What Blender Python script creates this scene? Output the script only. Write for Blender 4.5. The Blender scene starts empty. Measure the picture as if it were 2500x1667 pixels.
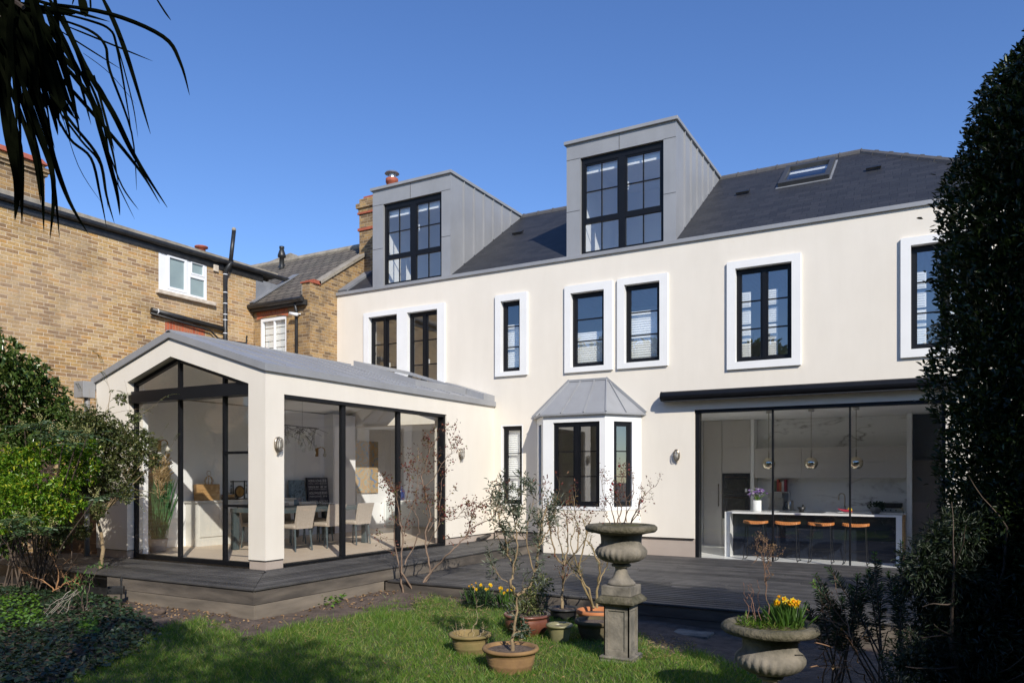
import bpy, math, random
import numpy as np
from mathutils import Vector, Matrix
R_ = math.radians
SC = bpy.context.scene
COL = SC.collection
# ---------------------------------------------------------------- camera, sky, sun, exposure
H_EYE = 1.4
FPX, PXC, PYH = 1850.0, 1250.0, 1163.0      # focal length, centre column and eye level, in pixels of the 2500 px wide photo
TURN = R_(29.4)
cam_d = bpy.data.cameras.new('camera')
cam = bpy.data.objects.new('camera', cam_d); COL.objects.link(cam)
cam.location = (0, 0, H_EYE); cam.rotation_euler = (R_(90), 0, TURN)
cam_d.sensor_width = 36; cam_d.lens = FPX / 2500 * 36
cam_d.shift_y = (PYH - 833.5) / 2500
cam_d.clip_start = 0.05; cam_d.clip_end = 2000
SC.camera = cam
SUN_EL, SUN_AZ = R_(32.3), R_(132)
SUNV = Vector((math.cos(SUN_EL) * math.sin(SUN_AZ), math.cos(SUN_EL) * math.cos(SUN_AZ), math.sin(SUN_EL)))
world = bpy.data.worlds.new('World'); SC.world = world; world.use_nodes = True
wn = world.node_tree; wn.nodes.clear()
sky = wn.nodes.new('ShaderNodeTexSky'); sky.sky_type = 'NISHITA'; sky.sun_disc = False
sky.sun_elevation = SUN_EL; sky.sun_rotation = SUN_AZ; sky.altitude = 50
sky.air_density = 1.0; sky.dust_density = 0.1; sky.ozone_density = 4.5
bg = wn.nodes.new('ShaderNodeBackground'); bg.inputs[1].default_value = 0.15
wo = wn.nodes.new('ShaderNodeOutputWorld')
hs = wn.nodes.new('ShaderNodeHueSaturation'); hs.inputs['Saturation'].default_value = 1.12; hs.inputs['Value'].default_value = 1.0; hs.inputs['Hue'].default_value = 0.51
wn.links.new(sky.outputs[0], hs.inputs['Color']); wn.links.new(hs.outputs[0], bg.inputs[0]); wn.links.new(bg.outputs[0], wo.inputs[0])
sun_d = bpy.data.lights.new('sun', 'SUN'); sun_d.energy = 4.3; sun_d.angle = R_(0.53); sun_d.color = (1, 0.94, 0.84)
sun = bpy.data.objects.new('sun', sun_d); COL.objects.link(sun)
sun.rotation_euler = SUNV.to_track_quat('Z', 'Y').to_euler(); sun.location = SUNV * 60
SC.view_settings.view_transform = 'Standard'; SC.view_settings.look = 'None'
SC.view_settings.exposure = 0.18; SC.view_settings.gamma = 1
SC.cycles.max_bounces = 12; SC.cycles.diffuse_bounces = 7; SC.cycles.glossy_bounces = 4
SC.cycles.transparent_max_bounces = 16; SC.cycles.transmission_bounces = 4
SC.cycles.use_denoising = True
SC.cycles.sample_clamp_indirect = 6
rng = np.random.default_rng(7)
rnd = random.Random(11)
# ---------------------------------------------------------------- measuring: photo pixel -> point on a known plane
RV = np.array([math.cos(TURN), math.sin(TURN), 0]); WV = np.array([-math.sin(TURN), math.cos(TURN), 0])
EYE = np.array([0, 0, H_EYE])
def ray(x, y): return RV * ((x - PXC) / FPX) + WV + np.array([0, 0, (PYH - y) / FPX])
def onY(x, y, D): d = ray(x, y); return EYE + d * (D / d[1])
def onX(x, y, D): d = ray(x, y); return EYE + d * (D / d[0])
def onZ(x, y, z): d = ray(x, y); return EYE + d * ((z - H_EYE) / d[2])
def at(x, y, w): return EYE + ray(x, y) * w
def depth(p): return float((np.asarray(p) - EYE) @ WV)
def topx(p):
    v = np.asarray(p, float) - EYE; w = v @ WV
    return PXC + FPX * (v @ RV) / w, PYH - FPX * v[..., 2] / w
def zm(ox, oy, s):
    return lambda x, y: (ox + x / s, oy + y / s)
# ---------------------------------------------------------------- objects
def wloc(o):
    v = Vector((0, 0, 0))
    while o is not None:
        v = v + o.location; o = o.parent
    return v
def thing(name, label, cat, loc, group=None):
    o = bpy.data.objects.new(name, None); COL.objects.link(o)
    o.location = Vector([float(c) for c in loc]); o.empty_display_size = 0.1
    o['label'] = label; o['category'] = cat
    if group: o['group'] = group
    return o
def tag(o, label, cat, group=None):
    o['label'] = label; o['category'] = cat
    if group: o['group'] = group
    return o
def kind(o, k): o['kind'] = k; return o
def link_mesh(name, me, mats, parent=None, smooth=False, bevel=0.0):
    o = bpy.data.objects.new(name, me); COL.objects.link(o)
    for m in (mats if isinstance(mats, (list, tuple)) else [mats]): me.materials.append(m)
    if parent is not None: o.parent = parent
    if smooth: me.polygons.foreach_set('use_smooth', [True] * len(me.polygons))
    if bevel:
        b = o.modifiers.new('bevel', 'BEVEL'); b.width = bevel; b.segments = 2; b.limit_method = 'ANGLE'; b.angle_limit = R_(40)
    me.update()
    return o
def copy_tree(o, parent=None, label=None):
    c = o.copy(); COL.objects.link(c)
    if parent is not None: c.parent = parent
    if label: c['label'] = label
    for ch in list(o.children): copy_tree(ch, c)
    return c
class MB:
    """collects shapes in world coordinates, build() makes ONE mesh object of them"""
    def __init__(s): s.v = []; s.f = []; s.m = []; s.mi = 0
    def add(s, vs, fs):
        n = len(s.v); s.v += [tuple(float(c) for c in p) for p in vs]
        for f in fs: s.f.append([i + n for i in f]); s.m.append(s.mi)
        return s
    def quad(s, a, b, c, d): return s.add([a, b, c, d], [(0, 1, 2, 3)])
    def box(s, x0, x1, y0, y1, z0, z1):
        if x0 > x1: x0, x1 = x1, x0
        if y0 > y1: y0, y1 = y1, y0
        if z0 > z1: z0, z1 = z1, z0
        v = [(x, y, z) for z in (z0, z1) for y in (y0, y1) for x in (x0, x1)]
        return s.add(v, [(0, 2, 3, 1), (4, 5, 7, 6), (0, 1, 5, 4), (2, 6, 7, 3), (0, 4, 6, 2), (1, 3, 7, 5)])
    def obox(s, c, ax, ay, az, hx, hy, hz):
        c = np.asarray(c, float); ax, ay, az = (np.asarray(a, float) for a in (ax, ay, az))
        v = [c + ax * hx * i + ay * hy * j + az * hz * k for k in (-1, 1) for j in (-1, 1) for i in (-1, 1)]
        return s.add(v, [(0, 2, 3, 1), (4, 5, 7, 6), (0, 1, 5, 4), (2, 6, 7, 3), (0, 4, 6, 2), (1, 3, 7, 5)])
    def bar(s, p, q, w, h, up=(0, 0, 1)):
        p, q = np.asarray(p, float), np.asarray(q, float); d = q - p; L = np.linalg.norm(d); d = d / L
        u = np.asarray(up, float); sd = np.cross(d, u)
        if np.linalg.norm(sd) < 1e-4: sd = np.cross(d, (1, 0, 0))
        sd /= np.linalg.norm(sd); u = np.cross(sd, d)
        return s.obox((p + q) / 2, d, sd, u, L / 2, w / 2, h / 2)
    def prism(s, poly, d):
        n = len(poly); d = np.asarray(d, float); P = [np.asarray(p, float) for p in poly]
        fs = [tuple(range(n))[::-1], tuple(range(n, 2 * n))]
        for i in range(n): j = (i + 1) % n; fs.append((i, j, n + j, n + i))
        return s.add(P + [p + d for p in P], fs)
    def tube(s, pts, rad, n=8, cap=True):
        P = [np.asarray(p, float) for p in pts]; k = len(P)
        if not hasattr(rad, '__len__'): rad = [rad] * k
        vs = []; ref = None
        for i in range(k):
            d = P[min(i + 1, k - 1)] - P[max(i - 1, 0)]; L = np.linalg.norm(d); d = d / (L if L > 1e-9 else 1)
            if ref is None or np.linalg.norm(np.cross(d, ref)) < 1e-3:
                ref = np.array([1., 0, 0]) if abs(d[0]) < .8 else np.array([0, 1., 0])
            a = np.cross(d, ref); a /= np.linalg.norm(a); b = np.cross(d, a); ref = -np.cross(d, a) if False else ref
            for j in range(n):
                t = 2 * math.pi * j / n; vs.append(P[i] + (a * math.cos(t) + b * math.sin(t)) * rad[i])
        fs = [(i * n + j, i * n + (j + 1) % n, (i + 1) * n + (j + 1) % n, (i + 1) * n + j) for i in range(k - 1) for j in range(n)]
        if cap: fs += [tuple(range(n))[::-1], tuple(range((k - 1) * n, k * n))]
        return s.add(vs, fs)
    def lathe(s, prof, c=(0, 0, 0), n=24, flute=None, cap=True):
        c = np.asarray(c, float); vs = []; k = len(prof)
        for i, (r, z) in enumerate(prof):
            for j in range(n):
                t = 2 * math.pi * j / n; rr = r * (flute(i, t) if flute else 1)
                vs.append(c + np.array([rr * math.cos(t), rr * math.sin(t), z]))
        fs = [(i * n + j, i * n + (j + 1) % n, (i + 1) * n + (j + 1) % n, (i + 1) * n + j) for i in range(k - 1) for j in range(n)]
        if cap: fs += [tuple(range(n))[::-1], tuple(range((k - 1) * n, k * n))]
        return s.add(vs, fs)
    def ball(s, c, r, n=10, sx=1, sy=1, sz=1):
        m = max(4, n // 2 + 1); pr = [(max(1e-4, math.sin(math.pi * i / m)), -math.cos(math.pi * i / m)) for i in range(m + 1)]
        c = np.asarray(c, float); vs = []
        for (a, z) in pr:
            for j in range(n):
                t = 2 * math.pi * j / n; vs.append(c + np.array([a * math.cos(t) * r * sx, a * math.sin(t) * r * sy, z * r * sz]))
        return s.add(vs, [(i * n + j, i * n + (j + 1) % n, (i + 1) * n + (j + 1) % n, (i + 1) * n + j) for i in range(m) for j in range(n)])
    def holes(s, u0, u1, v0, v1, holes, P, th, reveal=True):
        """a slab with rectangular openings; P(u, v, d) gives the point d behind the front face"""
        us = sorted({u0, u1} | {h[0] for h in holes} | {h[1] for h in holes}); us = [u for u in us if u0 - 1e-6 <= u <= u1 + 1e-6]
        vs = sorted({v0, v1} | {h[2] for h in holes} | {h[3] for h in holes}); vs = [v for v in vs if v0 - 1e-6 <= v <= v1 + 1e-6]
        def inh(a, b): return any(h[0] - 1e-6 < a < h[1] + 1e-6 and h[2] - 1e-6 < b < h[3] + 1e-6 for h in holes)
        for i in range(len(us) - 1):
            for j in range(len(vs) - 1):
                a, b, c, d = us[i], us[i + 1], vs[j], vs[j + 1]
                if inh((a + b) / 2, (c + d) / 2): continue
                s.quad(P(a, c, 0), P(b, c, 0), P(b, d, 0), P(a, d, 0)); s.quad(P(b, c, th), P(a, c, th), P(a, d, th), P(b, d, th))
        solid = lambda i, j: 0 <= i < len(us) - 1 and 0 <= j < len(vs) - 1 and not inh((us[i] + us[i + 1]) / 2, (vs[j] + vs[j + 1]) / 2)
        for i in range(len(us) - 1):
            for j in range(len(vs) - 1):
                if not solid(i, j): continue
                k = [(us[i], vs[j]), (us[i + 1], vs[j]), (us[i + 1], vs[j + 1]), (us[i], vs[j + 1])]
                for e, (di, dj) in enumerate(((0, -1), (1, 0), (0, 1), (-1, 0))):
                    if not solid(i + di, j + dj): p, q = k[e], k[(e + 1) % 4]; s.quad(P(*p, 0), P(*p, th), P(*q, th), P(*q, 0))
        return s
    def frame(s, u0, u1, v0, v1, w, P, d0, d1, wb=None, wt=None):
        """four bars round a rectangle"""
        wb = w if wb is None else wb; wt = w if wt is None else wt
        def bx(a, b, c, d):
            vs = [P(x, y, z) for z in (d0, d1) for y in (c, d) for x in (a, b)]
            s.add(vs, [(0, 1, 3, 2), (4, 6, 7, 5), (0, 4, 5, 1), (2, 3, 7, 6), (0, 2, 6, 4), (1, 5, 7, 3)])
        bx(u0, u0 + w, v0, v1); bx(u1 - w, u1, v0, v1); bx(u0 + w, u1 - w, v0, v0 + wb); bx(u0 + w, u1 - w, v1 - wt, v1)
        return s
    def pbox(s, u0, u1, v0, v1, P, d0, d1):
        vs = [P(x, y, z) for z in (d0, d1) for y in (v0, v1) for x in (u0, u1)]
        return s.add(vs, [(0, 1, 3, 2), (4, 6, 7, 5), (0, 4, 5, 1), (2, 3, 7, 6), (0, 2, 6, 4), (1, 5, 7, 3)])
    def build(s, name, mats, parent=None, smooth=False, bevel=0.0):
        off = wloc(parent) if parent is not None else Vector((0, 0, 0))
        me = bpy.data.meshes.new(name)
        me.from_pydata([(v[0] - off.x, v[1] - off.y, v[2] - off.z) for v in s.v], [], s.f)
        o = link_mesh(name, me, mats, parent, smooth, bevel)
        if any(s.m): me.polygons.foreach_set('material_index', s.m)
        return o
def single(o, base, label, cat, group=None):
    """a thing that is one mesh: move its origin to its base"""
    b = Vector([float(c) for c in base]); o.data.transform(Matrix.Translation(-b)); o.location = o.location + b
    return tag(o, label, cat, group)
def np_mesh(name, V, F, mats, parent=None, smooth=False, mi=None):
    """V (n,3), F (m,k) arrays"""
    off = wloc(parent) if parent is not None else Vector((0, 0, 0))
    V = np.asarray(V, float) - np.array(off); k = F.shape[1]
    me = bpy.data.meshes.new(name); me.vertices.add(len(V)); me.vertices.foreach_set('co', V.astype(np.float32).ravel())
    me.loops.add(F.size); me.loops.foreach_set('vertex_index', F.astype(np.int32).ravel())
    me.polygons.add(len(F)); me.polygons.foreach_set('loop_start', np.arange(0, F.size, k, dtype=np.int32))
    try: me.polygons.foreach_set('loop_total', np.full(len(F), k, dtype=np.int32))
    except Exception: pass
    if mi is not None: me.polygons.foreach_set('material_index', np.asarray(mi, dtype=np.int32))
    me.update(calc_edges=True); me.validate()
    return link_mesh(name, me, mats, parent, smooth)
# ---------------------------------------------------------------- materials
def newmat(name):
    m = bpy.data.materials.new(name); m.use_nodes = True; nt = m.node_tree
    return m, nt, nt.nodes, nt.links, nt.nodes['Principled BSDF']
def ramp(nt, fac, stops):
    r = nt.nodes.new('ShaderNodeValToRGB'); e = r.color_ramp.elements
    e[0].position, e[0].color = stops[0][0], (*stops[0][1], 1); e[1].position, e[1].color = stops[-1][0], (*stops[-1][1], 1)
    for p, c in stops[1:-1]: x = e.new(p); x.color = (*c, 1)
    nt.links.new(fac, r.inputs[0]); return r.outputs[0]
def noise(nt, vec, scale, detail=5, rough=.55, dist=0):
    n = nt.nodes.new('ShaderNodeTexNoise'); n.inputs['Scale'].default_value = scale; n.inputs['Detail'].default_value = detail
    n.inputs['Roughness'].default_value = rough; n.inputs['Distortion'].default_value = dist
    if vec is not None: nt.links.new(vec, n.inputs['Vector'])
    return n.outputs['Fac']
def mixc(nt, fac, a, b, mode='MIX'):
    m = nt.nodes.new('ShaderNodeMix'); m.data_type = 'RGBA'; m.blend_type = mode
    for s, v in ((m.inputs[0], fac), (m.inputs[6], a), (m.inputs[7], b)):
        if hasattr(v, 'is_output'): nt.links.new(v, s)
        else: s.default_value = v if isinstance(v, (int, float)) else (*v, 1)
    return m.outputs[2]
def math_(nt, op, a, b=0.0):
    m = nt.nodes.new('ShaderNodeMath'); m.operation = op
    for i, v in enumerate((a, b)):
        if hasattr(v, 'is_output'): nt.links.new(v, m.inputs[i])
        else: m.inputs[i].default_value = v
    return m.outputs[0]
def bump(nt, bsdf, h, strength=.3, dist=.01):
    b = nt.nodes.new('ShaderNodeBump'); b.inputs['Strength'].default_value = strength; b.inputs['Distance'].default_value = dist
    nt.links.new(h, b.inputs['Height']); nt.links.new(b.outputs[0], bsdf.inputs['Normal'])
def objvec(nt, scale=(1, 1, 1)):
    t = nt.nodes.new('ShaderNodeTexCoord')
    if scale == (1, 1, 1): return t.outputs['Object']
    m = nt.nodes.new('ShaderNodeMapping'); m.inputs['Scale'].default_value = scale
    nt.links.new(t.outputs['Object'], m.inputs['Vector']); return m.outputs[0]
def rmat(name, c1, c2=None, scale=4, rough=.6, metal=0, bmp=0, bscale=60, spec=.5, stretch=(1, 1, 1), lo=.35, hi=.65, island=0, bdist=.01, coat=0):
    m, nt, N, L, B = newmat(name)
    B.inputs['Roughness'].default_value = rough; B.inputs['Metallic'].default_value = metal
    B.inputs['Specular IOR Level'].default_value = spec
    if coat: B.inputs['Coat Weight'].default_value = coat
    v = objvec(nt, stretch); c = c2 if c2 is not None else tuple(x * .86 for x in c1)
    col = ramp(nt, noise(nt, v, scale), [(lo, c1), (hi, c)])
    if island:
        g = N.new('ShaderNodeNewGeometry')
        col = mixc(nt, 1.0, col, ramp(nt, g.outputs['Random Per Island'], [(0, (1 - island,) * 3), (1, (1 + island,) * 3)]), 'MULTIPLY')
    L.new(col, B.inputs['Base Color'])
    r = math_(nt, 'ADD', math_(nt, 'MULTIPLY', noise(nt, v, scale * 3.1), .16), rough - .08); L.new(r, B.inputs['Roughness'])
    if bmp: bump(nt, B, noise(nt, v, bscale, 4), bmp, bdist)
    return m
def wall_uv(nt, vs=1.0, us=1.0):
    t = nt.nodes.new('ShaderNodeTexCoord'); g = nt.nodes.new('ShaderNodeNewGeometry')
    s = nt.nodes.new('ShaderNodeSeparateXYZ'); nt.links.new(t.outputs['Object'], s.inputs[0])
    n = nt.nodes.new('ShaderNodeSeparateXYZ'); nt.links.new(g.outputs['True Normal'], n.inputs[0])
    f = math_(nt, 'GREATER_THAN', math_(nt, 'ABSOLUTE', n.outputs[0]), math_(nt, 'ABSOLUTE', n.outputs[1]))
    u = math_(nt, 'ADD', math_(nt, 'MULTIPLY', s.outputs[1], f), math_(nt, 'MULTIPLY', s.outputs[0], math_(nt, 'SUBTRACT', 1.0, f)))
    c = nt.nodes.new('ShaderNodeCombineXYZ'); nt.links.new(math_(nt, 'MULTIPLY', u, us), c.inputs[0])
    nt.links.new(math_(nt, 'MULTIPLY', s.outputs[2], vs), c.inputs[1]); return c.outputs[0], t.outputs['Object']
def brick_mat(name, cols, mort, bw=.235, rh=.080, ms=.012, vs=1, us=1, rough=.85, bmp=.6, soot=(.10, .075, .055), soots=.5, pale=None, fine=.35, slope=0):
    """stretcher courses; every brick takes its own colour out of cols"""
    m, nt, N, L, B = newmat(name); uv, ob = wall_uv(nt, vs, us)
    nz = N.new('ShaderNodeTexNoise'); nz.inputs['Scale'].default_value = 7; nz.inputs['Detail'].default_value = 3; L.new(ob, nz.inputs['Vector'])
    off = N.new('ShaderNodeVectorMath'); off.operation = 'MULTIPLY_ADD'; L.new(nz.outputs['Color'], off.inputs[0]); off.inputs[1].default_value = (.010, .010, 0); L.new(uv, off.inputs[2])
    sp = N.new('ShaderNodeSeparateXYZ'); L.new(off.outputs[0], sp.inputs[0])
    v = math_(nt, 'DIVIDE', sp.outputs[1], rh); row = math_(nt, 'FLOOR', v)
    wr_ = N.new('ShaderNodeTexWhiteNoise'); wr_.noise_dimensions = '1D'; L.new(row, wr_.inputs['W'])
    u = math_(nt, 'ADD', math_(nt, 'DIVIDE', sp.outputs[0], bw), math_(nt, 'ADD', math_(nt, 'MULTIPLY', row, .5), math_(nt, 'MULTIPLY', wr_.outputs['Value'], .22)))
    c = N.new('ShaderNodeCombineXYZ'); L.new(math_(nt, 'FLOOR', u), c.inputs[0]); L.new(row, c.inputs[1])
    w = N.new('ShaderNodeTexWhiteNoise'); w.noise_dimensions = '2D'; L.new(c.outputs[0], w.inputs['Vector'])
    r = N.new('ShaderNodeValToRGB'); r.color_ramp.interpolation = 'CONSTANT'; e = r.color_ramp.elements
    e[0].position = 0; e[0].color = (*cols[0], 1); e[1].position = 1 / len(cols); e[1].color = (*cols[1], 1)
    for i, cc in enumerate(cols[2:]): x = e.new((i + 2) / len(cols)); x.color = (*cc, 1)
    L.new(w.outputs['Value'], r.inputs[0])
    fu, fv = math_(nt, 'FRACT', u), math_(nt, 'FRACT', v)
    du = math_(nt, 'MULTIPLY', math_(nt, 'MINIMUM', fu, math_(nt, 'SUBTRACT', 1.0, fu)), bw); dv = math_(nt, 'MULTIPLY', math_(nt, 'MINIMUM', fv, math_(nt, 'SUBTRACT', 1.0, fv)), rh)
    d = math_(nt, 'DIVIDE', math_(nt, 'MINIMUM', du, dv), ms / 2); mk = ramp(nt, d, [(.55, (1, 1, 1)), (1.0, (0, 0, 0))])
    col = mixc(nt, 1.0, r.outputs[0], ramp(nt, noise(nt, ob, 38, 4, .65), [(.3, (1 - fine,) * 3), (.72, (1 + fine * .6,) * 3)]), 'MULTIPLY')
    col = mixc(nt, mk, col, mort)
    col = mixc(nt, math_(nt, 'MULTIPLY', ramp(nt, noise(nt, ob, 1.7, 7, .72), [(.46, (0, 0, 0)), (.74, (1, 1, 1))]), soots), col, soot)
    if pale: col = mixc(nt, ramp(nt, noise(nt, ob, .55, 5, .6), [(.42, (0, 0, 0)), (.66, (.42, .42, .42))]), col, pale)
    L.new(col, B.inputs['Base Color']); B.inputs['Roughness'].default_value = rough
    bump(nt, B, math_(nt, 'ADD', math_(nt, 'MULTIPLY', mk, -1.0), math_(nt, 'MULTIPLY', noise(nt, ob, 70, 4), .45)), bmp, .008)
    return m
def glass_mat(name, f0=.085, tint=(.93, .96, .95), rough=0.0):
    """pane seen from either side: clear, with a mirror share that grows towards grazing view (Schlick)"""
    m, nt, N, L, B = newmat(name); N.remove(B); out = N['Material Output']
    t = N.new('ShaderNodeBsdfTransparent'); t.inputs[0].default_value = (*tint, 1)
    g = N.new('ShaderNodeBsdfGlossy'); g.inputs['Roughness'].default_value = rough; g.inputs['Color'].default_value = (.95, .97, 1, 1)
    f = N.new('ShaderNodeLayerWeight'); f.inputs['Blend'].default_value = .5
    k = math_(nt, 'ADD', math_(nt, 'MULTIPLY', math_(nt, 'POWER', f.outputs['Facing'], 5.0), 1 - f0), f0)
    x = N.new('ShaderNodeMixShader'); L.new(k, x.inputs[0]); L.new(t.outputs[0], x.inputs[1]); L.new(g.outputs[0], x.inputs[2]); L.new(x.outputs[0], out.inputs[0])
    return m
def leaf_mat(name, a, b, c=None, rough=.45, trans=.35, spec=.5):
    m, nt, N, L, B = newmat(name); g = N.new('ShaderNodeNewGeometry')
    st = [(0, a), (1, b)] if c is None else [(0, a), (.72, b), (1, c)]
    col = ramp(nt, g.outputs['Random Per Island'], st)
    L.new(col, B.inputs['Base Color']); B.inputs['Roughness'].default_value = rough; B.inputs['Specular IOR Level'].default_value = spec
    if trans:
        t = N.new('ShaderNodeBsdfTranslucent'); L.new(mixc(nt, 1.0, col, (1.25, 1.3, .55), 'MULTIPLY'), t.inputs[0])
        x = N.new('ShaderNodeMixShader'); x.inputs[0].default_value = trans
        L.new(B.outputs[0], x.inputs[1]); L.new(t.outputs[0], x.inputs[2]); L.new(x.outputs[0], N['Material Output'].inputs[0])
    return m
M = {}
M['render'] = rmat('cream_render', (.80, .742, .645), (.775, .717, .62), 1.1, .9, bmp=.35, bscale=90, bdist=.005)
def weather(m, amt, stretch, scale):
    """faint rain streaks and patches in a wall finish"""
    nt = m.node_tree; B = nt.nodes['Principled BSDF']; src = B.inputs['Base Color'].links[0].from_socket
    k = ramp(nt, noise(nt, objvec(nt, stretch), scale, 6, .65), [(.36, (1 - amt, 1 - amt * 1.05, 1 - amt * 1.15)), (.60, (1, 1, 1))]); nt.links.new(mixc(nt, 1.0, src, k, 'MULTIPLY'), B.inputs['Base Color'])
weather(M['render'], .03, (2.2, 2.2, .45), 1.6)
M['white'] = rmat('white_render', (.83, .83, .815), (.79, .79, .775), 2, .8, bmp=.1, bscale=120, bdist=.003)
M['plinth'] = rmat('plinth_render', (.43, .36, .305), (.39, .325, .275), 2, .9, bmp=.2, bscale=120, bdist=.004)
M['black'] = rmat('black_frame_paint', (.0055, .006, .008), (.007, .0075, .0095), 6, .42, spec=.28)
M['blackp'] = rmat('black_plastic', (.014, .014, .015), (.03, .03, .03), 9, .42, bmp=.1, bscale=40)
M['zinc'] = rmat('grey_zinc_sheet', (.335, .34, .35), (.30, .305, .315), 1.3, .48, .12)
weather(M['zinc'], .06, (3, 3, .5), 1.3)
M['seam'] = rmat('dark_zinc_and_seam_shade', (.055, .057, .062), None, 3, .5, .15)  # zinc darkened for the seams' shadow lines; the roof window frame shares it
M['lead'] = rmat('lead_flashing', (.27, .28, .30), (.20, .21, .23), 3, .6, .2, bmp=.2, bscale=14)
M['slate'] = brick_mat('slate_roof', [(.026, .027, .031), (.031, .032, .036), (.023, .0235, .027), (.034, .034, .038), (.028, .0285, .032)], (.006, .006, .007), .30, .165, .010, 1.743, 1, .55, .5, (.05, .05, .05), .18, None, .15)
M['ridge'] = rmat('ridge_tile', (.10, .095, .097), (.075, .072, .074), 5, .8, bmp=.2)
M['stock'] = brick_mat('yellow_stock_brick', [(.53, .335, .125), (.45, .275, .10), (.38, .225, .085), (.55, .38, .18), (.34, .195, .08), (.53, .29, .085), (.27, .155, .07), (.47, .32, .155), (.55, .36, .145)], (.74, .61, .45), .225, .075, .013, soot=(.125, .085, .05), soots=.68, pale=(.52, .39, .265))
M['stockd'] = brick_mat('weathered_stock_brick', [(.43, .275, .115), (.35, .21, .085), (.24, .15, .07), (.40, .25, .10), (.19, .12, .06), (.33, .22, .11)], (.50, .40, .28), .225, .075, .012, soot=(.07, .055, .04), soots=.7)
M['redb'] = brick_mat('red_rubbed_brick', [(.50, .125, .055), (.40, .095, .045), (.46, .15, .07)], (.40, .26, .17), .078, .27, .009, soots=.25)
M['redtile'] = rmat('red_clay', (.42, .11, .055), (.30, .08, .045), 8, .8, bmp=.2)
M['ptile'] = brick_mat('concrete_roof_tile', [(.17, .145, .115), (.13, .11, .09), (.15, .125, .10)], (.03, .025, .022), .30, .25, .05, 1.743, 1, .9, 1.0, (.07, .07, .055), .6)
M['cement'] = rmat('old_cement', (.36, .32, .26), (.24, .21, .165), 5, .95, bmp=.5, bscale=24)
M['upvc'] = rmat('white_plastic_frame', (.85, .86, .87), (.81, .82, .83), 3, .35)
M['stone'] = rmat('painted_sill', (.66, .58, .47), (.48, .40, .31), 7, .85, bmp=.3, bscale=30)
M['glass'] = glass_mat('window_glass', .23, (.96, .98, .975))
M['glassd'] = glass_mat('sliding_door_glass', .075, (.985, .995, .99))
M['frost'] = rmat('obscured_glass', (.30, .38, .38), (.25, .32, .33), 2, .12)
M['deck'] = rmat('charcoal_deck_board', (.038, .036, .035), (.066, .062, .058), 3, .6, stretch=(1, 1, 1), bmp=.12, bscale=55, island=.45)
M['fascial'] = rmat('bleached_fascia_board', (.125, .105, .082), (.25, .208, .16), 1.3, .8, stretch=(.7, .7, 4), bmp=.35, bscale=45, island=.1)
M['fascia'] = rmat('weathered_fascia_board', (.075, .063, .052), (.19, .158, .125), 1.6, .75, stretch=(.7, .7, 4), bmp=.35, bscale=45, lo=.42, hi=.72, island=.12)
M['soil'] = rmat('garden_soil', (.16, .115, .085), (.085, .06, .045), 7, 1, bmp=1, bscale=28, bdist=.04)
M['lawn'] = rmat('lawn_turf', (.060, .085, .018), (.10, .10, .035), 9, 1, bmp=.6, bscale=60, bdist=.02)
M['grass'] = leaf_mat('grass_blade', (.070, .165, .014), (.145, .265, .030), (.40, .36, .13), .5, .4)
M['wallw'] = rmat('white_emulsion', (.92, .92, .91), (.90, .90, .89), 1, .9)
M['wallg'] = rmat('pale_grey_emulsion', (.87, .87, .88), (.85, .85, .86), 1, .9)
M['oak'] = rmat('pale_oak_floor', (.66, .55, .43), (.58, .46, .35), 3, .5, stretch=(8, .7, 1))
M['tilef'] = rmat('pale_floor_tile', (.80, .80, .78), (.75, .75, .73), 2, .35)
M['terra'] = rmat('terracotta', (.30, .18, .075), (.19, .11, .05), 5, .85, bmp=.25, bscale=40)
M['terrag'] = rmat('algae_stained_terracotta', (.28, .195, .08), (.15, .125, .045), 4, .85, bmp=.25, bscale=40)
M['urn'] = rmat('weathered_stone', (.27, .24, .195), (.10, .092, .075), 6, .95, bmp=.5, bscale=45, lo=.38, hi=.68)
M['urnmoss'] = rmat('mossy_stone', (.16, .14, .10), (.055, .052, .026), 9, .98, bmp=.9, bscale=38, bdist=.02)
M['moss'] = rmat('moss_and_compost', (.10, .11, .025), (.085, .055, .03), 14, 1, bmp=1, bscale=40, bdist=.02)
M['bark'] = rmat('tan_bark', (.34, .25, .14), (.21, .15, .085), 12, .9, bmp=.5, bscale=60)
M['barkd'] = rmat('dark_bark', (.13, .095, .07), (.07, .052, .04), 10, .9, bmp=.4, bscale=60)
M['twig'] = rmat('rose_cane', (.26, .18, .125), (.15, .10, .07), 14, .8)
M['pale_twig'] = rmat('dry_pale_stem', (.50, .40, .26), (.34, .26, .16), 10, .85)
M['zincl'] = M['zinc']
# ================================================================ ground levels and main planes (metres; z = 0 is the raised deck)
DF = 14.835            # garden front of the white house
XE, YG = -8.82, 8.103  # side and gable front of the garden room
XW = -13.545           # party wall
ZK, ZLOW, ZG = -0.25, -0.19, -0.38
PF = lambda u, v, d: (u, DF + d, v)
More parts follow.
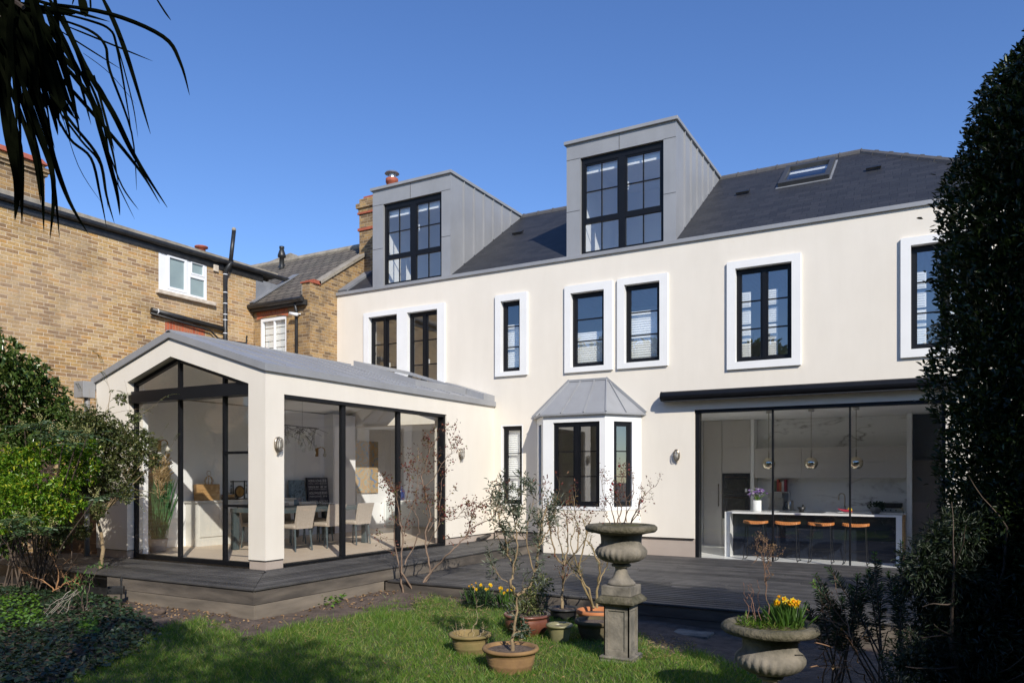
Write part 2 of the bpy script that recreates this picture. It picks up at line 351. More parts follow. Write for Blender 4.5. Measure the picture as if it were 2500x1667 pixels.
# ================================================================ the rendered house
house = thing('rendered_house', 'large cream rendered house with two zinc dormers and a slate roof', 'house', (-6, DF, ZG))
z2, z3, zb, z840 = zm(800, 200, 2.6133), zm(1600, 200, 2.6133), zm(1100, 700, 2.6129), zm(840, 650, 3.92)
def fx(p): return float(onY(*p, DF)[0])
def fz(p): return float(onY(*p, DF)[2])
WIN = {}
def openw(key, l, r, t, b, sl=None, sr=None, st=None, sb=None, style='single', rows=3):
    WIN[key] = dict(x0=l, x1=r, z1=t, z0=b, s=None if sl is None else (sl, sr, sb, st), style=style, rows=rows)
openw('w1', fx(z840(1508, 600)), fx(z840(1692, 600)), fz(z840(1692, 318)), fz(z840(1560, 1010)), fx(z840(1455, 600)), fx(z840(1760, 600)), fz(z840(1760, 245)), fz(z840(1455, 1060)))
openw('w2', fx(z2(1555, 1400)), fx(z2(1768, 1400)), fz(z2(1768, 1325)), fz(zb(983, 500)), fx(z2(1517, 1400)), fx(z2(1822, 1400)), fz(z2(1822, 1268)), fz(zb(1030, 530)))
openw('w3', fx(z2(1897, 1400)), fx(z2(2122, 1400)), fz(z2(2122, 1270)), fz(zb(1337, 470)), fx(z2(1852, 1400)), fx(z2(2173, 1400)), fz(z2(2173, 1220)), fz(zb(1388, 503)))
openw('w4', fx(z3(513, 1300)), fx(z3(872, 1300)), fz(z3(872, 1148)), fz((1802, 884)), fx(z3(460, 1300)), fx(z3(930, 1300)), fz(z3(930, 1093)), fz((1776, 903.5)), 'double')
d45 = fx((2199, 700)) - WIN['w4']['s'][0]
w4 = WIN['w4']; openw('w5', w4['x0'] + d45, w4['x1'] + d45, w4['z1'], w4['z0'], w4['s'][0] + d45, w4['s'][1] + d45, w4['s'][3], w4['s'][2], 'double')
openw('w0a', fx(z840(243, 700)), fx(z840(517, 700)), fz(z840(517, 458)), 3.42, style='double')
openw('w0b', fx(z840(613, 700)), fx(z840(902, 700)), fz(z840(902, 410)), 3.42, style='double')
openw('g1', fx(zb(330, 1000)), fx(zb(455, 1000)), fz(zb(455, 885)), fz(zb(455, 1385)))
KX0, KX1, KZ1 = -4.215, 0.10, 2.72
holes = [(w['x0'] - .03, w['x1'] + .03, w['z0'] - .03, w['z1'] + .03) for w in WIN.values()]
holes += [(KX0, KX1, -0.4, KZ1), (-13.15, -9.35, 0.0, 2.66), (-7.55, -5.5, 0.45, 2.6)]
f = MB().holes(XW, 2.0, 0.17, 6.05, [(a, b, max(c, .17), d) if c < .17 else (a, b, c, d) for a, b, c, d in holes], PF, .30)
f.build('front_wall', M['render'], house)
for (a, b) in ((-8.82, -7.6), (-5.45, KX0)): f = MB(); f.box(a, b, DF + .022, DF + .27, -.6, .168); f.build('plinth', M['plinth'], house)
for (a, b) in ((-8.8, -7.72), (-5.32, KX0 - .004)): f = MB(); f.box(a, b, DF - .018, DF - .002, .158, .176); f.build('drip_bead', M['black'], house)
f = MB(); f.box(XW, XW + .25, DF + .31, 21.8, -.6, 6.05); f.box(1.75, 2.0, DF + .31, 21.8, -.6, 6.05); f.box(XW, 2.0, 21.81, 22.05, -.6, 6.05)
f.build('outer_wall', M['render'], house)
# --- windows of the front
def make_window(parent, w, blind=None, name='window'):
    x0, x1, a, b = w['x0'], w['x1'], w['z0'], w['z1']; d0, d1 = .075, .145
    m = MB(); m.frame(x0, x1, a, b, .055, PF, d0, d1, .06, .055)
    leaves = [(x0 + .055, x1 - .055)]
    if w['style'] == 'double':
        c = (x0 + x1) / 2; m.pbox(c - .032, c + .032, a + .06, b - .055, PF, d0 - .012, d1 - .002); leaves = [(x0 + .055, c - .032), (c + .032, x1 - .055)]
    p = MB(); hd = MB()
    for (l, r) in leaves:
        m.frame(l, r, a + .06, b - .055, .038, PF, d0 - .006 + .012, d1 - .012)
        q0, q1, s0, s1 = l + .038, r - .038, a + .098, b - .093
        for k in range(1, w['rows']):
            z = s0 + (s1 - s0) * k / w['rows']; m.pbox(q0, q1, z - .011, z + .011, PF, d0 + .012, d1 - .02)
        p.quad(PF(q0, s0, .11), PF(q1, s0, .11), PF(q1, s1, .11), PF(q0, s1, .11))
    o = m.build(name, M['black'], parent)
    p.build('pane', M['glass'], o)
    s = MB()
    if w['s']:
        u0, u1, v0, v1 = w['s']
        vs = MB()
        for (A, B_, C_, D_) in ((u0, x0, v0, v1), (x1, u1, v0, v1), (x0, x1, v0, a), (x0, x1, b, v1)): s.pbox(A, B_, C_, D_, PF, -.055, .0)
    s.frame(x0 - .03, x1 + .03, a - .03, b + .03, .0295, PF, .001 if w['s'] else .001, .16)
    s.build('surround', M['white'], o, bevel=0)
    if blind:
        t = MB(); zt = a + .06 + (b - a - .12) * blind; n = max(4, int((zt - a) / .05)); l, r = x0 + .03, x1 - .03
        for k in range(n):
            za, zb_ = a + .07 + (zt - a - .07) * k / n, a + .07 + (zt - a - .07) * (k + 1) / n
            t.quad(PF(l, za, .19), PF(r, za, .19), PF(r, (za + zb_) / 2, .172), PF(l, (za + zb_) / 2, .172)); t.quad(PF(l, (za + zb_) / 2, .172), PF(r, (za + zb_) / 2, .172), PF(r, zb_, .19), PF(l, zb_, .19))
        t.build('blind', M['wallw'], o)
    return o
make_window(house, WIN['w1'], .70); make_window(house, WIN['w2'], .48); make_window(house, WIN['w3'], .69)
for k in ('w4', 'w5'):
    o = make_window(house, WIN[k]); w = WIN[k]
    c = (w['x0'] + w['x1']) / 2
    for x in (w['x0'] + .06, c + .05):
        t = MB()
        for i in range(4):
            za = w['z0'] + .1 + i * .33; t.pbox(x, x + .17, za, za + .29, PF, .24, .262)
            for q in range(6): t.pbox(x + .02, x + .15, za + .03 + q * .042, za + .045 + q * .042, PF, .232, .24)
        t.build('shutter', M['wallw'], o)
for k in ('w0a', 'w0b'):
    o = make_window(house, WIN[k]); w = WIN[k]; c = (w['x0'] + w['x1']) / 2
    MB().pbox(c + .05, c + .068, 4.1, 4.24, PF, .15, .19).build('handle', M['upvc'], o)
make_window(house, WIN['g1'], .98)
a, b = WIN['w0a'], WIN['w0b']; su0, su1, sv1 = fx(z840(197, 700)), fx(z840(970, 700)), fz(z840(970, 350))
s = MB()
for (A, B_, C_, D_) in ((su0, a['x0'], 3.2, sv1), (a['x1'], b['x0'], 3.2, sv1), (b['x1'], su1, 3.2, sv1), (a['x0'], a['x1'], a['z1'], sv1), (b['x0'], b['x1'], b['z1'], sv1), (a['x0'], a['x1'], 3.2, a['z0']), (b['x0'], b['x1'], 3.2, b['z0'])): s.pbox(A, B_, C_, D_, PF, -.05, 0)
s.build('double_surround', M['white'], house)
# --- coping and roof
f = MB(); f.box(XW, 2.06, DF - .05, DF + .27, 6.052, 6.13); f.build('coping', M['zinc'], house, bevel=.004)
RY, RZ, RX1 = 18.34, 8.56, -1.474; SL = (RZ - 6.15) / (RY - DF - .02)
D1X, D2X, DZ = (-12.363, -10.015), (-7.003, -4.585), 8.6
def PR(u, v, d): return (u, DF + .02 + v, 6.15 + v * SL - d)
rv = RY - DF - .02
f = MB()
dv = rv - .12
SKX = (fx((1, 1)), 0)
def on_roof(p):    # point of the front slope under a photo pixel
    d = ray(*p); n = np.array([0, -SL, 1.0]); q = np.array([0, DF + .02, 6.15]); t = ((q - EYE) @ n) / (d @ n); return EYE + d * t
sk = [on_roof(p) for p in (zm(1850, 340, 9.408)(480, 1120), zm(1850, 340, 9.408)(1650, 915), zm(1850, 340, 9.408)(1790, 500), zm(1850, 340, 9.408)(650, 725))]
skx0, skx1 = (sk[0][0] + sk[3][0]) / 2, (sk[1][0] + sk[2][0]) / 2; skv0, skv1 = (sk[0][1] + sk[1][1]) / 2 - DF - .02, (sk[2][1] + sk[3][1]) / 2 - DF - .02
f.holes(XW + .02, RX1, 0, rv, [(D1X[0] + .05, D1X[1] - .05, 0, dv), (D2X[0] + .05, D2X[1] - .05, 0, dv), (skx0 + .07, skx1 - .07, skv0 + .06, skv1 - .06)], PR, .16)
f.add([PR(RX1, 0, 0), PR(2.03, 0, 0), PR(RX1, rv, 0)], [(0, 1, 2)])
hipz = 6.15
f.add([(2.03, DF + .02, hipz), (2.03, 21.9, hipz), (RX1, RY, RZ)], [(0, 1, 2)])
f.quad((2.03, 21.9, hipz), (XW, 21.9, hipz), (XW, RY, RZ), (RX1, RY, RZ))
f.build('roof', M['slate'], house)
f = MB()
def ridge_run(p, q, n):
    p, q = np.array(p), np.array(q)
    for i in range(n):
        a_, b_ = p + (q - p) * (i / n), p + (q - p) * ((i + 1) / n)
        f.tube([a_, b_ - (b_ - a_) * .03], [.105, .105], 10); f.tube([b_ - (b_ - a_) * .04, b_], [.12, .12], 10)
ridge_run((XW + .5, RY, RZ - .05), (RX1, RY, RZ - .05), 26); ridge_run((RX1, RY, RZ - .06), (2.03, DF + .02, hipz - .05), 12)
f.build('ridge_tiles', M['ridge'], house)
f = MB(); f.bar(PR(XW + .16, 0, -.03), PR(XW + .16, rv - .1, -.03), .30, .05); f.build('verge_flashing', M['lead'], house)
for p in (z3(560, 715), z3(1393, 560), z2(1217, 970)):
    f = MB(); c = on_roof(p); f.obox(c + np.array([0, -.03, .035]), (1, 0, 0), (0, .82, .57), (0, -.57, .82), .14, .06, .022); f.build('roof_vent', M['blackp'], house)
# roof window
nrm = np.array([0, -SL, 1]) / math.hypot(SL, 1)
def PS(u, v, d): b_ = np.array(PR(u, v, 0)); return b_ - nrm * d
m = MB(); m.frame(skx0, skx1, skv0, skv1, .10, PS, -.10, .06, .13, .12)
o = m.build('roof_window', M['seam'], house, bevel=.006)
m = MB(); m.quad(*[PS(u, v, -.05) for u, v in ((skx0 + .1, skv0 + .13), (skx1 - .1, skv0 + .13), (skx1 - .1, skv1 - .12), (skx0 + .1, skv1 - .12))]); m.build('pane', M['glass'], o)
m = MB(); m.frame(skx0 - .04, skx1 + .04, skv0 - .06, skv1 + .03, .05, PS, -.012, .01, .08, .04); m.build('flashing', M['lead'], o)
m = MB(); m.pbox(skx0 + .1, skx1 - .1, skv1 - .28, skv1 - .15, PS, .02, .03); m.build('blind', M['wallw'], o)
# dormers
def dormer(x0, x1, wx0, wx1, wz0, wz1):
    zb_, zt = 6.135, DZ - .07; yb = DF + .02 + (zt - 6.15) / SL
    m = MB(); PD = lambda u, v, d: (u, DF - .005 + d, v)
    m.holes(x0, x1, zb_, zt, [(wx0, wx1, zb_, wz1)], PD, .14)
    for (xa, xb) in ((x0, x0 + .1), (x1 - .1, x1)): m.prism([(xa, DF + .136, zb_ + .02), (xa, yb, zt - .001), (xa, DF + .136, zt - .001)], (xb - xa, 0, 0))
    for k in range(1, 7):
        y = DF + .1 + k * .46
        zz = 6.15 + (y - DF) * SL + .01
        if zz < zt - .05:
            m.box(x1 + .0005, x1 + .028, y - .011, y + .011, zz, zt - .01); m.box(x0 - .028, x0 - .0005, y - .011, y + .011, zz, zt - .01)
    o = m.build('dormer', M['zinc'], house)
    xm = (x0 + x1) / 2; jt = [(xm - .004, xm + .004, DF - .012, DF - .0045, wz1 + .01, zt)]
    for (a_, b_) in ((x0, wx0), (wx1, x1)):
        jt += [(a_ + .003, b_ - .003, DF - .011, DF - .0045, wz1 + .0, wz1 + .006), (a_ + .003, b_ - .003, DF - .011, DF - .0045, (wz1 + zb_) / 2 - .08, (wz1 + zb_) / 2 - .074)]
    for q in jt: s = MB(); s.box(*q); s.build('sheet_joint', M['ridge'], o)
    r = MB(); r.box(x0 - .045, x1 + .045, DF - .06, yb + .12, zt + .001, DZ); r.build('dormer_roof', M['zinc'], o, bevel=.004)
    w = MB(); d0, d1 = .06, .13; P = lambda u, v, d: (u, DF + d, v); c = (wx0 + wx1) / 2
    w.frame(wx0, wx1, wz0, wz1, .07, P, d0, d1, .05, .13); w.pbox(c - .075, c + .075, wz0 + .05, wz1 - .13, P, d0, d1)
    zt_ = wz0 + (wz1 - wz0) * .335
    pn = MB(); hn = MB()
    for (l, r_) in ((wx0 + .07, c - .075), (c + .075, wx1 - .07)):
        w.pbox(l, r_, zt_ - .045, zt_ + .045, P, d0 + .004, d1 - .004); mid = (l + r_) / 2
        w.frame(l, r_, zt_ + .045, wz1 - .13, .03, P, d0 + .012, d1 - .014)
        for (s0, s1) in ((wz0 + .05, zt_ - .045), (zt_ + .045, wz1 - .13)): w.pbox(mid - .011, mid + .011, s0, s1, P, d0 + .02, d1 - .03)
        zc = (zt_ + wz1 - .085) / 2; w.pbox(l, r_, zc - .011, zc + .011, P, d0 + .021, d1 - .031)
        pn.quad(P(l, wz0 + .05, .1), P(r_, wz0 + .05, .1), P(r_, wz1 - .13, .1), P(l, wz1 - .13, .1))
    hn.pbox(c + .1, c + .117, zt_ + .55, zt_ + .72, P, .135, .17)
    w.build('window_frame', M['black'], o); pn.build('pane', M['glass'], o); hn.build('handle', M['upvc'], o)
    li = MB()
    for (xa, xb) in ((x0 + .101, x0 + .15), (x1 - .15, x1 - .101)): li.box(xa, xb, DF + .145, RY - .3, 5.95, zt - .06)
    li.box(x0 + .101, x1 - .101, DF + .145, RY - .1, zt - .058, zt - .006); li.box(x0 + .101, x1 - .101, RY - .4, RY - .32, 5.95, zt - .06)
    li.build('lining', M['wallw'], o)
    bl = MB()
    for (l, r_) in ((wx0 + .07, c - .08), (c + .08, wx1 - .07)): bl.pbox(l, r_, wz1 - .3, wz1 - .12, P, .17, .19)
    bl.build('blind', M['wallw'], o)
dormer(D1X[0], D1X[1], -12.03, -10.275, 6.15, 8.157); dormer(D2X[0], D2X[1], -6.68, -4.846, 6.15, 8.2)
# --- floors, ceilings and partitions behind the windows
f = MB(); f.box(XW + .26, 1.74, DF + .31, 21.8, 5.72, 5.9); f.build('attic_floor', M['oak'], house)
f = MB(); f.box(-9.3, 1.74, DF + .31, 21.8, 2.95, 3.1); f.box(XW + .26, -9.301, DF + .31, 21.8, 2.95, 3.1); f.build('upper_floor', M['wallw'], house)
f = MB(); f.box(XW + .26, 1.74, 18.5, 18.6, 3.1, 5.72)
for x in (-9.6, -8.0, -4.7, -1.6): f.box(x, x + .1, DF + .31, 18.5, 3.1, 5.72)
f.build('bedroom_wall', M['wallg'], house)
f = MB(); f.box(-5.1, -5.0, DF + .31, 18.9, ZK, 2.75); f.box(-5.0, .9, 18.72, 18.9, ZK, 2.75); f.box(.9, 1.0, DF + .31, 18.9, ZK, 2.75)
f.box(-9.25, -9.15, DF + .31, 17.0, 0, 2.75); f.box(-9.15, -5.1, 17.0, 17.1, -.2, 2.75)
f.build('room_wall', M['wallw'], house)
f = MB(); f.box(-9.15, .9, DF + .31, 18.72, 2.75, 2.94); f.build('ceiling', M['wallw'], house)
f = MB(); f.box(-5.0, 1.75, DF + .03, 18.72, ZK - .12, ZK); f.build('kitchen_floor', M['tilef'], house)
f = MB(); f.box(-9.14, -5.1, DF + .31, 17.0, -.3, -.2); f.build('study_floor', M['oak'], house)
# --- kitchen sliding doors
m = MB(); kd0, kd1 = .05, .16
m.pbox(KX0 + .001, KX0 + .075, ZK + .03, KZ1 - .06, PF, kd0, kd1 + .08); m.pbox(KX1 - .075, KX1 - .001, ZK + .03, KZ1 - .06, PF, kd0, kd1)
m.pbox(KX0 + .001, KX1 - .001, KZ1 - .06, KZ1 - .001, PF, kd0 - .02, kd1 + .08); m.pbox(KX0 + .001, KX1 - .001, ZK - .02, ZK + .03, PF, kd0 - .02, kd1)
kms = (-4.215 + .075, fx((1884.5, 1100)), fx((2074, 1100)), KX1 - .075)
for x in kms[1:3]: m.pbox(x - .014, x + .014, ZK + .03, KZ1 - .06, PF, kd0 + .005, kd1 - .02)
o = m.build('sliding_door', M['black'], house)
for i in range(3): MB().quad(PF(kms[i] + .014, ZK + .03, .1), PF(kms[i + 1] - .014, ZK + .03, .1), PF(kms[i + 1] - .014, KZ1 - .06, .1), PF(kms[i] + .014, KZ1 - .06, .1)).build('pane', M['glassd'], o)
# --- bay
BC, BA, BB, BP = -6.518, .70, 1.202, .702
E0, E1, E2, E3 = (BC - BB, DF), (BC - BA, DF - BP), (BC + BA, DF - BP), (BC + BB, DF)
def face(p, q):
    p, q = np.array(p), np.array(q); L = np.linalg.norm(q - p); t = (q - p) / L; n = np.array([-t[1], t[0]])
    return L, (lambda u, v, d: (p[0] + t[0] * u + n[0] * d, p[1] + t[1] * u + n[1] * d, v))
m = MB(); low = MB(); wf = MB(); pn = MB()
zs, zt, zeave = .79, 2.515, 2.665
for (p, q, hu) in ((E0, E1, (.22, .62)), (E1, E2, None), (E2, E3, (.20, .64))):
    L, P = face(p, q)
    if hu is None: hu = (-6.985 - p[0], -5.945 - p[0])
    m.holes(0, L, .72, zeave, [(hu[0], hu[1], zs, zt)], P, .09)
    low.quad(P(0, -.4, .012), P(L, -.4, .012), P(L, .72, .012), P(0, .72, .012))
    wf.frame(hu[0], hu[1], zs, zt, .06, P, .045, .085, .07, .06)
    c = (hu[0] + hu[1]) / 2; parts = [(hu[0] + .06, hu[1] - .06)]
    if hu[1] - hu[0] > .8: wf.pbox(c - .045, c + .045, zs + .07, zt - .06, P, .035, .083); parts = [(hu[0] + .06, c - .045), (c + .045, hu[1] - .06)]
    for (l, r_) in parts:
        wf.frame(l, r_, zs + .07, zt - .06, .035, P, .05, .08)
        for k in (1, 2): z = zs + .1 + (zt - zs - .19) * k / 3; wf.pbox(l + .035, r_ - .035, z - .011, z + .011, P, .052, .075)
        pn.quad(P(l, zs + .07, .066), P(r_, zs + .07, .066), P(r_, zt - .06, .066), P(l, zt - .06, .066))
o = m.build('bay_window', M['white'], house); low.build('bay_wall', M['render'], o); wf.build('window_frame', M['black'], o); pn.build('pane', M['glass'], o)
r = MB(); k = .075
ev = [(E0[0] - k - .03, DF - .002, 2.69), (E1[0] - k * .6, E1[1] - k, 2.69), (E2[0] + k * .6, E2[1] - k, 2.69), (E3[0] + k + .03, DF - .002, 2.69)]
tp = [(-6.93, DF - .002, 3.45), (-6.08, DF - .002, 3.45)]
dn = [(x, y, 2.655) for x, y, z in ev]
r.add(ev + tp + dn, [(0, 1, 4), (1, 2, 5, 4), (2, 3, 5), (6, 7, 1, 0), (7, 8, 2, 1), (8, 9, 3, 2), (9, 8, 7, 6)])
for a_, b_ in ((ev[1], tp[0]), (ev[2], tp[1])): r.bar(np.array(a_) + (0, 0, .012), np.array(b_) + (0, 0, .012), .03, .03)
def lerp(a_, b_, t): return tuple(np.array(a_) * (1 - t) + np.array(b_) * t)
for t in (.33, .67): r.bar(np.array(lerp(ev[1], ev[2], t)) + (0, 0, .012), np.array(lerp(tp[0], tp[1], t * 1.1 - .05)) + (0, -.004, .01), .022, .03)
r.bar(np.array(lerp(ev[2], ev[3], .5)) + (0, 0, .012), np.array(lerp(tp[1], ev[3], .06)) + (0, -.01, .012), .022, .03)
r.bar(np.array(lerp(ev[0], ev[1], .5)) + (0, 0, .012), np.array(lerp(tp[0], ev[0], .06)) + (0, -.01, .012), .022, .03)
r.bar((tp[0][0] - .04, DF - .02, 3.452), (tp[1][0] + .04, DF - .02, 3.452), .04, .05)
for a_, b_ in ((ev[0], tp[0]), (ev[3], tp[1])): r.bar(np.array(a_) + (0, -.02, .02), np.array(b_) + (0, -.02, .02), .035, .05)
r.build('bay_roof', M['zinc'], o)
# --- things fixed on the house front
m = MB(); ax0, ax1 = -4.845, .5
m.tube([(ax0, DF - .16, 2.995), (ax1, DF - .16, 2.995)], .095, 16); m.box(ax0, ax1, DF - .16, DF - .002, 3.02, 3.088)
m.box(ax0 + .0, ax0 + .03, DF - .2, DF - .003, 2.9, 3.09)
aw = thing('awning_cassette', 'black rolled awning cassette fixed above the kitchen sliding doors', 'awning', (ax0, DF, 2.9))
m.build('cassette', M['black'], aw, smooth=False, bevel=.004)
m = MB(); m.box(ax0 + .05, ax1, DF - .215, DF - .165, 2.885, 2.905); m.build('front_bar', M['blackp'], aw)
M['nickel'] = rmat('weathered_nickel', (.42, .37, .30), (.22, .19, .15), 18, .4, .85)
M['bulb'] = rmat('ribbed_lamp_glass', (.62, .60, .54), (.5, .48, .43), 20, .15)
def bulkhead(c, out, label):
    """oval caged wall lamp; out = direction away from the wall"""
    c = np.array(c); out = np.array(out); sd = np.cross((0, 0, 1), out)
    t = thing('bulkhead_lamp', label, 'wall lamp', c, 'caged bulkhead lamps on the cream walls')
    def ring(hw, hh, d, r, m):
        pts = [c + out * d + sd * hw * math.cos(a) * (1 if True else 1) + np.array([0, 0, 1.]) * (hh * math.copysign(abs(math.sin(a)) ** .7, math.sin(a))) for a in np.linspace(0, 2 * math.pi, 25)]
        m.tube(pts, r, 6, False)
    b = MB(); b.lathe([(.055, 0), (.062, .004), (.062, .02), (.03, .03)], (0, 0, 0), 20)
    b.v = [tuple(c + out * v[2] + sd * v[0] + np.array([0, 0, 1.9]) * v[1]) for v in b.v]; b.build('base', M['nickel'], t, True)
    g = MB(); g.ball((0, 0, 0), 1, 12); g.v = [tuple(c + out * (.05 + .035 * v[2]) + sd * v[0] * .036 + np.array([0, 0, .088]) * v[1]) for v in g.v]; g.build('lamp_glass', M['bulb'], t, True)
    w = MB(); ring(.058, .115, .045, .006, w); ring(.05, .10, .085, .005, w)
    for k in (-.02, .02): w.tube([c + out * .03 + sd * k + np.array([0, 0, -.11]), c + out * .09 + sd * k + np.array([0, 0, -.07]), c + out * .1 + sd * k, c + out * .09 + sd * k + np.array([0, 0, .07]), c + out * .03 + sd * k + np.array([0, 0, .11])], .004, 5)
    for k in (-.045, .045): w.tube([c + out * .02 + sd * .058 + np.array([0, 0, k]), c + out * .085 + sd * .045 + np.array([0, 0, k]), c + out * .085 - sd * .045 + np.array([0, 0, k]), c + out * .02 - sd * .058 + np.array([0, 0, k])], .004, 5)
    w.build('cage', M['nickel'], t); q = MB(); q.tube([c + out * .02 - np.array([0, 0, .11]), c + out * .02 - np.array([0, 0, .16])], .016, 8); q.build('cable_gland', M['nickel'], t)
bulkhead(onX(676, 1085, XE), (1, 0, 0), 'caged nickel bulkhead lamp on the corner pillar of the garden room')
bulkhead(onX(1123, 1108, XE), (1, 0, 0), 'caged nickel bulkhead lamp between the garden room doors and the inner house corner')
bulkhead(onY(1653, 1111, DF), (0, -1, 0), 'caged nickel bulkhead lamp between the bay window and the kitchen doors')
# ================================================================ garden room (single-storey extension)
room = thing('garden_room', 'single storey cream extension with a gabled zinc roof and glazed corner', 'extension', (-11, YG, 0))
xa, zra, zoa = -11.015, 3.672, 3.374; xl, xr = -13.04, XE; xoL, xoR = -12.163, -9.185; zoL, zoR = 3.02, 2.822; zrl, zrr = 3.06, 3.0
m = MB()
m.prism([(xl, YG, .13), (xoL, YG, .13), (xoL, YG, zoL), (xa, YG, zoa), (xa, YG, zra), (xl, YG, zrl)], (0, .30, 0))
m.prism([(xoR, YG, .13), (xr, YG, .13), (xr, YG, zrr), (xa, YG, zra), (xa, YG, zoa), (xoR, YG, zoR)], (0, .374, 0))
m.build('gable_wall', M['render'], room)
DY0, DY1, DZ1 = 8.478, 12.915, 2.672
PX = lambda u, v, d: (XE - d, u, v)
m = MB(); m.holes(DY0 - .0005, DF - .001, .13, zrr, [(DY0 - .001, DY1, .0, DZ1)], PX, .3); m.build('side_wall', M['render'], room)
m = MB(); m.box(xoR + .012, xr - .012, YG + .012, DY0 - .01, -.02, .129); m.box(xl, xoL - .012, YG + .012, YG + .28, -.02, .129); m.box(XE - .28, XE - .012, DY1 + .01, DF - .01, -.02, .129)
m.build('plinth', M['plinth'], room)
for q in ((xoR - .004, xr + .004, YG - .004, DY0 - .02, .124, .134), (XE - .02, XE + .006, DY1 + .02, DF - .02, .124, .134), (xl, xoL + .003, YG - .004, YG + .2, .124, .134)): m = MB(); m.box(*q); m.build('drip_bead', M['black'], room)
# roof
yf, yb = YG - .045, DF - .003
zA = 3.793; eR, zR = -8.775, 3.098; eL, zL = -13.45, 3.045
def PRr(u, v, d): return (xa + (eR - xa) * v, u, zA + (zR - zA) * v - d)
def PRl(u, v, d): return (xa + (eL - xa) * v, u, zA + (zL - zA) * v - d)
def on_pl(p, q, n): d = ray(*p); n = np.array(n, float); q = np.array(q); return EYE + d * (((q - EYE) @ n) / (d @ n))
nR = (-(zR - zA) / (eR - xa), 0, 1)
RLy0, RLy1, RLv0, RLv1 = 12.45, 14.33, .05, .78
rl = (RLy0 + .06, RLy1 - .06, RLv0 + .03, RLv1 - .03)
m = MB(); m.holes(yf, yb, 0, 1, [rl], PRr, .11); m.holes(8.35, yb, 0, 1, [], PRl, .11); m.holes(yf, 8.349, 0, (xl - .09 - xa) / (eL - xa), [], PRl, .11)
ns = np.array(PRr(0, 0, 0)) - np.array(PRr(0, 1, 0))
SE = []
for y in np.arange(yf + .5, yb - .2, .57):
    v0 = RLv1 + .03 if RLy0 - .05 < y < RLy1 + .05 else .02
    m.bar(np.array(PRr(y, v0, -.014)), np.array(PRr(y, .955, -.010)), .014, .022)
m.box(xa - .06, xa + .06, yf, RLy0 - .02, zA - .03, zA + .012)
o = m.build('zinc_roof', M['zinc'], room)
for p, q in SE: m = MB(); m.bar(p - (0, 0, .002), q - (0, 0, .002), .014, .034); m.build('standing_seam', M['seam'], o)
m = MB(); m.pbox(14.36, yb - .002, .52, .985, PRr, -.13, -.001); m.build('upstand_box', M['zinc'], o)
m = MB(); m.frame(RLy0, RLy1, RLv0, RLv1, .05, PRr, -.12, .0, .03, .03); m.build('rooflight_kerb', M['zinc'], o)
m = MB(); m.quad(*[PRr(u, v, -.085) for u, v in ((RLy0 + .05, RLv0 + .03), (RLy1 - .05, RLv0 + .03), (RLy1 - .05, RLv1 - .03), (RLy0 + .05, RLv1 - .03))]); m.build('rooflight_pane', M['glassd'], o)
# gutter outlet and pipe
m = MB(); m.box(-13.33, -13.05, 7.87, 8.095, 2.79, 3.08); m.box(-13.43, -13.06, 8.1, 8.3, 2.95, 3.04)
o = m.build('rain_hopper', M['zinc'], room, bevel=.006); m = MB(); m.tube([(-13.15, 8.0, 2.79), (-13.15, 8.0, 0)], .045, 12); m.build('downpipe', M['zinc'], o, True)
# glazing of the gable
gy = YG + .125; PG = lambda u, v, d: (u, gy + d, v)
def ch(x, off=0): return (zoL + (zoa - zoL) * (x - xoL) / (xa - xoL) if x < xa else zoa + (zoR - zoa) * (x - xa) / (xoR - xa)) - off
gm1, gm2 = float(onY(436.4, 1100, gy)[0]), float(onY(545.6, 1100, gy)[0])
bz1 = float(onY(326, 961, gy)[2]); bz0 = float(onY(326, 985.4, gy)[2])
m = MB(); fw = .045
m.pbox(xoL + .002, xoL + fw, .0, ch(xoL + .02), PG, 0, .07); m.pbox(xoR - fw, xoR - .002, 0, ch(xoR - .02), PG, 0, .07); m.pbox(xoL + fw, xoR - fw, .0, .07, PG, -.02, .075)
for x in (gm1, gm2): m.pbox(x - .024, x + .024, .07, ch(x, .05), PG, .0, .07)
for (p, q) in ((xoL + .01, xa), (xa, xoR - .01)): m.bar((p, gy + .036, ch(p, .04)), (q, gy + .036, ch(q, .04)), .07, .06)
for y in (1104, 1235): z = float(onY(590, y, gy)[2]); m.pbox(gm2 + .024, xoR - fw, z - .02, z + .02, PG, .004, .066)
o = m.build('gable_glazing', M['black'], room)
m = MB(); m.box(xoL + .003, xoR - .003, YG + .02, gy + .12, bz0, bz1 - .03); m.box(xoL + .003, xoR - .003, YG + .07, gy + .1, bz1 - .03, bz1 + .03); m.build('tie_beam', M['black'], o)
xs = [xoL + fw, gm1, gm2, xoR - fw]
for i in range(3):
    a_, b_ = xs[i] + (.024 if i else 0), xs[i + 1] - (.024 if i < 2 else 0)
    MB().quad(PG(a_, .07, .035), PG(b_, .07, .035), PG(b_, bz0, .035), PG(a_, bz0, .035)).build('pane', M['glassd'], o)
    vs = [(a_, bz1)] + [(b_, bz1)] + [(b_, ch(b_, .05))] + ([(xa, ch(xa, .06))] if a_ < xa < b_ else []) + [(a_, ch(a_, .05))]
    MB().add([PG(u, v, .035) for u, v in vs], [tuple(range(len(vs)))]).build('pane', M['glassd'], o)
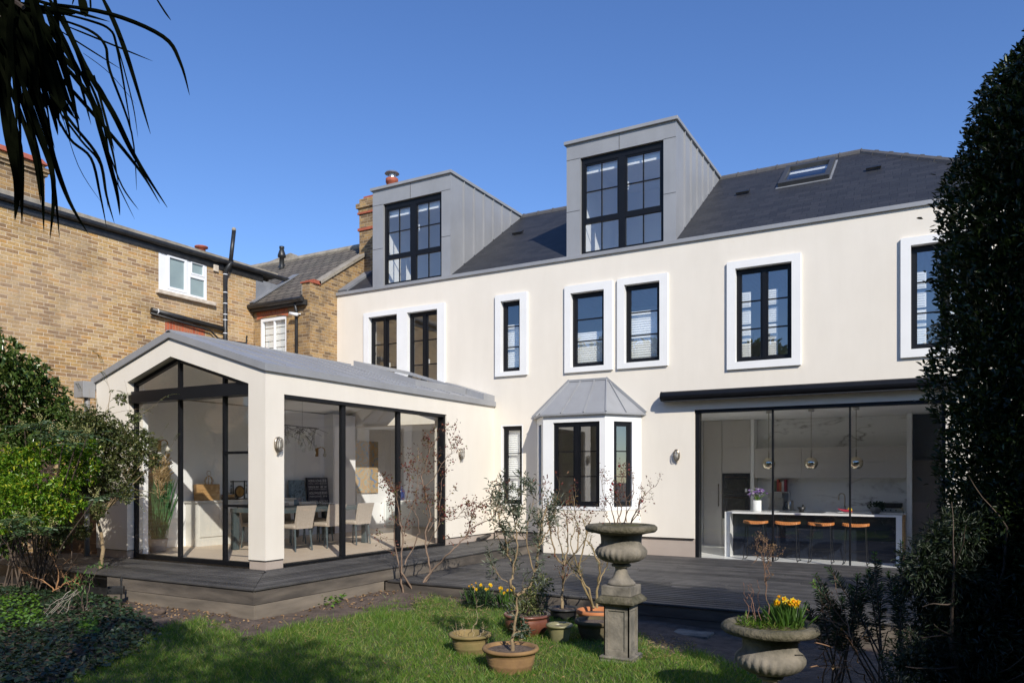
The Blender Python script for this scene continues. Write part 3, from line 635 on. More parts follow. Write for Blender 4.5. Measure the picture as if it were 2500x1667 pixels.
# sliding doors on the side
PS2 = lambda u, v, d: (XE - .06 - d, u, v)
m = MB(); y1, y2 = float(onX(838, 1100, XE - .08)[1]), float(onX(973, 1100, XE - .08)[1])
m.pbox(DY0, DY0 + .03, 0, DZ1, PS2, 0, .1); m.pbox(DY1 - .06, DY1 - .001, 0, DZ1, PS2, -.03, .12); m.pbox(DY0 + .03, DY1 - .06, DZ1 - .055, DZ1 - .001, PS2, -.05, .12); m.pbox(DY0 + .03, DY1 - .06, 0, .035, PS2, -.03, .12)
for y in (y1, y2): m.pbox(y - .05, y + .05, .035, DZ1 - .055, PS2, .01, .07)
o = m.build('sliding_door', M['black'], room)
ys = [DY0 + .03, y1, y2, DY1 - .06]
for i in range(3): MB().quad(PS2(ys[i] + (.05 if i else 0), .035, .04), PS2(ys[i + 1] - (.05 if i < 2 else 0), .035, .04), PS2(ys[i + 1] - (.05 if i < 2 else 0), DZ1 - .055, .04), PS2(ys[i] + (.05 if i else 0), DZ1 - .055, .04)).build('pane', M['glassd'], o)
# inside faces
m = MB(); m.box(-13.36, -13.2, YG + .301, DF, -.1, 2.93); m.box(-13.29, -13.15, DF, 17.0, -.1, 2.75); m.box(-13.199, -12.9, 13.99, 14.8, .011, 2.93); m.build('inner_wall', M['wallg'], room)
m = MB(); m.box(-13.2, -9.25, 17.0, 17.1, 0, 2.75); m.build('back_wall', M['wallg'], room)
m = MB(); m.box(-13.36, XE - .18, gy + .08, DF - .001, -.12, .01); m.box(-13.28, -9.25, DF, 17.0, -.12, .0095); m.build('floor', M['oak'], room)
m = MB()
m.holes(YG + .38, DF - .01, 0, .86, [rl], lambda u, v, d: PRr(u, v, .115 + d), .05); m.holes(YG + .38, DF - .01, 0, .9, [], lambda u, v, d: PRl(u, v, .115 + d), .05)
m.box(-13.15, -9.25, DF + .31, 17.0, 2.66, 2.75); m.build('ceiling', M['wallw'], room)
m = MB(); m.box(-13.2, -13.17, YG + .31, 13.98, .011, .15); m.build('skirting', M['wallw'], room)
m = MB(); m.box(xoL - .25, xoL - .002, YG + .301, YG + .40, .011, 2.95); m.build('window_reveal', M['wallw'], room)
# ================================================================ the neighbouring brick house
XO, YN = -15.518, 13.861
brick = thing('brick_house', 'yellow stock brick house next door with white windows and black pipes', 'house', (-16, YN, ZG))
zn, z0, zp = zm(560, 480, 3.92), zm(0, 500, 2.6133), zm(0, 0, 2.6133)
PO = lambda u, v, d: (XO - d, u, v)
wy0, wy1, wz0, wz1 = 11.109, 12.418, 5.66, 6.606
m = MB(); m.holes(3.0, YN + .3, -.6, 6.735, [(wy0, wy1, wz0, wz1)], PO, .3); m.box(-20, XO - .301, 3.0, 3.3, -.6, 6.735)
m.build('rear_wall', M['stock'], brick)
sx0, sx1, sz0, sz1 = float(onY(*zn(295, 1440), YN)[0]), float(onY(*zn(545, 1300), YN)[0]), 4.0, float(onY(*zn(420, 1150), YN)[2])
PN = lambda u, v, d: (u, YN + d, v)
m = MB(); m.holes(XO + .001, XW - .001, -.6, 5.83, [(sx0, sx1, sz0, sz1)], PN, .3)
m.box(-13.80, XW - .001, YN + .001, YN + .3, 5.83, 6.2)
m.prism([(XW - .003, YN + .301, -.6), (XW - .003, 21, -.6), (XW - .003, 21, 8.0), (XW - .003, 16.9, 8.02), (XW - .003, 16.2, 7.52), (XW - .003, YN + .301, 6.18)], (-.24, 0, 0))
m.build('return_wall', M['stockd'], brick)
m = MB(); m.bar((XW - .11, YN + .1, 6.25), (XW - .11, YN + .35, 6.25), .30, .09); m.box(-13.84, XW + .015, YN - .03, YN + .32, 6.2, 6.235)
m.build('parapet_cap', M['redtile'], brick)
m = MB(); m.bar((XW - .11, YN + .3, 6.24), (XW - .11, 16.4, 7.72), .30, .07); m.box(-13.83, -13.788, YN + .002, YN + .28, 5.75, 6.2); m.build('verge_mortar', M['cement'], brick)
# pitched tile roof behind
ez, ey, rs = 5.84, YN - .12, .70; ry = 16.8; rz = ez + rs * (ry - ey)
m = MB(); m.quad((-22, ey, ez), (-13.79, ey, ez), (-13.79, ry, rz), (-22, ry, rz)); m.quad((-22, ry, rz), (-13.79, ry, rz), (-13.79, 21, ez), (-22, 21, ez)); m.quad((-22, ey, ez - .06), (-13.79, ey, ez - .06), (-13.79, ey, ez), (-22, ey, ez))
m.build('tiled_roof', M['ptile'], brick)
m = MB(); m.tube([(-22, ry, rz - .03), (-13.8, ry, rz - .03)], .12, 8); m.build('ridge_tiles', M['cement'], brick)
m = MB(); m.tube([(XO + .02, ey - .06, ez - .07), (-13.62, ey - .06, ez - .07)], .065, 8); m.box(XO + .02, -13.62, ey - .02, YN - .001, ez - .2, ez - .07); m.build('eaves_gutter', M['blackp'], brick)
dx = float(onY(*zn(662, 1300), YN)[0])
m = MB(); m.tube([(dx, YN - .14, ez - .1), (dx, YN - .07, ez - .35), (dx, YN - .07, 2.0)], .04, 10); m.build('downpipe', M['blackp'], brick, True)
# sash window with arch
def soldier(name, c0, c1, z, rise, hh, P, lab=None):
    m = MB(); n = 10
    for i in range(n):
        a_, b_ = i / n, (i + 1) / n; f_ = lambda t: rise * (1 - (2 * t - 1) ** 2)
        u0, u1 = c0 + (c1 - c0) * a_, c0 + (c1 - c0) * b_
        vs = [P(u, v, d) for d in (-.006, .05) for u, v in ((u0, z + f_(a_)), (u1, z + f_(b_)), (u1, z + f_(b_) + hh), (u0, z + f_(a_) + hh))]
        m.add(vs, [(0, 1, 2, 3), (7, 6, 5, 4), (0, 4, 5, 1), (3, 2, 6, 7), (0, 3, 7, 4), (1, 5, 6, 2)])
    return m.build(name, M['redb'], brick)
soldier('brick_arch', sx0 - .12, sx1 + .06, sz1 - .03, .07, .22, PN)
m = MB(); m.frame(sx0 + .002, sx1 - .002, sz0, sz1 - .002, .06, PN, .02, .1, .05, .09); c = (sx0 + sx1) / 2; m.pbox(c - .018, c + .018, sz0 + .05, sz1 - .09, PN, .03, .09)
o = m.build('sash_window', M['upvc'], brick); MB().quad(PN(sx0 + .06, sz0 + .05, .06), PN(sx1 - .06, sz0 + .05, .06), PN(sx1 - .06, sz1 - .09, .06), PN(sx0 + .06, sz1 - .09, .06)).build('pane', M['glass'], o)
m = MB()
for i in range(5): m.pbox(sx0 + .06, sx1 - .06, 4.55 + i * .17, 4.70 + i * .17, PN, .12, .14)
m.build('roman_blind', M['wallw'], o)
# white casement in the rear wall
m = MB(); m.frame(wy0 + .001, wy1 - .001, wz0 + .001, wz1 - .001, .07, PO, .0, .08); ya, yb2 = wy0 + .22, wy0 + .80
m.pbox(wy0 + .07, ya, wz0 + .07, wz1 - .07, PO, .005, .06); m.pbox(yb2 - .05, yb2 + .05, wz0 + .07, wz1 - .07, PO, .004, .075)
m.frame(ya, yb2 - .05, wz0 + .07, wz1 - .07, .065, PO, -.012, .06); zmid = wz0 + .52; m.pbox(yb2 + .05, wy1 - .07, zmid - .04, zmid + .04, PO, .0, .075); m.frame(yb2 + .05, wy1 - .07, zmid + .04, wz1 - .07, .04, PO, -.01, .06)
o = m.build('casement_window', M['upvc'], brick, bevel=.005)
m = MB()
for (l, r_, b_, t_) in ((ya + .065, yb2 - .115, wz0 + .135, wz1 - .135), (yb2 + .09, wy1 - .11, zmid + .08, wz1 - .11), (yb2 + .05, wy1 - .07, wz0 + .07, zmid - .04)): m.quad(PO(l, b_, .03), PO(r_, b_, .03), PO(r_, t_, .03), PO(l, t_, .03))
m.build('pane', M['frost'], o); m = MB(); m.box(XO - .05, XO + .10, wy0 - .08, wy1 + .2, wz0 - .09, wz0 - .002); m.build('sill', M['stone'], o, bevel=.012)
soldier('brick_arch', 11.274, 12.351, 4.72, .07, .24, PO); soldier('brick_arch', 13.2, 13.75, 4.60, .04, .2, PO)
# gutter, parapet, flat roof
m = MB(); m.tube([(XO + .075, 3.0, 6.66), (XO + .075, 15.2, 6.74)], .062, 10); m.box(XO + .002, XO + .025, 3.0, YN + .3, 6.52, 6.70); m.box(XO + .03, XO + .12, 3, 14.9, 6.70, 6.725)
m.build('gutter', M['blackp'], brick)
m = MB(); m.box(XO - .36, XO - .01, 3.0, 14.7, 6.737, 6.87); m.box(-20, XO - .361, 3.0, 14.7, 6.70, 6.80)
g = [onY(*zn(x, y), 17.2) for x, y in ((300, 655), (585, 538), (680, 600), (690, 700), (420, 740))]
m.prism([tuple(p) for p in g], (0, .25, 0)); m.build('cement_parapet', M['cement'], brick)
m = MB(); m.add([PO(13.93, 5.9, -.01), PO(15.2, 6.55, -.01), PO(13.93, 6.55, -.01), PO(13.93, 5.9, .0), PO(15.2, 6.55, .0), PO(13.93, 6.55, .0)], [(0, 1, 2), (5, 4, 3), (0, 3, 4, 1), (1, 4, 5, 2), (2, 5, 3, 0)])
m.bar((XO + .05, ey - .02, ez + .035), (XO + .05, 15.3, ez + .035 + (15.3 - ey) * rs), .22, .03); m.build('lead_cheek', M['lead'], brick)
# soil pipes
m = MB(); px_ = XO + .085
def P_(x, y): p = onX(*z0(x, y), px_); return p
pts = [P_(1437, 900), P_(1437, 430), P_(1470, 375), P_(1493, 165)]; pts[0][2] = 3.2
m.tube(pts[:2], .055, 12); m.tube([pts[1], pts[2], pts[2] + (pts[3] - pts[2]) * .05], .062, 12); m.tube([pts[2], pts[3]], .05, 12)
m.tube([P_(968, 670), P_(1425, 790)], .058, 12); m.tube([P_(960, 690), P_(1340, 800), P_(1390, 850), P_(1425, 862)], .022, 8); m.tube([P_(1480, 872), P_(1570, 882), P_(1575, 835)], .022, 8)
o = m.build('soil_pipe', M['blackp'], brick, True)
for y in (445, 560, 630, 700, 735, 820): m = MB(); p = P_(1437, y); m.tube([p - (0, 0, .008), p + (0, 0, .008)], .0575, 12); m.build('pipe_joint', M['upvc'], o)
m = MB(); p = pts[2] + (pts[3] - pts[2]) * .97; m.ball(p + np.array([0, 0, .05]), .055, 10); m.build('pipe_guard', M['cement'], o)
m = MB(); a_ = P_(1000, 679); m.tube([a_, a_ + (P_(1425, 790) - a_) * .012], .062, 12); m.build('pipe_joint', M['upvc'], o)
m = MB(); q = onX(*z0(1378, 405), XO + .03); m.box(XO + .001, XO + .05, q[1] - .07, q[1] + .07, q[2] - .08, q[2] + .08); m.build('vent_cover', M['stone'], brick, bevel=.008)
m = MB(); b0 = np.array([-16.9 * 1.0, 16.15, 7.5]); vd = [(.09, -.15), (.075, .1), (.07, .35), (.12, .37), (.12, .42), (.06, .6), (.075, .62), (.075, .68)]
m.lathe(vd, b0, 12); m.build('vent_pipe', M['blackp'], brick, True)
# chimneys
m = MB(); cx0, cx1, cy0, cy1 = -13.72, -12.7, 15.9, 16.75
m.box(cx0, cx1, cy0, cy1, 6.3, 8.55); m.box(cx0 - .02, cx1 + .02, cy0 - .02, cy1 + .02, 8.5501, 8.66); m.box(cx0 - .07, cx1 + .07, cy0 - .07, cy1 + .07, 8.6601, 8.78); m.box(cx0, cx1, cy0, cy1, 8.7801, 8.92)
o = m.build('chimney', M['stockd'], brick)
m = MB(); m.box(cx0 - .035, cx1 + .035, cy0 - .035, cy1 + .035, 8.05, 8.12); m.box(cx0 - .04, cx1 + .04, cy0 - .04, cy1 + .04, 8.50, 8.548); m.box(-13.6, -13.25, 15.93, 16.2, 8.921, 8.98); m.build('brick_band', M['redtile'], o)
pp = onY(957, 443, 16.3); m = MB(); m.lathe([(.15, 8.9), (.15, float(pp[2]) - .05), (.17, float(pp[2]) - .04), (.17, float(pp[2]) + .06), (.13, float(pp[2]) + .07)], (float(pp[0]), 16.3, 0), 16); m.build('pot', M['redtile'], o, True)
m = MB(); zc_ = float(pp[2]) + .07; m.lathe([(.09, zc_), (.09, zc_ + .12)], (float(pp[0]), 16.3, 0), 12); m.lathe([(.2, zc_ + .13), (.17, zc_ + .17), (.03, zc_ + .2)], (float(pp[0]), 16.3, 0), 16)
for a_ in range(6): m.tube([(float(pp[0]) + .11 * math.cos(a_), 16.3 + .11 * math.sin(a_), zc_), (float(pp[0]) + .11 * math.cos(a_), 16.3 + .11 * math.sin(a_), zc_ + .14)], .008, 5)
m.build('cowl', rmat('steel_cowl', (.55, .56, .57), None, 6, .35, .8), o)
m = MB(); m.box(-17.2, -16.0, 7.0, 8.85, 6.82, 7.55); m.box(-17.24, -15.96, 6.96, 8.89, 7.551, 7.62); m.box(-17.28, -15.92, 6.92, 8.93, 7.621, 7.70); m.box(-17.2, -16, 7.0, 8.85, 7.701, 7.78)
o = m.build('chimney', M['stockd'], brick); m = MB(); m.prism([(-17.26, 6.95, 7.781), (-15.94, 6.95, 7.781), (-16.2, 6.95, 7.98), (-17.0, 6.95, 7.98)], (0, 1.95, 0)); m.build('tile_cap', M['redtile'], o)
m = MB(); m.lathe([(.1, 6.9), (.1, 7.0), (.16, 7.02), (.16, 7.05)], (-15.95, 12.6, 0.05), 12); m.build('pot', M['redtile'], brick, True)
# security camera on the brick return
sc = onY(*zn(620, 1125), YN - .16); cm = thing('security_camera', 'small white security camera beside the black downpipe on the brick wall', 'camera', sc)
m = MB(); m.tube([sc + np.array([-.13, -.02, .03]), sc + np.array([.10, .02, -.02])], .042, 10); m.build('camera_body', M['upvc'], cm, True)
m = MB(); m.tube([sc + np.array([.03, 0, 0]), sc + np.array([.06, .155, .03])], .016, 8); m.build('bracket', M['upvc'], cm)
# ================================================================ ground and decks
def gz(x, y):
    x, y = np.asarray(x, float), np.asarray(y, float)
    b = .012 * np.sin(3.1 * x + 1.3 * y) + .010 * np.sin(2.3 * y - 1.7 * x + 1) + .007 * np.sin(7.3 * x + 2) * np.sin(6.1 * y)
    bed = np.exp(-((y - 6.1) / .5) ** 2) * (x < -7.2) * .05 + np.exp(-(((x + 6.7) / .6) ** 2 + ((y - 8.6) / .6) ** 2)) * .06
    rub = .02 * np.sin(17 * x + 3 * y) * np.sin(13 * y - 4 * x) * (bed > .012)
    return ZG + b + bed + rub - .018 * np.clip(x + 6, 0, 8) * (np.clip(y - 6, 0, 3) / 3)
LB = np.array([(-400, 1600), (0, 1540), (250, 1528), (345, 1545), (430, 1522), (520, 1516), (600, 1545), (760, 1515), (880, 1488), (1000, 1466), (1060, 1452), (1220, 1472), (1400, 1506), (1560, 1545), (1640, 1585), (1720, 1585), (1850, 1640), (2000, 1760), (2600, 1900)], float)
IV = np.array([(-500, 1440), (0, 1440), (150, 1432), (330, 1500), (400, 1545), (330, 1600), (240, 1640), (150, 1700), (0, 1760), (-500, 1800)], float)
def inpoly(px, py, P):
    r = np.zeros(len(px), bool); n = len(P); j = n - 1
    for i in range(n):
        c = ((P[i, 1] > py) != (P[j, 1] > py)) & (px < (P[j, 0] - P[i, 0]) * (py - P[i, 1]) / (P[j, 1] - P[i, 1] + 1e-9) + P[i, 0]); r ^= c; j = i
    return r
def is_lawn(x, y, jit=0):
    P = np.stack([x, y, np.full_like(x, ZG)], 1); px, py = topx(P)
    nz_ = 6 * np.sin(9 * x + 4 * y) + 5 * np.sin(21 * x - 13 * y) + jit + 13 * (x < -5.2)
    behind = (P - EYE) @ WV < 3.0
    ok = (py > np.interp(px, LB[:, 0], LB[:, 1]) + nz_) & ~inpoly(px + nz_, py + nz_, IV)
    return (behind | ok) & (y < 9.1) & (y > -6) & (x > -9.5) & (x < 3)
fx_, fy_ = np.arange(-16, 6.01, .12), np.arange(-6, 16.01, .12)
gx = np.concatenate([[-300, -120, -60, -35, -24], fx_, [10, 18, 35, 80, 200]]); gy_ = np.concatenate([[-200, -80, -40, -22, -12], fy_, [22, 35, 60, 120, 300]])
GX, GY = np.meshgrid(gx, gy_, indexing='ij'); V = np.stack([GX, GY, gz(GX, GY)], -1).reshape(-1, 3)
ni, nj = len(gx), len(gy_); idx = np.arange(ni * nj).reshape(ni, nj)
F = np.stack([idx[:-1, :-1], idx[1:, :-1], idx[1:, 1:], idx[:-1, 1:]], -1).reshape(-1, 4)
kind(np_mesh('ground', V, F, M['soil'], smooth=True), 'structure')
cx_, cy_ = V[F].mean(1)[:, 0], V[F].mean(1)[:, 1]
Fl = F[is_lawn(cx_, cy_)]; u, inv = np.unique(Fl, return_inverse=True)
kind(np_mesh('lawn', V[u] + (0, 0, .006), inv.reshape(-1, 4), M['lawn'], smooth=True), 'structure')
# raised deck round the garden room
C0, C1 = (-7.42, 6.63), (XE, YG)
m = MB(); n = 10; st = (C1[1] - C0[1]) / n; sx = (C0[0] - C1[0]) / n
for k in range(n):
    ya, yb_ = C0[1] + k * st, C0[1] + (k + 1) * st - .032
    xm = lambda y: C0[0] - (y - C0[1]) * (C0[0] - C1[0]) / (C1[1] - C0[1]) - .003
    cuts = [-13.9] + sorted(rnd.uniform(-13, -8.5) for _ in range(1)) + [None]
    for i in range(2):
        a_ = cuts[i] + (.003 if i else 0); b_ = cuts[i + 1]
        p = [(a_, ya, -.028), ((b_ - .003) if b_ else xm(ya), ya, -.028), ((b_ - .003) if b_ else xm(yb_), yb_, -.028), (a_, yb_, -.028)]
        m.prism(p, (0, 0, .028))
    x1, x0_ = C0[0] - k * sx, C0[0] - (k + 1) * sx + .032
    ym = lambda x: C0[1] + (C0[0] - x) * (C1[1] - C0[1]) / (C0[0] - C1[0]) + .003
    c = rnd.uniform(9.5, 13.5)
    m.prism([(x0_, ym(x0_), -.028), (x1, ym(x1), -.028), (x1, c - .003, -.028), (x0_, c - .003, -.028)], (0, 0, .028)); m.prism([(x0_, c + .003, -.028), (x1, c + .003, -.028), (x1, DF - .005, -.028), (x0_, DF - .005, -.028)], (0, 0, .028))
m.prism([(-13.9, C1[1] + .002, -.028), (xoL, C1[1] + .002, -.028), (xoL, C1[1] + .12, -.028), (-13.9, C1[1] + .12, -.028)], (0, 0, .025))
dk = kind(m.build('raised_deck', M['deck'], bevel=.007), 'structure')
m = MB(); e = .022
for q, mt_ in (((-10.45, C0[0] - e, C0[1] + .022, C0[1] + .047, -.205, -.032), 'fascia'), ((-10.45, C0[0] - e, C0[1] + .024, C0[1] + .049, -.46, -.211), 'fascial'), ((C0[0] - e - .025, C0[0] - e, C0[1] + .05, DF - .01, -.205, -.032), 'fascia'), ((C0[0] - e - .027, C0[0] - e - .002, C0[1] + .052, 9.2, -.46, -.211), 'fascial')): m = MB(); m.box(*q); m.build('fascia_board', M[mt_], dk, bevel=.003)
m = MB(); m.box(-13.85, C0[0] - .1, C0[1] + .25, DF - .02, -.5, -.06); m.build('gap_shade_block', M['blackp'], dk)  # solid black block under the boards stands for the shade in their gaps
m = MB(); y = 9.2
while y < DF - .02:
    c = rnd.uniform(-6, -1); y1_ = min(y + .117, DF - .012)
    m.box(-7.38, c - .003, y, y1_, ZLOW - .028, ZLOW); m.box(c + .003, 2.2, y, y1_, ZLOW - .028, ZLOW); y += .149
dk = kind(m.build('lower_deck', M['deck'], bevel=.007), 'structure')
m = MB(); m.box(-7.44, 2.2, 9.222, 9.247, -.36, ZLOW - .032); m.box(-7.44, 2.2, 9.224, 9.249, -.62, -.366); m.build('fascia_board', M['fascia'], dk, bevel=.003)
m = MB(); m.box(-7.36, 2.1, 9.45, DF - .03, -.6, ZLOW - .05); m.build('gap_shade_block', M['blackp'], dk)  # same black fill below the lower boards, darkening the gaps like shade
# ================================================================ kitchen
M['taupe'] = rmat('taupe_cupboard', (.60, .57, .54), (.58, .55, .52), 2, .5)
M['navy'] = rmat('navy_panel', (.012, .016, .026), (.014, .018, .03), 3, .25)
M['ctop'] = rmat('white_worktop', (.84, .84, .83), (.80, .80, .79), 4, .25)
M['steel'] = rmat('brushed_steel', (.55, .54, .52), (.48, .47, .45), 12, .3, .9)
M['brassg'] = rmat('smoked_gold_glass', (.66, .60, .47), (.62, .56, .43), 3, .05, 1)
M['tan'] = rmat('tan_leather', (.60, .22, .055), (.50, .17, .04), 20, .5)
M['wood'] = rmat('warm_wood', (.55, .33, .14), (.42, .235, .095), 5, .55, stretch=(1, 1, 7))
M['woodd'] = rmat('dark_wood', (.09, .055, .03), (.06, .035, .02), 6, .5)
def marble():
    m, nt, N, L, B = newmat('veined_marble'); v = objvec(nt); 
    w = N.new('ShaderNodeTexNoise'); w.inputs['Scale'].default_value = 1.1; w.inputs['Detail'].default_value = 6; w.inputs['Distortion'].default_value = 1.3
    mp = N.new('ShaderNodeMapping'); mp.inputs['Rotation'].default_value = (0, R_(32), 0); mp.inputs['Scale'].default_value = (.55, 1, 1.7); L.new(v, mp.inputs['Vector']); L.new(mp.outputs[0], w.inputs['Vector'])
    d = math_(nt, 'ABSOLUTE', math_(nt, 'SUBTRACT', w.outputs['Fac'], .5)); vein = ramp(nt, d, [(0, (.30, .29, .28)), (.014, (.60, .59, .58)), (.045, (.86, .86, .85))])
    col = mixc(nt, ramp(nt, noise(nt, v, 1.6, 3), [(.45, (0, 0, 0)), (.6, (1, 1, 1))]), (.86, .86, .85), vein); L.new(col, B.inputs['Base Color']); B.inputs['Roughness'].default_value = .2; return m
M['marble'] = marble()
YB = 18.3
t = thing('tall_cupboard', 'tall taupe kitchen cupboard with a long bar handle beside the black ovens', 'cupboard', (-4.76, 18.5, ZK))
m = MB(); m.box(-4.99, -4.537, YB + .02, 18.71, ZK, 2.745); m.build('carcass', M['taupe'], t)
for (a_, b_) in ((ZK + .1, 2.09), (2.095, 2.74)): m = MB(); m.box(-4.985, -4.54, YB, YB + .0195, a_, b_); m.build('door', M['taupe'], t, bevel=.002)
m = MB(); m.tube([(-4.61, YB - .04, .69), (-4.61, YB - .04, 1.23)], .009, 8); m.box(-4.618, -4.602, YB - .04, YB, .71, .73); m.box(-4.618, -4.602, YB - .04, YB, 1.19, 1.21); m.build('handle', M['woodd'], t)
t = thing('oven_tower', 'taupe tower unit with two black built-in ovens', 'oven unit', (-4.2, 18.5, ZK))
m = MB(); m.box(-4.531, -3.872, YB + .02, 18.71, ZK, 2.745); m.build('carcass', M['taupe'], t)
for (a_, b_) in ((1.485, 2.09), (2.095, 2.74), (ZK + .1, .4)): m = MB(); m.box(-4.528, -3.876, YB, YB + .0195, a_, b_); m.build('door', M['taupe'], t, bevel=.002)
for (a_, b_) in ((1.0, 1.478), (.405, .994)):
    m = MB(); m.box(-4.52, -3.884, YB - .012, YB + .0195, a_, b_); o = m.build('oven', M['navy'], t, bevel=.003)
    m = MB(); m.tube([(-4.45, YB - .05, b_ - .09), (-3.95, YB - .05, b_ - .09)], .008, 8); m.build('handle', M['woodd'], o)
    m = MB(); m.box(-4.4, -4.0, YB - .015, YB - .0125, a_ + .08, b_ - .14); m.build('oven_window', M['blackp'], o)
m = MB(); m.box(-3.99, -3.94, YB - .017, YB - .0125, 1.04, 1.12); m.build('sticker', M['upvc'], t)
m = MB(); m.box(-3.868, -3.79, YB + .01, 18.715, ZK, 2.748); single(m.build('side_panel', M['wallw']), (-3.83, 18.5, ZK), 'white vertical end panel between the ovens and the wall cupboards', 'panel')
m = MB(); m.box(-.60, -.50, YB - .1, 18.715, ZK, 2.748); single(m.build('side_panel', M['wallw']), (-.55, 18.4, ZK), 'white vertical end panel where the marble splashback stops beside the dark cupboards', 'panel')
m = MB(); m.box(-3.785, -.605, 18.695, 18.718, .62, 2.748); single(m.build('splashback', M['marble']), (-2.2, 18.7, .62), 'white marble splashback with grey diagonal veins behind the kitchen counter', 'splashback')
t = thing('wall_cupboards', 'long row of taupe wall cupboards hung on the marble wall', 'cupboard', (-2.2, 18.5, 1.37))
m = MB(); m.box(-3.785, -.605, YB + .04, 18.69, 1.37, 2.06); m.build('carcass', M['taupe'], t)
xs_ = (-3.785, -2.733, -1.674, -.605)
for i in range(3):
    for (a_, b_) in ((1.37, 1.712), (1.718, 2.06)): m = MB(); m.box(xs_[i] + .003, xs_[i + 1] - .003, YB + .02, YB + .039, a_, b_); m.build('door', M['taupe'], t, bevel=.002)
t = thing('base_cupboards', 'low taupe base cupboards under a white worktop along the marble wall', 'cupboard', (-2.2, 18.4, ZK))
m = MB(); m.box(-3.785, -.605, 18.1, 18.69, ZK, .60); m.build('carcass', M['taupe'], t); m = MB(); m.box(-3.785, -.605, 18.06, 18.692, .60, .63); m.build('worktop', M['ctop'], t)
t = thing('larder_cupboard', 'dark taupe double cupboard and blue panel beyond the marble wall', 'cupboard', (.2, 18.5, ZK))
m = MB(); m.box(-.495, .88, YB + .1, 18.715, ZK, 1.75); m.build('carcass', rmat('deep_taupe', (.17, .15, .14), None, 2, .5), t)
for (a_, b_) in ((-.49, .08), (.09, .87)): m = MB(); m.box(a_, b_, YB + .08, YB + .099, ZK + .05, .85); m.build('door', rmat('brown_grey_door', (.23, .19, .17), None, 2, .5), t)
m = MB(); m.box(-.495, .88, YB + .3, 18.715, 1.751, 2.748); m.build('upper_panel', rmat('slate_blue_panel', (.10, .115, .15), None, 2, .5), t)
# island
IY0, IY1, IX0, IX1, IZ = 15.87, 16.75, -3.875, -.60, .675
t = thing('kitchen_island', 'navy kitchen island with a white waterfall worktop facing the garden', 'kitchen island', (-2.2, 16.3, ZK))
m = MB(); m.box(IX0, IX1, IY0, IY1, IZ - .035, IZ); m.box(IX0, IX0 + .1, IY0, IY1, ZK, IZ - .0355); m.box(IX1 - .1, IX1, IY0, IY1, ZK, IZ - .0355); m.build('worktop', M['ctop'], t, bevel=.003)
m = MB(); m.box(IX0 + .101, IX1 - .101, IY0 + .30, IY1 - .02, ZK, IZ - .036); m.build('front_panel', M['navy'], t)
m = MB(); m.box(IX1 + .001, IX1 + .03, IY0 + .03, IY1, ZK, IZ - .02); m.build('end_panel', M['wood'], t)
m = MB(); m.box(-2.9, -2.0, 16.15, 16.6, IZ + .0005, IZ + .006); m.build('hob', M['navy'], t)
# stools
def stool_proto(x, y):
    t = thing('bar_stool', '', 'stool', (x, y, ZK), 'tan bar stools at the kitchen island')
    m = MB(); n = 14; zs_ = .455
    for i in range(n):
        a_, b_ = i / n, (i + 1) / n
        f_ = lambda q: .02 * (2 * q - 1) ** 2; g_ = lambda q: .10 * math.sqrt(max(0, 1 - abs(2 * q - 1) ** 3)) + .06
        u0, u1 = x - .235 + .47 * a_ + .002, x - .235 + .47 * b_ - .002
        for (za, zb_) in ((0, .055),):
            v0, v1 = g_(a_), g_(b_)
            m.add([(u0, y - v0, zs_ + f_(a_)), (u1, y - v1, zs_ + f_(b_)), (u1, y + v1, zs_ + f_(b_)), (u0, y + v0, zs_ + f_(a_)), (u0, y - v0 * .8, zs_ + .05 + f_(a_)), (u1, y - v1 * .8, zs_ + .05 + f_(b_)), (u1, y + v1 * .8, zs_ + .05 + f_(b_)), (u0, y + v0 * .8, zs_ + .05 + f_(a_))], [(3, 2, 1, 0), (4, 5, 6, 7), (0, 1, 5, 4), (2, 3, 7, 6), (0, 4, 7, 3), (1, 2, 6, 5)])
    m.build('seat', M['tan'], t, bevel=.008)
    for s in (-1, 1):
        m = MB(); xx = x + s * .17; xb = x + s * .20
        m.tube([(xx, y - .1, zs_), (xb, y - .17, ZK + .03), (xb + s * .015, y - .19, ZK + .008), (xb, y - .1, ZK + .008), (xb, y + .1, ZK + .008), (xb + s * .015, y + .19, ZK + .008), (xb, y + .17, ZK + .03), (xx, y + .1, zs_)], .008, 6); m.build('leg_frame', M['black'], t)
    m = MB(); m.tube([(x - .19, y - .14, ZK + .24), (x + .19, y - .14, ZK + .24)], .007, 6); m.tube([(x - .19, y + .14, ZK + .24), (x + .19, y + .14, ZK + .24)], .007, 6); m.build('footrest', M['black'], t)
    return t
labs = ['tan saddle bar stool nearest the vase of purple flowers', 'second tan bar stool along from the vase end of the island', 'third tan bar stool from the vase, in front of the hob side of the tap', 'tan bar stool farthest from the vase, in the shade below the tap']
s0 = stool_proto(-3.20, 15.62); s0['label'] = labs[0]
for i, x in enumerate((-2.59, -1.975, -1.365)): c = copy_tree(s0, None, labs[i + 1]); c.location = (x, 15.62, ZK)
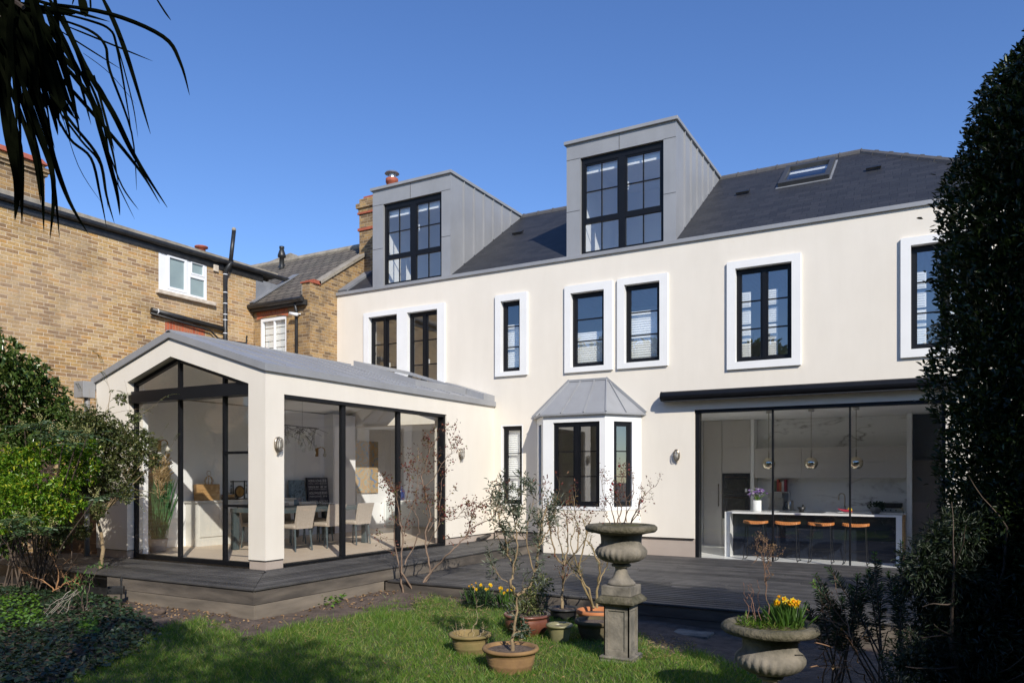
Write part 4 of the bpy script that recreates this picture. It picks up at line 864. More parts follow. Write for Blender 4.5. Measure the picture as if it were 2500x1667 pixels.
# pendants
def pendant(x):
    t = thing('pendant_lamp', '', 'pendant lamp', (x, 16.2, 1.53), 'smoked gold globe pendants over the island')
    m = MB(); pr = [(max(.001, .13 * math.sin(a_)), 1.665 - .13 * math.cos(a_)) for a_ in np.linspace(.55, math.pi - .12, 16)]; m.lathe(pr, (x, 16.2, 0), 28, cap=False); m.build('globe', M['brassg'], t, True)
    m = MB(); m.tube([(x, 16.2, 1.79), (x, 16.2, 1.93)], .013, 8); m.tube([(x, 16.2, 1.93), (x, 16.2, 2.70)], .006, 6); m.build('cord', M['nickel'], t)
    m = MB(); m.lathe([(.055, 2.70), (.06, 2.71), (.06, 2.748)], (x, 16.2, 0), 18); m.build('ceiling_rose', M['steel'], t)
    return t
p0 = pendant(-3.055); p0['label'] = 'smoked gold globe pendant nearest the ovens, crossed by a door frame'
for x, l in ((-2.235, 'middle smoked gold globe pendant over the island, hanging clear of the frames'), (-1.41, 'smoked gold globe pendant above the kitchen tap, just past the second door frame')): c = copy_tree(p0, None, l); c.location = (x, 16.2, 1.53)
# small kitchen things
def small(name, label, cat, c, fn, mat, **k):
    m = MB(); fn(m, np.array(c, float)); return single(m.build(name, mat, None, **k), c, label, cat)
zi, zc = IZ + .001, .631
vx = -3.31
vt = thing('flower_vase', 'white cylinder vase of purple and lilac flowers on the white island', 'vase', (vx, 16.3, zi))
m = MB(); m.lathe([(.085, zi), (.088, zi + .02), (.088, zi + .23), (.078, zi + .23), (.075, zi + .2)], (vx, 16.3, 0), 20); m.build('vase', M['ctop'], vt, True)
M['iris'] = leaf_mat('purple_petal', (.13, .03, .25), (.40, .30, .62), (.75, .68, .85), .5, .3)
M['stemg'] = leaf_mat('flower_stem', (.10, .20, .04), (.20, .30, .07), None, .5, .2)
m = MB()
for i in range(26):
    a_ = rnd.uniform(0, 6.28); r = rnd.uniform(.02, .19); m.tube([(vx, 16.3, zi + .2), (vx + r * .5 * math.cos(a_), 16.3 + r * .5 * math.sin(a_), zi + .3), (vx + r * math.cos(a_), 16.3 + r * math.sin(a_), zi + .30 + rnd.uniform(.02, .16))], .005, 5)
m.build('stems', M['stemg'], vt)
m = MB()
for i in range(46):
    a_ = rnd.uniform(0, 6.28); r = rnd.uniform(.02, .2); c = (vx + r * math.cos(a_), 16.3 + r * math.sin(a_), zi + .33 + rnd.uniform(0, .17) - r * .2); m.ball(c, rnd.uniform(.016, .034), 6, rnd.uniform(.6, 1.3), rnd.uniform(.6, 1.3), rnd.uniform(.5, 1))
m.build('flowers', M['iris'], vt)
small('coffee_machine', 'pale coffee machine on the counter behind the flower vase', 'coffee machine', (-3.3, 18.35, zc), lambda m, c: (m.box(c[0] - .16, c[0] + .16, 18.25, 18.55, zc, zc + .06), m.box(c[0] - .16, c[0] + .16, 18.4, 18.55, zc + .06, zc + .36), m.box(c[0] - .16, c[0] + .16, 18.22, 18.4, zc + .27, zc + .40)), M['steel'], bevel=.01)
bk = [(.62, .56, .42), (.16, .18, .12), (.55, .10, .08), (.60, .20, .10), (.75, .72, .68), (.35, .05, .08)]
for i in range(6):
    h_ = .22 + .03 * ((i * 7) % 3); x = -3.42 + i * .055
    small('cookbook', ['cream cookbook standing nearest the ovens', 'dark green cookbook second along from the ovens', 'red cookbook in the middle of the row of books', 'orange red cookbook beside the middle of the row', 'white cookbook near the worktop end of the row', 'dark red cookbook at the worktop end of the row'][i] , 'book', (x, 18.6, zc + .42), lambda m, c: m.box(x, x + .05, 18.5, 18.66, zc + .42, zc + .42 + h_), rmat('book_cover', bk[i], None, 9, .6), bevel=.003)['group'] = 'cookbooks on the shelf'
small('book_shelf', 'small white raised shelf that carries the cookbooks', 'shelf', (-3.28, 18.6, zc), lambda m, c: (m.box(-3.46, -3.04, 18.5, 18.68, zc + .40, zc + .419), m.box(-3.46, -3.445, 18.56, 18.68, zc, zc + .4), m.box(-3.055, -3.04, 18.56, 18.68, zc, zc + .4)), M['ctop'])
kt = thing('kettle', 'steel kettle with a black handle on the back worktop', 'kettle', (-2.98, 18.35, zc))
m = MB(); m.lathe([(.075, zc), (.08, zc + .02), (.075, zc + .2), (.06, zc + .225)], (-2.98, 18.35, 0), 18); m.build('body', M['steel'], kt, True)
m = MB(); m.tube([(-3.055, 18.35, zc + .19), (-3.10, 18.35, zc + .18), (-3.10, 18.35, zc + .06), (-3.06, 18.35, zc + .03)], .011, 7); m.lathe([(.1, zc - .0), (.1, zc + .008)], (-2.96, 18.35, 0), 16); m.build('handle', M['blackp'], kt)
mt = thing('mortar', 'black mortar and pestle near the middle of the island', 'mortar', (-2.455, 16.45, zi))
m = MB(); m.lathe([(.05, zi), (.045, zi + .03), (.09, zi + .1), (.085, zi + .1), (.05, zi + .05)], (-2.455, 16.45, 0), 18); m.build('bowl', M['blackp'], mt, True); m = MB(); m.tube([(-2.46, 16.45, zi + .06), (-2.42, 16.45, zi + .15)], [.012, .018], 8); m.build('pestle', M['blackp'], mt)
small('kitchen_tap', 'bronze swan neck tap rising from the island', 'tap', (-1.65, 16.55, zi), lambda m, c: (m.tube([(-1.65, 16.55, zi), (-1.65, 16.55, zi + .13)], .022, 10), m.tube([(-1.65, 16.55, zi + .12)] + [(-1.65 - .055 + .055 * math.cos(a_), 16.55, zi + .33 + .055 * math.sin(a_)) for a_ in np.linspace(0, math.pi, 9)] + [(-1.76, 16.55, zi + .25)], .013, 8)), M['nickel'], smooth=True)
ft = thing('fruit_plate', 'plate of red peppers and a yellow fruit below the tap', 'plate of fruit', (-1.62, 16.25, zi))
m = MB(); m.lathe([(.06, zi), (.15, zi + .02), (.145, zi + .022), (.05, zi + .008)], (-1.62, 16.25, 0), 18); m.build('plate', M['ctop'], ft)
m = MB(); [m.tube([(-1.74 + .03 * i, 16.2, zi + .09 - .01 * i), (-1.66 + .03 * i, 16.22, zi + .06), (-1.60 + .03 * i, 16.24, zi + .03)], [.008, .018, .01], 7) for i in range(5)]; m.build('peppers', rmat('red_pepper', (.45, .02, .05), None, 9, .3), ft); m = MB(); m.ball((-1.53, 16.27, zi + .07), .05, 10); m.build('fruit', rmat('yellow_fruit', (.75, .5, .03), None, 9, .4), ft)
pt = thing('herb_pot', 'dark potted herb on the shaded end of the island', 'potted plant', (-1.08, 16.4, zi))
m = MB(); m.lathe([(.06, zi), (.10, zi + .05), (.10, zi + .13), (.09, zi + .13)], (-1.08, 16.4, 0), 16); m.build('pot', M['urn'], pt)
HERB = (pt, (-1.08, 16.4, zi + .13))
rt = thing('record_player', 'black and silver record player at the end of the back counter', 'record player', (-.93, 18.35, zc))
m = MB(); m.box(-1.2, -.68, 18.15, 18.5, zc, zc + .09); m.build('base', M['steel'], rt, bevel=.005); m = MB(); m.box(-1.2, -.68, 18.15, 18.5, zc + .13, zc + .2); m.build('lid', M['blackp'], rt); m = MB(); m.box(-1.18, -.7, 18.2, 18.48, zc + .0905, zc + .1295); m.build('deck_plate', M['blackp'], rt)
m = MB(); [m.tube([(-1.1 + .1 * i, 18.149, zc + .045), (-1.1 + .1 * i, 18.135, zc + .045)], .016, 8) for i in range(4)]; m.build('knobs', M['blackp'], rt)
small('wall_switch', 'small white switch plate high on the marble wall', 'switch', (-3.6, 18.69, 2.3), lambda m, c: m.box(-3.65, -3.55, 18.68, 18.694, 2.28, 2.38), M['upvc'], bevel=.003)
# ================================================================ dining room
M['cloth'] = rmat('oatmeal_fabric', (.46, .39, .32), (.40, .335, .27), 30, .95, bmp=.15, bscale=180)
M['tleg'] = rmat('teal_grey_paint', (.055, .075, .08), (.07, .09, .095), 5, .55)
M['side'] = rmat('stone_white_paint', (.66, .645, .60), (.63, .615, .57), 3, .5)
M['brass'] = rmat('aged_brass', (.52, .33, .13), (.36, .22, .09), 14, .35, .9)
FZ = .011
t = thing('dining_table', 'long dark teal dining table with thick square legs', 'table', (-11.1, 11.2, FZ))
m = MB(); m.box(-11.72, -10.48, 9.9, 12.46, .72, .80); m.build('tabletop', M['tleg'], t, bevel=.006)
for x in (-11.66, -10.54):
    for y in (9.97, 12.39): m = MB(); m.box(x - .055, x + .055, y - .055, y + .055, FZ, .72); m.build('leg', M['tleg'], t, bevel=.008)
def chair_proto():
    t = thing('dining_chair', '', 'chair', (0, 0, 0), 'oatmeal fabric chairs round the dining table')
    m = MB(); m.prism([(-.23, -.22, .42), (.22, -.24, .42), (.22, .24, .42), (-.23, .22, .42)], (0, 0, .075)); m.build('seat', M['cloth'], t, bevel=.025)
    m = MB(); n = 8   # back leans away (+x is the back)
    for i in range(n):
        a_, b_ = i / n, (i + 1) / n; w = lambda q: .205 + .02 * q; xo = lambda q: .19 + .09 * q ** 1.4
        za, zb_ = .42 + .43 * a_, .42 + .43 * b_
        m.add([(xo(a_), -w(a_), za), (xo(a_) + .055, -w(a_), za), (xo(a_) + .055, w(a_), za), (xo(a_), w(a_), za), (xo(b_), -w(b_), zb_), (xo(b_) + .055, -w(b_), zb_), (xo(b_) + .055, w(b_), zb_), (xo(b_), w(b_), zb_)], ([(3, 2, 1, 0)] if i == 0 else []) + ([(4, 5, 6, 7)] if i == n - 1 else []) + [(0, 1, 5, 4), (1, 2, 6, 5), (2, 3, 7, 6), (3, 0, 4, 7)])
    m.build('backrest', M['cloth'], t, smooth=False)
    for (x, y) in ((-.19, -.18), (-.19, .18), (.19, -.19), (.19, .19)): m = MB(); m.tube([(x, y, .42), (x * 1.22, y * 1.12, 0)], [.022, .013], 8); m.build('leg', M['tleg'], t)
    return t
ch0 = chair_proto(); first = [True]
def chair(x, y, rz, label):
    o = ch0 if first[0] else copy_tree(ch0); first[0] = False; o.location = (x, y, FZ); o.rotation_euler = (0, 0, rz); o['label'] = label
chair(-10.56, 10.42, 0, 'oatmeal dining chair nearest the corner pillar, back to the side doors')
chair(-10.54, 11.23, 0, 'middle oatmeal dining chair with its back to the side doors')
chair(-10.52, 12.05, 0, 'oatmeal dining chair behind the first black door frame, back to the side doors')
chair(-11.63, 10.5, math.pi, 'oatmeal dining chair on the sideboard side of the table, near the gable glass')
chair(-11.63, 11.35, math.pi, 'middle dining chair on the sideboard side of the table')
chair(-11.63, 12.15, math.pi, 'dining chair on the sideboard side facing the far end of the table')
# sideboard
t = thing('sideboard', 'long stone white panelled sideboard along the grey wall', 'sideboard', (-13, 11.2, FZ)); SX0, SX1 = -13.168, -12.82
m = MB(); m.box(SX0, SX1, 10.03, 12.62, FZ, .88); m.box(SX1, SX1 + .015, 10.02, 12.62, FZ, .15); m.build('carcass', M['side'], t); m = MB(); m.box(SX0, SX1 + .04, 9.99, 12.66, .88, .915); m.build('top', M['side'], t, bevel=.004)
for i in range(4):
    a_ = 10.08 + i * .63; m = MB(); PS_ = lambda u, v, d: (SX1 - d, u, v)
    if i in (0, 3): m.frame(a_, a_ + .58, .19, .85, .075, PS_, -.02, -.001); m.pbox(a_ + .075, a_ + .505, .265, .775, PS_, -.008, -.001); o = m.build('door', M['side'], t)
    else:
        o = None
        for k in range(3): m = MB(); m.pbox(a_, a_ + .58, .19 + k * .225, .40 + k * .225, PS_, -.02, -.001); o = m.build('drawer', M['side'], t, bevel=.003); m = MB(); m.ball((SX1 + .035, a_ + .29, .295 + k * .225), .017, 8); m.build('knob', M['blackp'], o)
zs0 = .916
t = thing('wooden_crate', 'small open pine crate on the sunlit end of the sideboard', 'crate', (-13, 10.42, zs0))
m = MB(); m.box(-13.16, -13.145, 10.22, 10.62, zs0, zs0 + .33)
for k in range(3): m.box(-13.145, -12.88, 10.22, 10.235, zs0 + .11 * k, zs0 + .11 * k + .105); m.box(-13.145, -12.88, 10.605, 10.62, zs0 + .11 * k, zs0 + .11 * k + .105)
m.box(-13.145, -12.88, 10.236, 10.604, zs0, zs0 + .015); m.box(-13.145, -12.88, 10.236, 10.604, zs0 + .315, zs0 + .33)
for k in range(3): m.box(-12.895, -12.885, 10.236, 10.604, zs0 + .016 + .1 * k, zs0 + .112 + .1 * k)
m.build('slats', M['wood'], t)
t = thing('wire_lantern', 'small copper wire lantern on top of the pine crate', 'lantern', (-13.0, 10.45, zs0 + .331))
zl0 = zs0 + .331; m = MB()
for a_ in np.linspace(0, math.pi, 5)[:-1]:
    m.tube([(-13 + .09 * s_ * math.cos(a_) * r_, 10.45 + .09 * s_ * math.sin(a_) * r_, zl0 + h_) for s_, r_, h_ in ((-1, .7, 0), (-1, 1, .07), (-1, .5, .15), (0, 0, .17), (1, .5, .15), (1, 1, .07), (1, .7, 0))], .005, 5)
m.tube([(-13, 10.45 + .05 * math.cos(a_), zl0 + .22 + .05 * math.sin(a_)) for a_ in np.linspace(0, 6.28, 14)], .004, 5)
m.build('wire_frame', M['brass'], t); m = MB(); m.lathe([(.05, zl0), (.055, zl0 + .05), (.04, zl0 + .09)], (-13, 10.45, 0), 12); m.build('glass_holder', M['upvc'], t)
t = thing('table_gong', 'small bronze gong on a black tasselled stand on the sideboard', 'gong', (-13, 11.22, zs0))
m = MB(); yg = 11.22
for s_ in (-1, 1): m.box(-13.02, -13.0, yg + s_ * .15 - .009, yg + s_ * .15 + .009, zs0 + .02, zs0 + .40); m.tube([(-13.01, yg + s_ * .2, zs0 + .38), (-13.01, yg + s_ * .2, zs0 + .30)], .005, 5); m.ball((-13.01, yg + s_ * .2, zs0 + .29), .017, 8); m.tube([(-13.01, yg + s_ * .2, zs0 + .26), (-13.01, yg + s_ * .2, zs0 + .12)], [.006, .018], 7)
m.box(-13.02, -13.0, yg - .22, yg + .22, zs0 + .37, zs0 + .392); m.box(-13.06, -12.96, yg - .19, yg + .19, zs0, zs0 + .022); m.build('stand', M['blackp'], t)
m = MB(); m.lathe([(.125, -.012), (.13, 0), (.125, .012)], (0, 0, 0), 24); m.v = [(-12.985 + v[2], yg + v[0], zs0 + .165 + v[1]) for v in m.v]; o = m.build('gong_rim', M['woodd'], t)
m = MB(); m.lathe([(.10, .013), (.04, .015), (.03, .022), (.005, .024)], (0, 0, 0), 24); m.v = [(-12.985 + v[2], yg + v[0], zs0 + .165 + v[1]) for v in m.v]; m.build('gong_face', M['brass'], t)
for i, (a_, b_, z_, h_, mt_, l) in enumerate(((10.82, 11.02, 0, .055, 'woodd', 'dark wooden box at the bottom of the little stack'), (10.83, 11.0, .056, .055, 'wood', 'lighter wooden box lying on the dark box'))): small('keepsake_box', l, 'box', (-13, (a_ + b_) / 2, zs0 + z_), lambda m, c: m.box(-13.08, -12.88, a_, b_, zs0 + z_, zs0 + z_ + h_), M[mt_], bevel=.003)
small('linen_box', 'pale stone coloured box between the wooden boxes and the gong', 'box', (-13.02, 11.1, zs0), lambda m, c: m.box(-13.14, -13.05, 11.03, 11.25, zs0, zs0 + .15), M['side'], bevel=.004)
# low bench behind the chairs with leaning pictures
small('low_bench', 'low dark bench against the wall carrying two leaning canvases', 'bench', (-13, 13.4, FZ), lambda m, c: (m.box(-13.165, -12.8, 12.7, 13.98, .62, .68), m.box(-13.15, -12.82, 12.72, 12.78, FZ, .62), m.box(-13.15, -12.82, 13.9, 13.96, FZ, .62)), M['woodd'])
def canvas(name, label, y0, y1, z0, z1, mat, lean=.07):
    t = thing(name, label, 'picture', (-13.05, (y0 + y1) / 2, z0)); m = MB()
    P = lambda u, v, d: (-13.0 - lean * (v - z0) / (z1 - z0) - d, u, v); m.pbox(y0, y1, z0, z1, P, 0, .04); o = m.build('canvas', mat, t); return t, P
def paint_mat(name, cols, scale, dist, seed=0):
    m, nt, N, L, B = newmat(name); v = objvec(nt); n1 = noise(nt, v, scale, 5, .6, dist); st = [(i / (len(cols) - 1) * .5 + .25, c) for i, c in enumerate(cols)]
    L.new(ramp(nt, n1, st), B.inputs['Base Color']); B.inputs['Roughness'].default_value = .6; return m
canvas('figure_painting', 'dark blue brushed painting leaning beside the lettered canvas', 12.72, 13.2, .681, 1.32, paint_mat('blue_brushwork', [(.02, .03, .05), (.07, .12, .17), (.20, .29, .36), (.03, .05, .08), (.33, .42, .48)], 4.5, 2.5))
hk, PH = canvas('lettered_canvas', 'navy canvas of white place names leaning against the wall', 13.27, 13.97, .681, 1.375, rmat('navy_canvas', (.035, .038, .06), None, 8, .8))
def text_mesh(txt, width, height, P, u0, vb, parent, name='lettering', mat=None):
    cu = bpy.data.curves.new('t', 'FONT'); cu.body = txt; cu.size = 1; o = bpy.data.objects.new('t', cu); COL.objects.link(o)
    bpy.context.view_layer.update(); me = bpy.data.meshes.new_from_object(o.evaluated_get(bpy.context.evaluated_depsgraph_get())); bpy.data.objects.remove(o)
    co = np.zeros(len(me.vertices) * 3); me.vertices.foreach_get('co', co); co = co.reshape(-1, 3); mn, mx = co.min(0), co.max(0)
    off = np.array(wloc(parent)); nv = np.array([P(u0 + (c[0] - mn[0]) / (mx[0] - mn[0]) * width, vb + (c[1] - mn[1]) / (mx[1] - mn[1]) * height, -.003) for c in co]) - off
    me.vertices.foreach_set('co', nv.astype(np.float32).ravel()); me.name = name; me.materials.clear(); return link_mesh(name, me, mat, parent)
M['ink'] = rmat('white_lettering', (.70, .70, .72), None, 4, .8)
for txt, w_, h_, dz, us in (('HONG KONG 香港', .60, .075, .11, .07), ('SAMPAN  LAMMA  BEAN CURD', .62, .022, .155, .06), ('REPULSE BAY  180  100', .60, .045, .245, .06), ('SOCIETY  PAVILION  LANDMARK', .60, .022, .285, .06), ('HOLLYWOOD ROAD', .60, .055, .395, .07), ('MAH JONG  麻雀', .60, .05, .475, .07), ('GREEN APRONS', .60, .055, .60, .08), ('RACE  WEEK', .5, .022, .65, .12)):
    text_mesh(txt, w_, h_, PH, 13.27 + us - .02, 1.375 - dz, hk, 'lettering', M['ink'])
small('abstract_painting', 'large unframed abstract painting in greens, orange and deep blue', 'painting', (-13.14, 15.4, .95), lambda m, c: m.box(-13.149, -13.11, 14.85, 15.95, .97, 2.33), paint_mat('abstract_brushwork', [(.03, .04, .08), (.28, .34, .32), (.42, .40, .32), (.55, .32, .12), (.30, .36, .36), (.12, .20, .45), (.62, .62, .55)], 3.2, 1.8))
t = thing('bay_reflection_cabinet', 'long white cabinet with a perforated front, added to stand for the bay wall reflection', 'stand-in cabinet', (-11.6, 16.4, FZ))  # cabinet stands in for the white reflection of the lower bay wall
m = MB(); m.box(-13.1, -9.6, 16.2, 16.6, .72, .76); m.box(-13.1, -13.06, 16.2, 16.6, FZ, .72); m.box(-9.64, -9.6, 16.2, 16.6, FZ, .72); m.build('case', M['wallw'], t); m = MB(); m.box(-13.059, -9.641, 16.21, 16.23, .1, .72); m.build('perforated_panel', rmat('perforated_white', (.72, .75, .74), (.50, .53, .52), 120, .6, lo=.45, hi=.55), t)
jt = thing('ginger_jar', 'blue and white lattice patterned jar on the long white cabinet', 'jar', (-12.7, 16.38, .761))
m = MB(); m.lathe([(.1, .761), (.13, .79), (.135, 1.0), (.1, 1.06), (.08, 1.07)], (-12.7, 16.38, 0), 20); mj, nt, N, L, B = newmat('lattice_glaze'); v = objvec(nt); ck = N.new('ShaderNodeTexChecker'); ck.inputs['Scale'].default_value = 22; mp = N.new('ShaderNodeMapping'); mp.inputs['Rotation'].default_value = (R_(45), R_(45), R_(45)); L.new(v, mp.inputs[0]); L.new(mp.outputs[0], ck.inputs[0]); ck.inputs[1].default_value = (.02, .03, .12, 1); ck.inputs[2].default_value = (.05, .07, .2, 1); L.new(ck.outputs[0], B.inputs['Base Color']); B.inputs['Roughness'].default_value = .15
m.build('body', mj, jt, True); m = MB(); m.lathe([(.08, 1.07), (.085, 1.08), (.06, 1.12), (.02, 1.14)], (-12.7, 16.38, 0), 16); m.build('lid', mj, jt, True)
# sconces
def sconce(y, z, label):
    t = thing('wall_sconce', label, 'wall light', (-13.18, y, z), 'brass arm wall lights'); m = MB(); m.box(-13.199, -13.17, y - .04, y + .04, z - .13, z + .08); m.build('back_plate', M['brass'], t, bevel=.006)
    m = MB(); m.tube([(-13.17, y, z)] + [(-13.17 + .12 * (1 - math.cos(a_)), y, z + .09 * math.sin(a_)) for a_ in np.linspace(.3, math.pi, 8)], .011, 7); m.build('arm', M['brass'], t)
    m = MB(); m.tube([(-12.93, y, z), (-12.93, y, z - .06)], .02, 8); m.ball((-12.93, y, z - .10), .045, 10); m.build('bulb', M['bulb'], t)
sconce(9.45, 2.02, 'brass swan arm wall light near the gable glass, above the tall grass'); sconce(13.73, 2.02, 'brass arm wall light above the lettered canvas')
# chandelier
t = thing('leaf_chandelier', 'dark branching chandelier with small white discs hung on two wires', 'chandelier', (-11.15, 11.2, 2.1))
m = MB(); yA, yB_ = 10.2, 11.95; zc0 = 2.38; m.tube([(-11.15, yA, zc0 + .05), (-11.15, yB_ - .3, zc0)], .007, 6); m.tube([(-11.15, 10.75, zc0), (-11.15, 10.75, 3.45)], .003, 4); m.tube([(-11.15, 11.2, zc0), (-11.15, 11.2, 3.45)], .003, 4); dsc = []
for i in range(24):
    y = rnd.uniform(yA, yB_ - .25); q = np.array([-11.15, y, zc0 + .02]); d = np.array([rnd.uniform(-.5, .5), rnd.uniform(-.5, .6), rnd.uniform(-.9, -.05)]); d /= np.linalg.norm(d); e_ = q + d * rnd.uniform(.2, .5); m.tube([q, (q + e_) / 2 + (0, 0, .03), e_], .0035, 4)
    for k in range(2): e2 = e_ + np.array([rnd.uniform(-.15, .15), rnd.uniform(-.15, .18), rnd.uniform(-.1, .06)]); m.tube([(q + e_) / 2 + (0, 0, .03), e2], .0028, 4); dsc.append(e2)
m.build('branches', M['blackp'], t)
for p in dsc: m = MB(); m.lathe([(.042, -.002), (.042, .002)], (0, 0, 0), 12); a_ = rnd.uniform(0, 3.1); ca, sa = math.cos(a_), math.sin(a_); m.v = [(p[0] + v[0] * ca - v[2] * sa, p[1] + v[0] * sa + v[2] * ca, p[2] + v[1]) for v in m.v]; m.build('disc', M['wallw'], t)
GRASSPOT = (-12.62, 9.02, FZ)
# ================================================================ plant helpers
def unit(a): return a / (np.linalg.norm(a, axis=-1, keepdims=True) + 1e-9)
def leaves(name, P, D, L, W, mat, parent=None, fold=.25, droop=.25, nb=(0, 0, 1), spread=.6, bl=.38, seed=None, V=None):
    """leaf blades: six corners, folded along the midrib"""
    P = np.asarray(P, float); n = len(P); D = unit(np.asarray(D, float)); L = np.broadcast_to(L, (n,))[:, None]; W = np.broadcast_to(W, (n,))[:, None]
    N = np.broadcast_to(np.asarray(nb, float), (n, 3)) + rng.normal(0, spread, (n, 3)); N = unit(N - (N * D).sum(1, keepdims=True) * D); S = np.cross(D, N)
    up = N * W * fold
    v = np.stack([P, P + D * L * bl + S * W * .5 + up - N * L * droop * .1, P + D * L * .75 + S * W * .36 + up * .7 - N * L * droop * .45, P + D * L - N * L * droop, P + D * L * .75 - S * W * .36 + up * .7 - N * L * droop * .45, P + D * L * bl - S * W * .5 + up - N * L * droop * .1], 1).reshape(-1, 3)
    b = np.arange(n)[:, None] * 6; F = np.concatenate([b + np.array([[0, 1, 2, 3]]), b + np.array([[0, 3, 4, 5]])], 1).reshape(-1, 4)
    return np_mesh(name, v, F, mat, parent)
def clusters(name, blobs, n, k, L, W, mat, parent, shell=.6, up=.4, droop=.25):
    """leaves in rosettes of k at the twig ends"""
    p, d = blob_pts(blobs, n, shell); ax = unit(d + (0, 0, up) + rng.normal(0, .35, (n, 3))); P = np.repeat(p, k, 0) + rng.normal(0, L * .12, (n * k, 3)); A = np.repeat(ax, k, 0)
    D = A * rng.uniform(.25, 1.0, (n * k, 1)) + np.cross(A, rdir(n * k)) * 1.0; s = np.repeat(rng.uniform(.75, 1.25, n), k) * rng.uniform(.8, 1.1, n * k)
    return leaves(name, P, D, s * L, s * W, mat, parent, .22, droop, (0, 0, 1), .5)
def rdir(n): return unit(rng.normal(0, 1, (n, 3)))
def blob_pts(blobs, n, shell=.55):
    B = np.array([(*b[0], b[1]) for b in blobs], float); w = B[:, 3] ** 2; k = rng.choice(len(B), n, p=w / w.sum()); d = rdir(n)
    r = B[k, 3] * (1 - shell * rng.random(n) ** 2.2) * (1 + .16 * np.sin(5 * d[:, 0] + 3 * B[k, 0]) * np.sin(6 * d[:, 2] + B[k, 1]))
    return B[k, :3] + d * r[:, None], d
def grow(p, d, L, r, lev, segs, tips, wob=.25, up=.15, kids=(2, 4), k=5, ratio=.62, ang=.75, fork=.35):
    p = np.array(p, float); d = unit(np.array(d, float)); pts = [p.copy()]; rad = [r]
    for i in range(k):
        d = unit(d + rng.normal(0, wob, 3) * .6 + np.array([0, 0, up])); p = p + d * L / k; pts.append(p.copy()); rad.append(r * (1 - .6 * (i + 1) / k))
        tips.append((p.copy(), d.copy(), lev))
        if lev > 0 and i >= 1:
            for _ in range(rnd.randint(0, kids[1] - kids[0]) + (1 if rnd.random() < fork else 0)):
                e = unit(d + rng.normal(0, ang, 3)); grow(p, e, L * ratio * rnd.uniform(.6, 1.1), rad[-1] * .6, lev - 1, segs, tips, wob, up, kids, max(3, k - 1), ratio, ang, fork)
    segs.append((pts, rad))
def stems_mesh(name, segs, mat, parent, n=5, smooth=True):
    m = MB()
    for pts, rad in segs: m.tube(pts, rad, n if rad[0] > .006 else 4, False)
    return m.build(name, mat, parent, smooth)
def poly3(pxs, w, jit=0.0):
    return [at(x, y, w + rnd.uniform(-jit, jit)) for x, y in pxs]
def taper(pts, r0, r1): n = len(pts); return [r0 + (r1 - r0) * i / (n - 1) for i in range(n)]
LM = {}
LM['bay'] = leaf_mat('glossy_evergreen_leaf', (.016, .030, .010), (.032, .056, .016), (.085, .12, .03), .38, .14)
LM['laurel'] = leaf_mat('laurel_leaf', (.035, .070, .014), (.085, .145, .032), (.16, .18, .05), .27, .2)
LM['choisya'] = leaf_mat('lime_evergreen_leaf', (.065, .155, .014), (.17, .32, .028), (.52, .52, .05), .27, .4)
LM['cot'] = leaf_mat('small_olive_leaf', (.050, .072, .020), (.125, .15, .05), (.26, .24, .10), .32, .25)
LM['mah'] = leaf_mat('pinnate_leaf', (.030, .060, .025), (.07, .12, .05), (.14, .18, .06), .3, .15)
LM['olive'] = leaf_mat('grey_green_leaf', (.065, .085, .055), (.13, .155, .105), (.19, .21, .16), .5, .15)
LM['rosel'] = leaf_mat('bronze_rose_leaf', (.10, .022, .018), (.20, .06, .03), (.13, .15, .03), .5, .3)
LM['hip'] = rmat('rose_hip', (.24, .025, .025), (.15, .015, .02), 30, .35)
LM['ivy'] = leaf_mat('ground_ivy_leaf', (.014, .030, .015), (.030, .056, .026), (.06, .10, .035), .4, .12)
LM['weed'] = leaf_mat('bright_weed_leaf', (.06, .15, .015), (.14, .27, .03), None, .5, .35)
LM['daf'] = leaf_mat('daffodil_petal', (.78, .55, .015), (.88, .68, .03), None, .5, .3)
LM['dafc'] = rmat('daffodil_trumpet', (.80, .38, .008), (.72, .30, .008), 30, .5)
LM['strap'] = leaf_mat('strap_leaf', (.05, .12, .025), (.11, .21, .045), None, .45, .3)
LM['spurge'] = leaf_mat('spurge_leaf', (.022, .045, .025), (.045, .08, .035), None, .5, .15)
LM['spurget'] = leaf_mat('young_spurge_leaf', (.09, .20, .025), (.16, .28, .04), None, .5, .3)
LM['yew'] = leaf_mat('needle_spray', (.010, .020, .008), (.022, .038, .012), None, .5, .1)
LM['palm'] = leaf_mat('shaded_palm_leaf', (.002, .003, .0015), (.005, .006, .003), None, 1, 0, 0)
LM['pampas'] = leaf_mat('feather_plume', (.50, .36, .20), (.66, .50, .30), None, .8, .3)
LM['reed'] = leaf_mat('artificial_reed', (.05, .16, .06), (.10, .27, .10), None, .45, .3)
LM['litter'] = leaf_mat('dead_leaf', (.22, .12, .06), (.40, .26, .13), None, .8, .15)
LM['far'] = leaf_mat('tree_leaf', (.03, .055, .015), (.06, .10, .025), None, .5, .25)
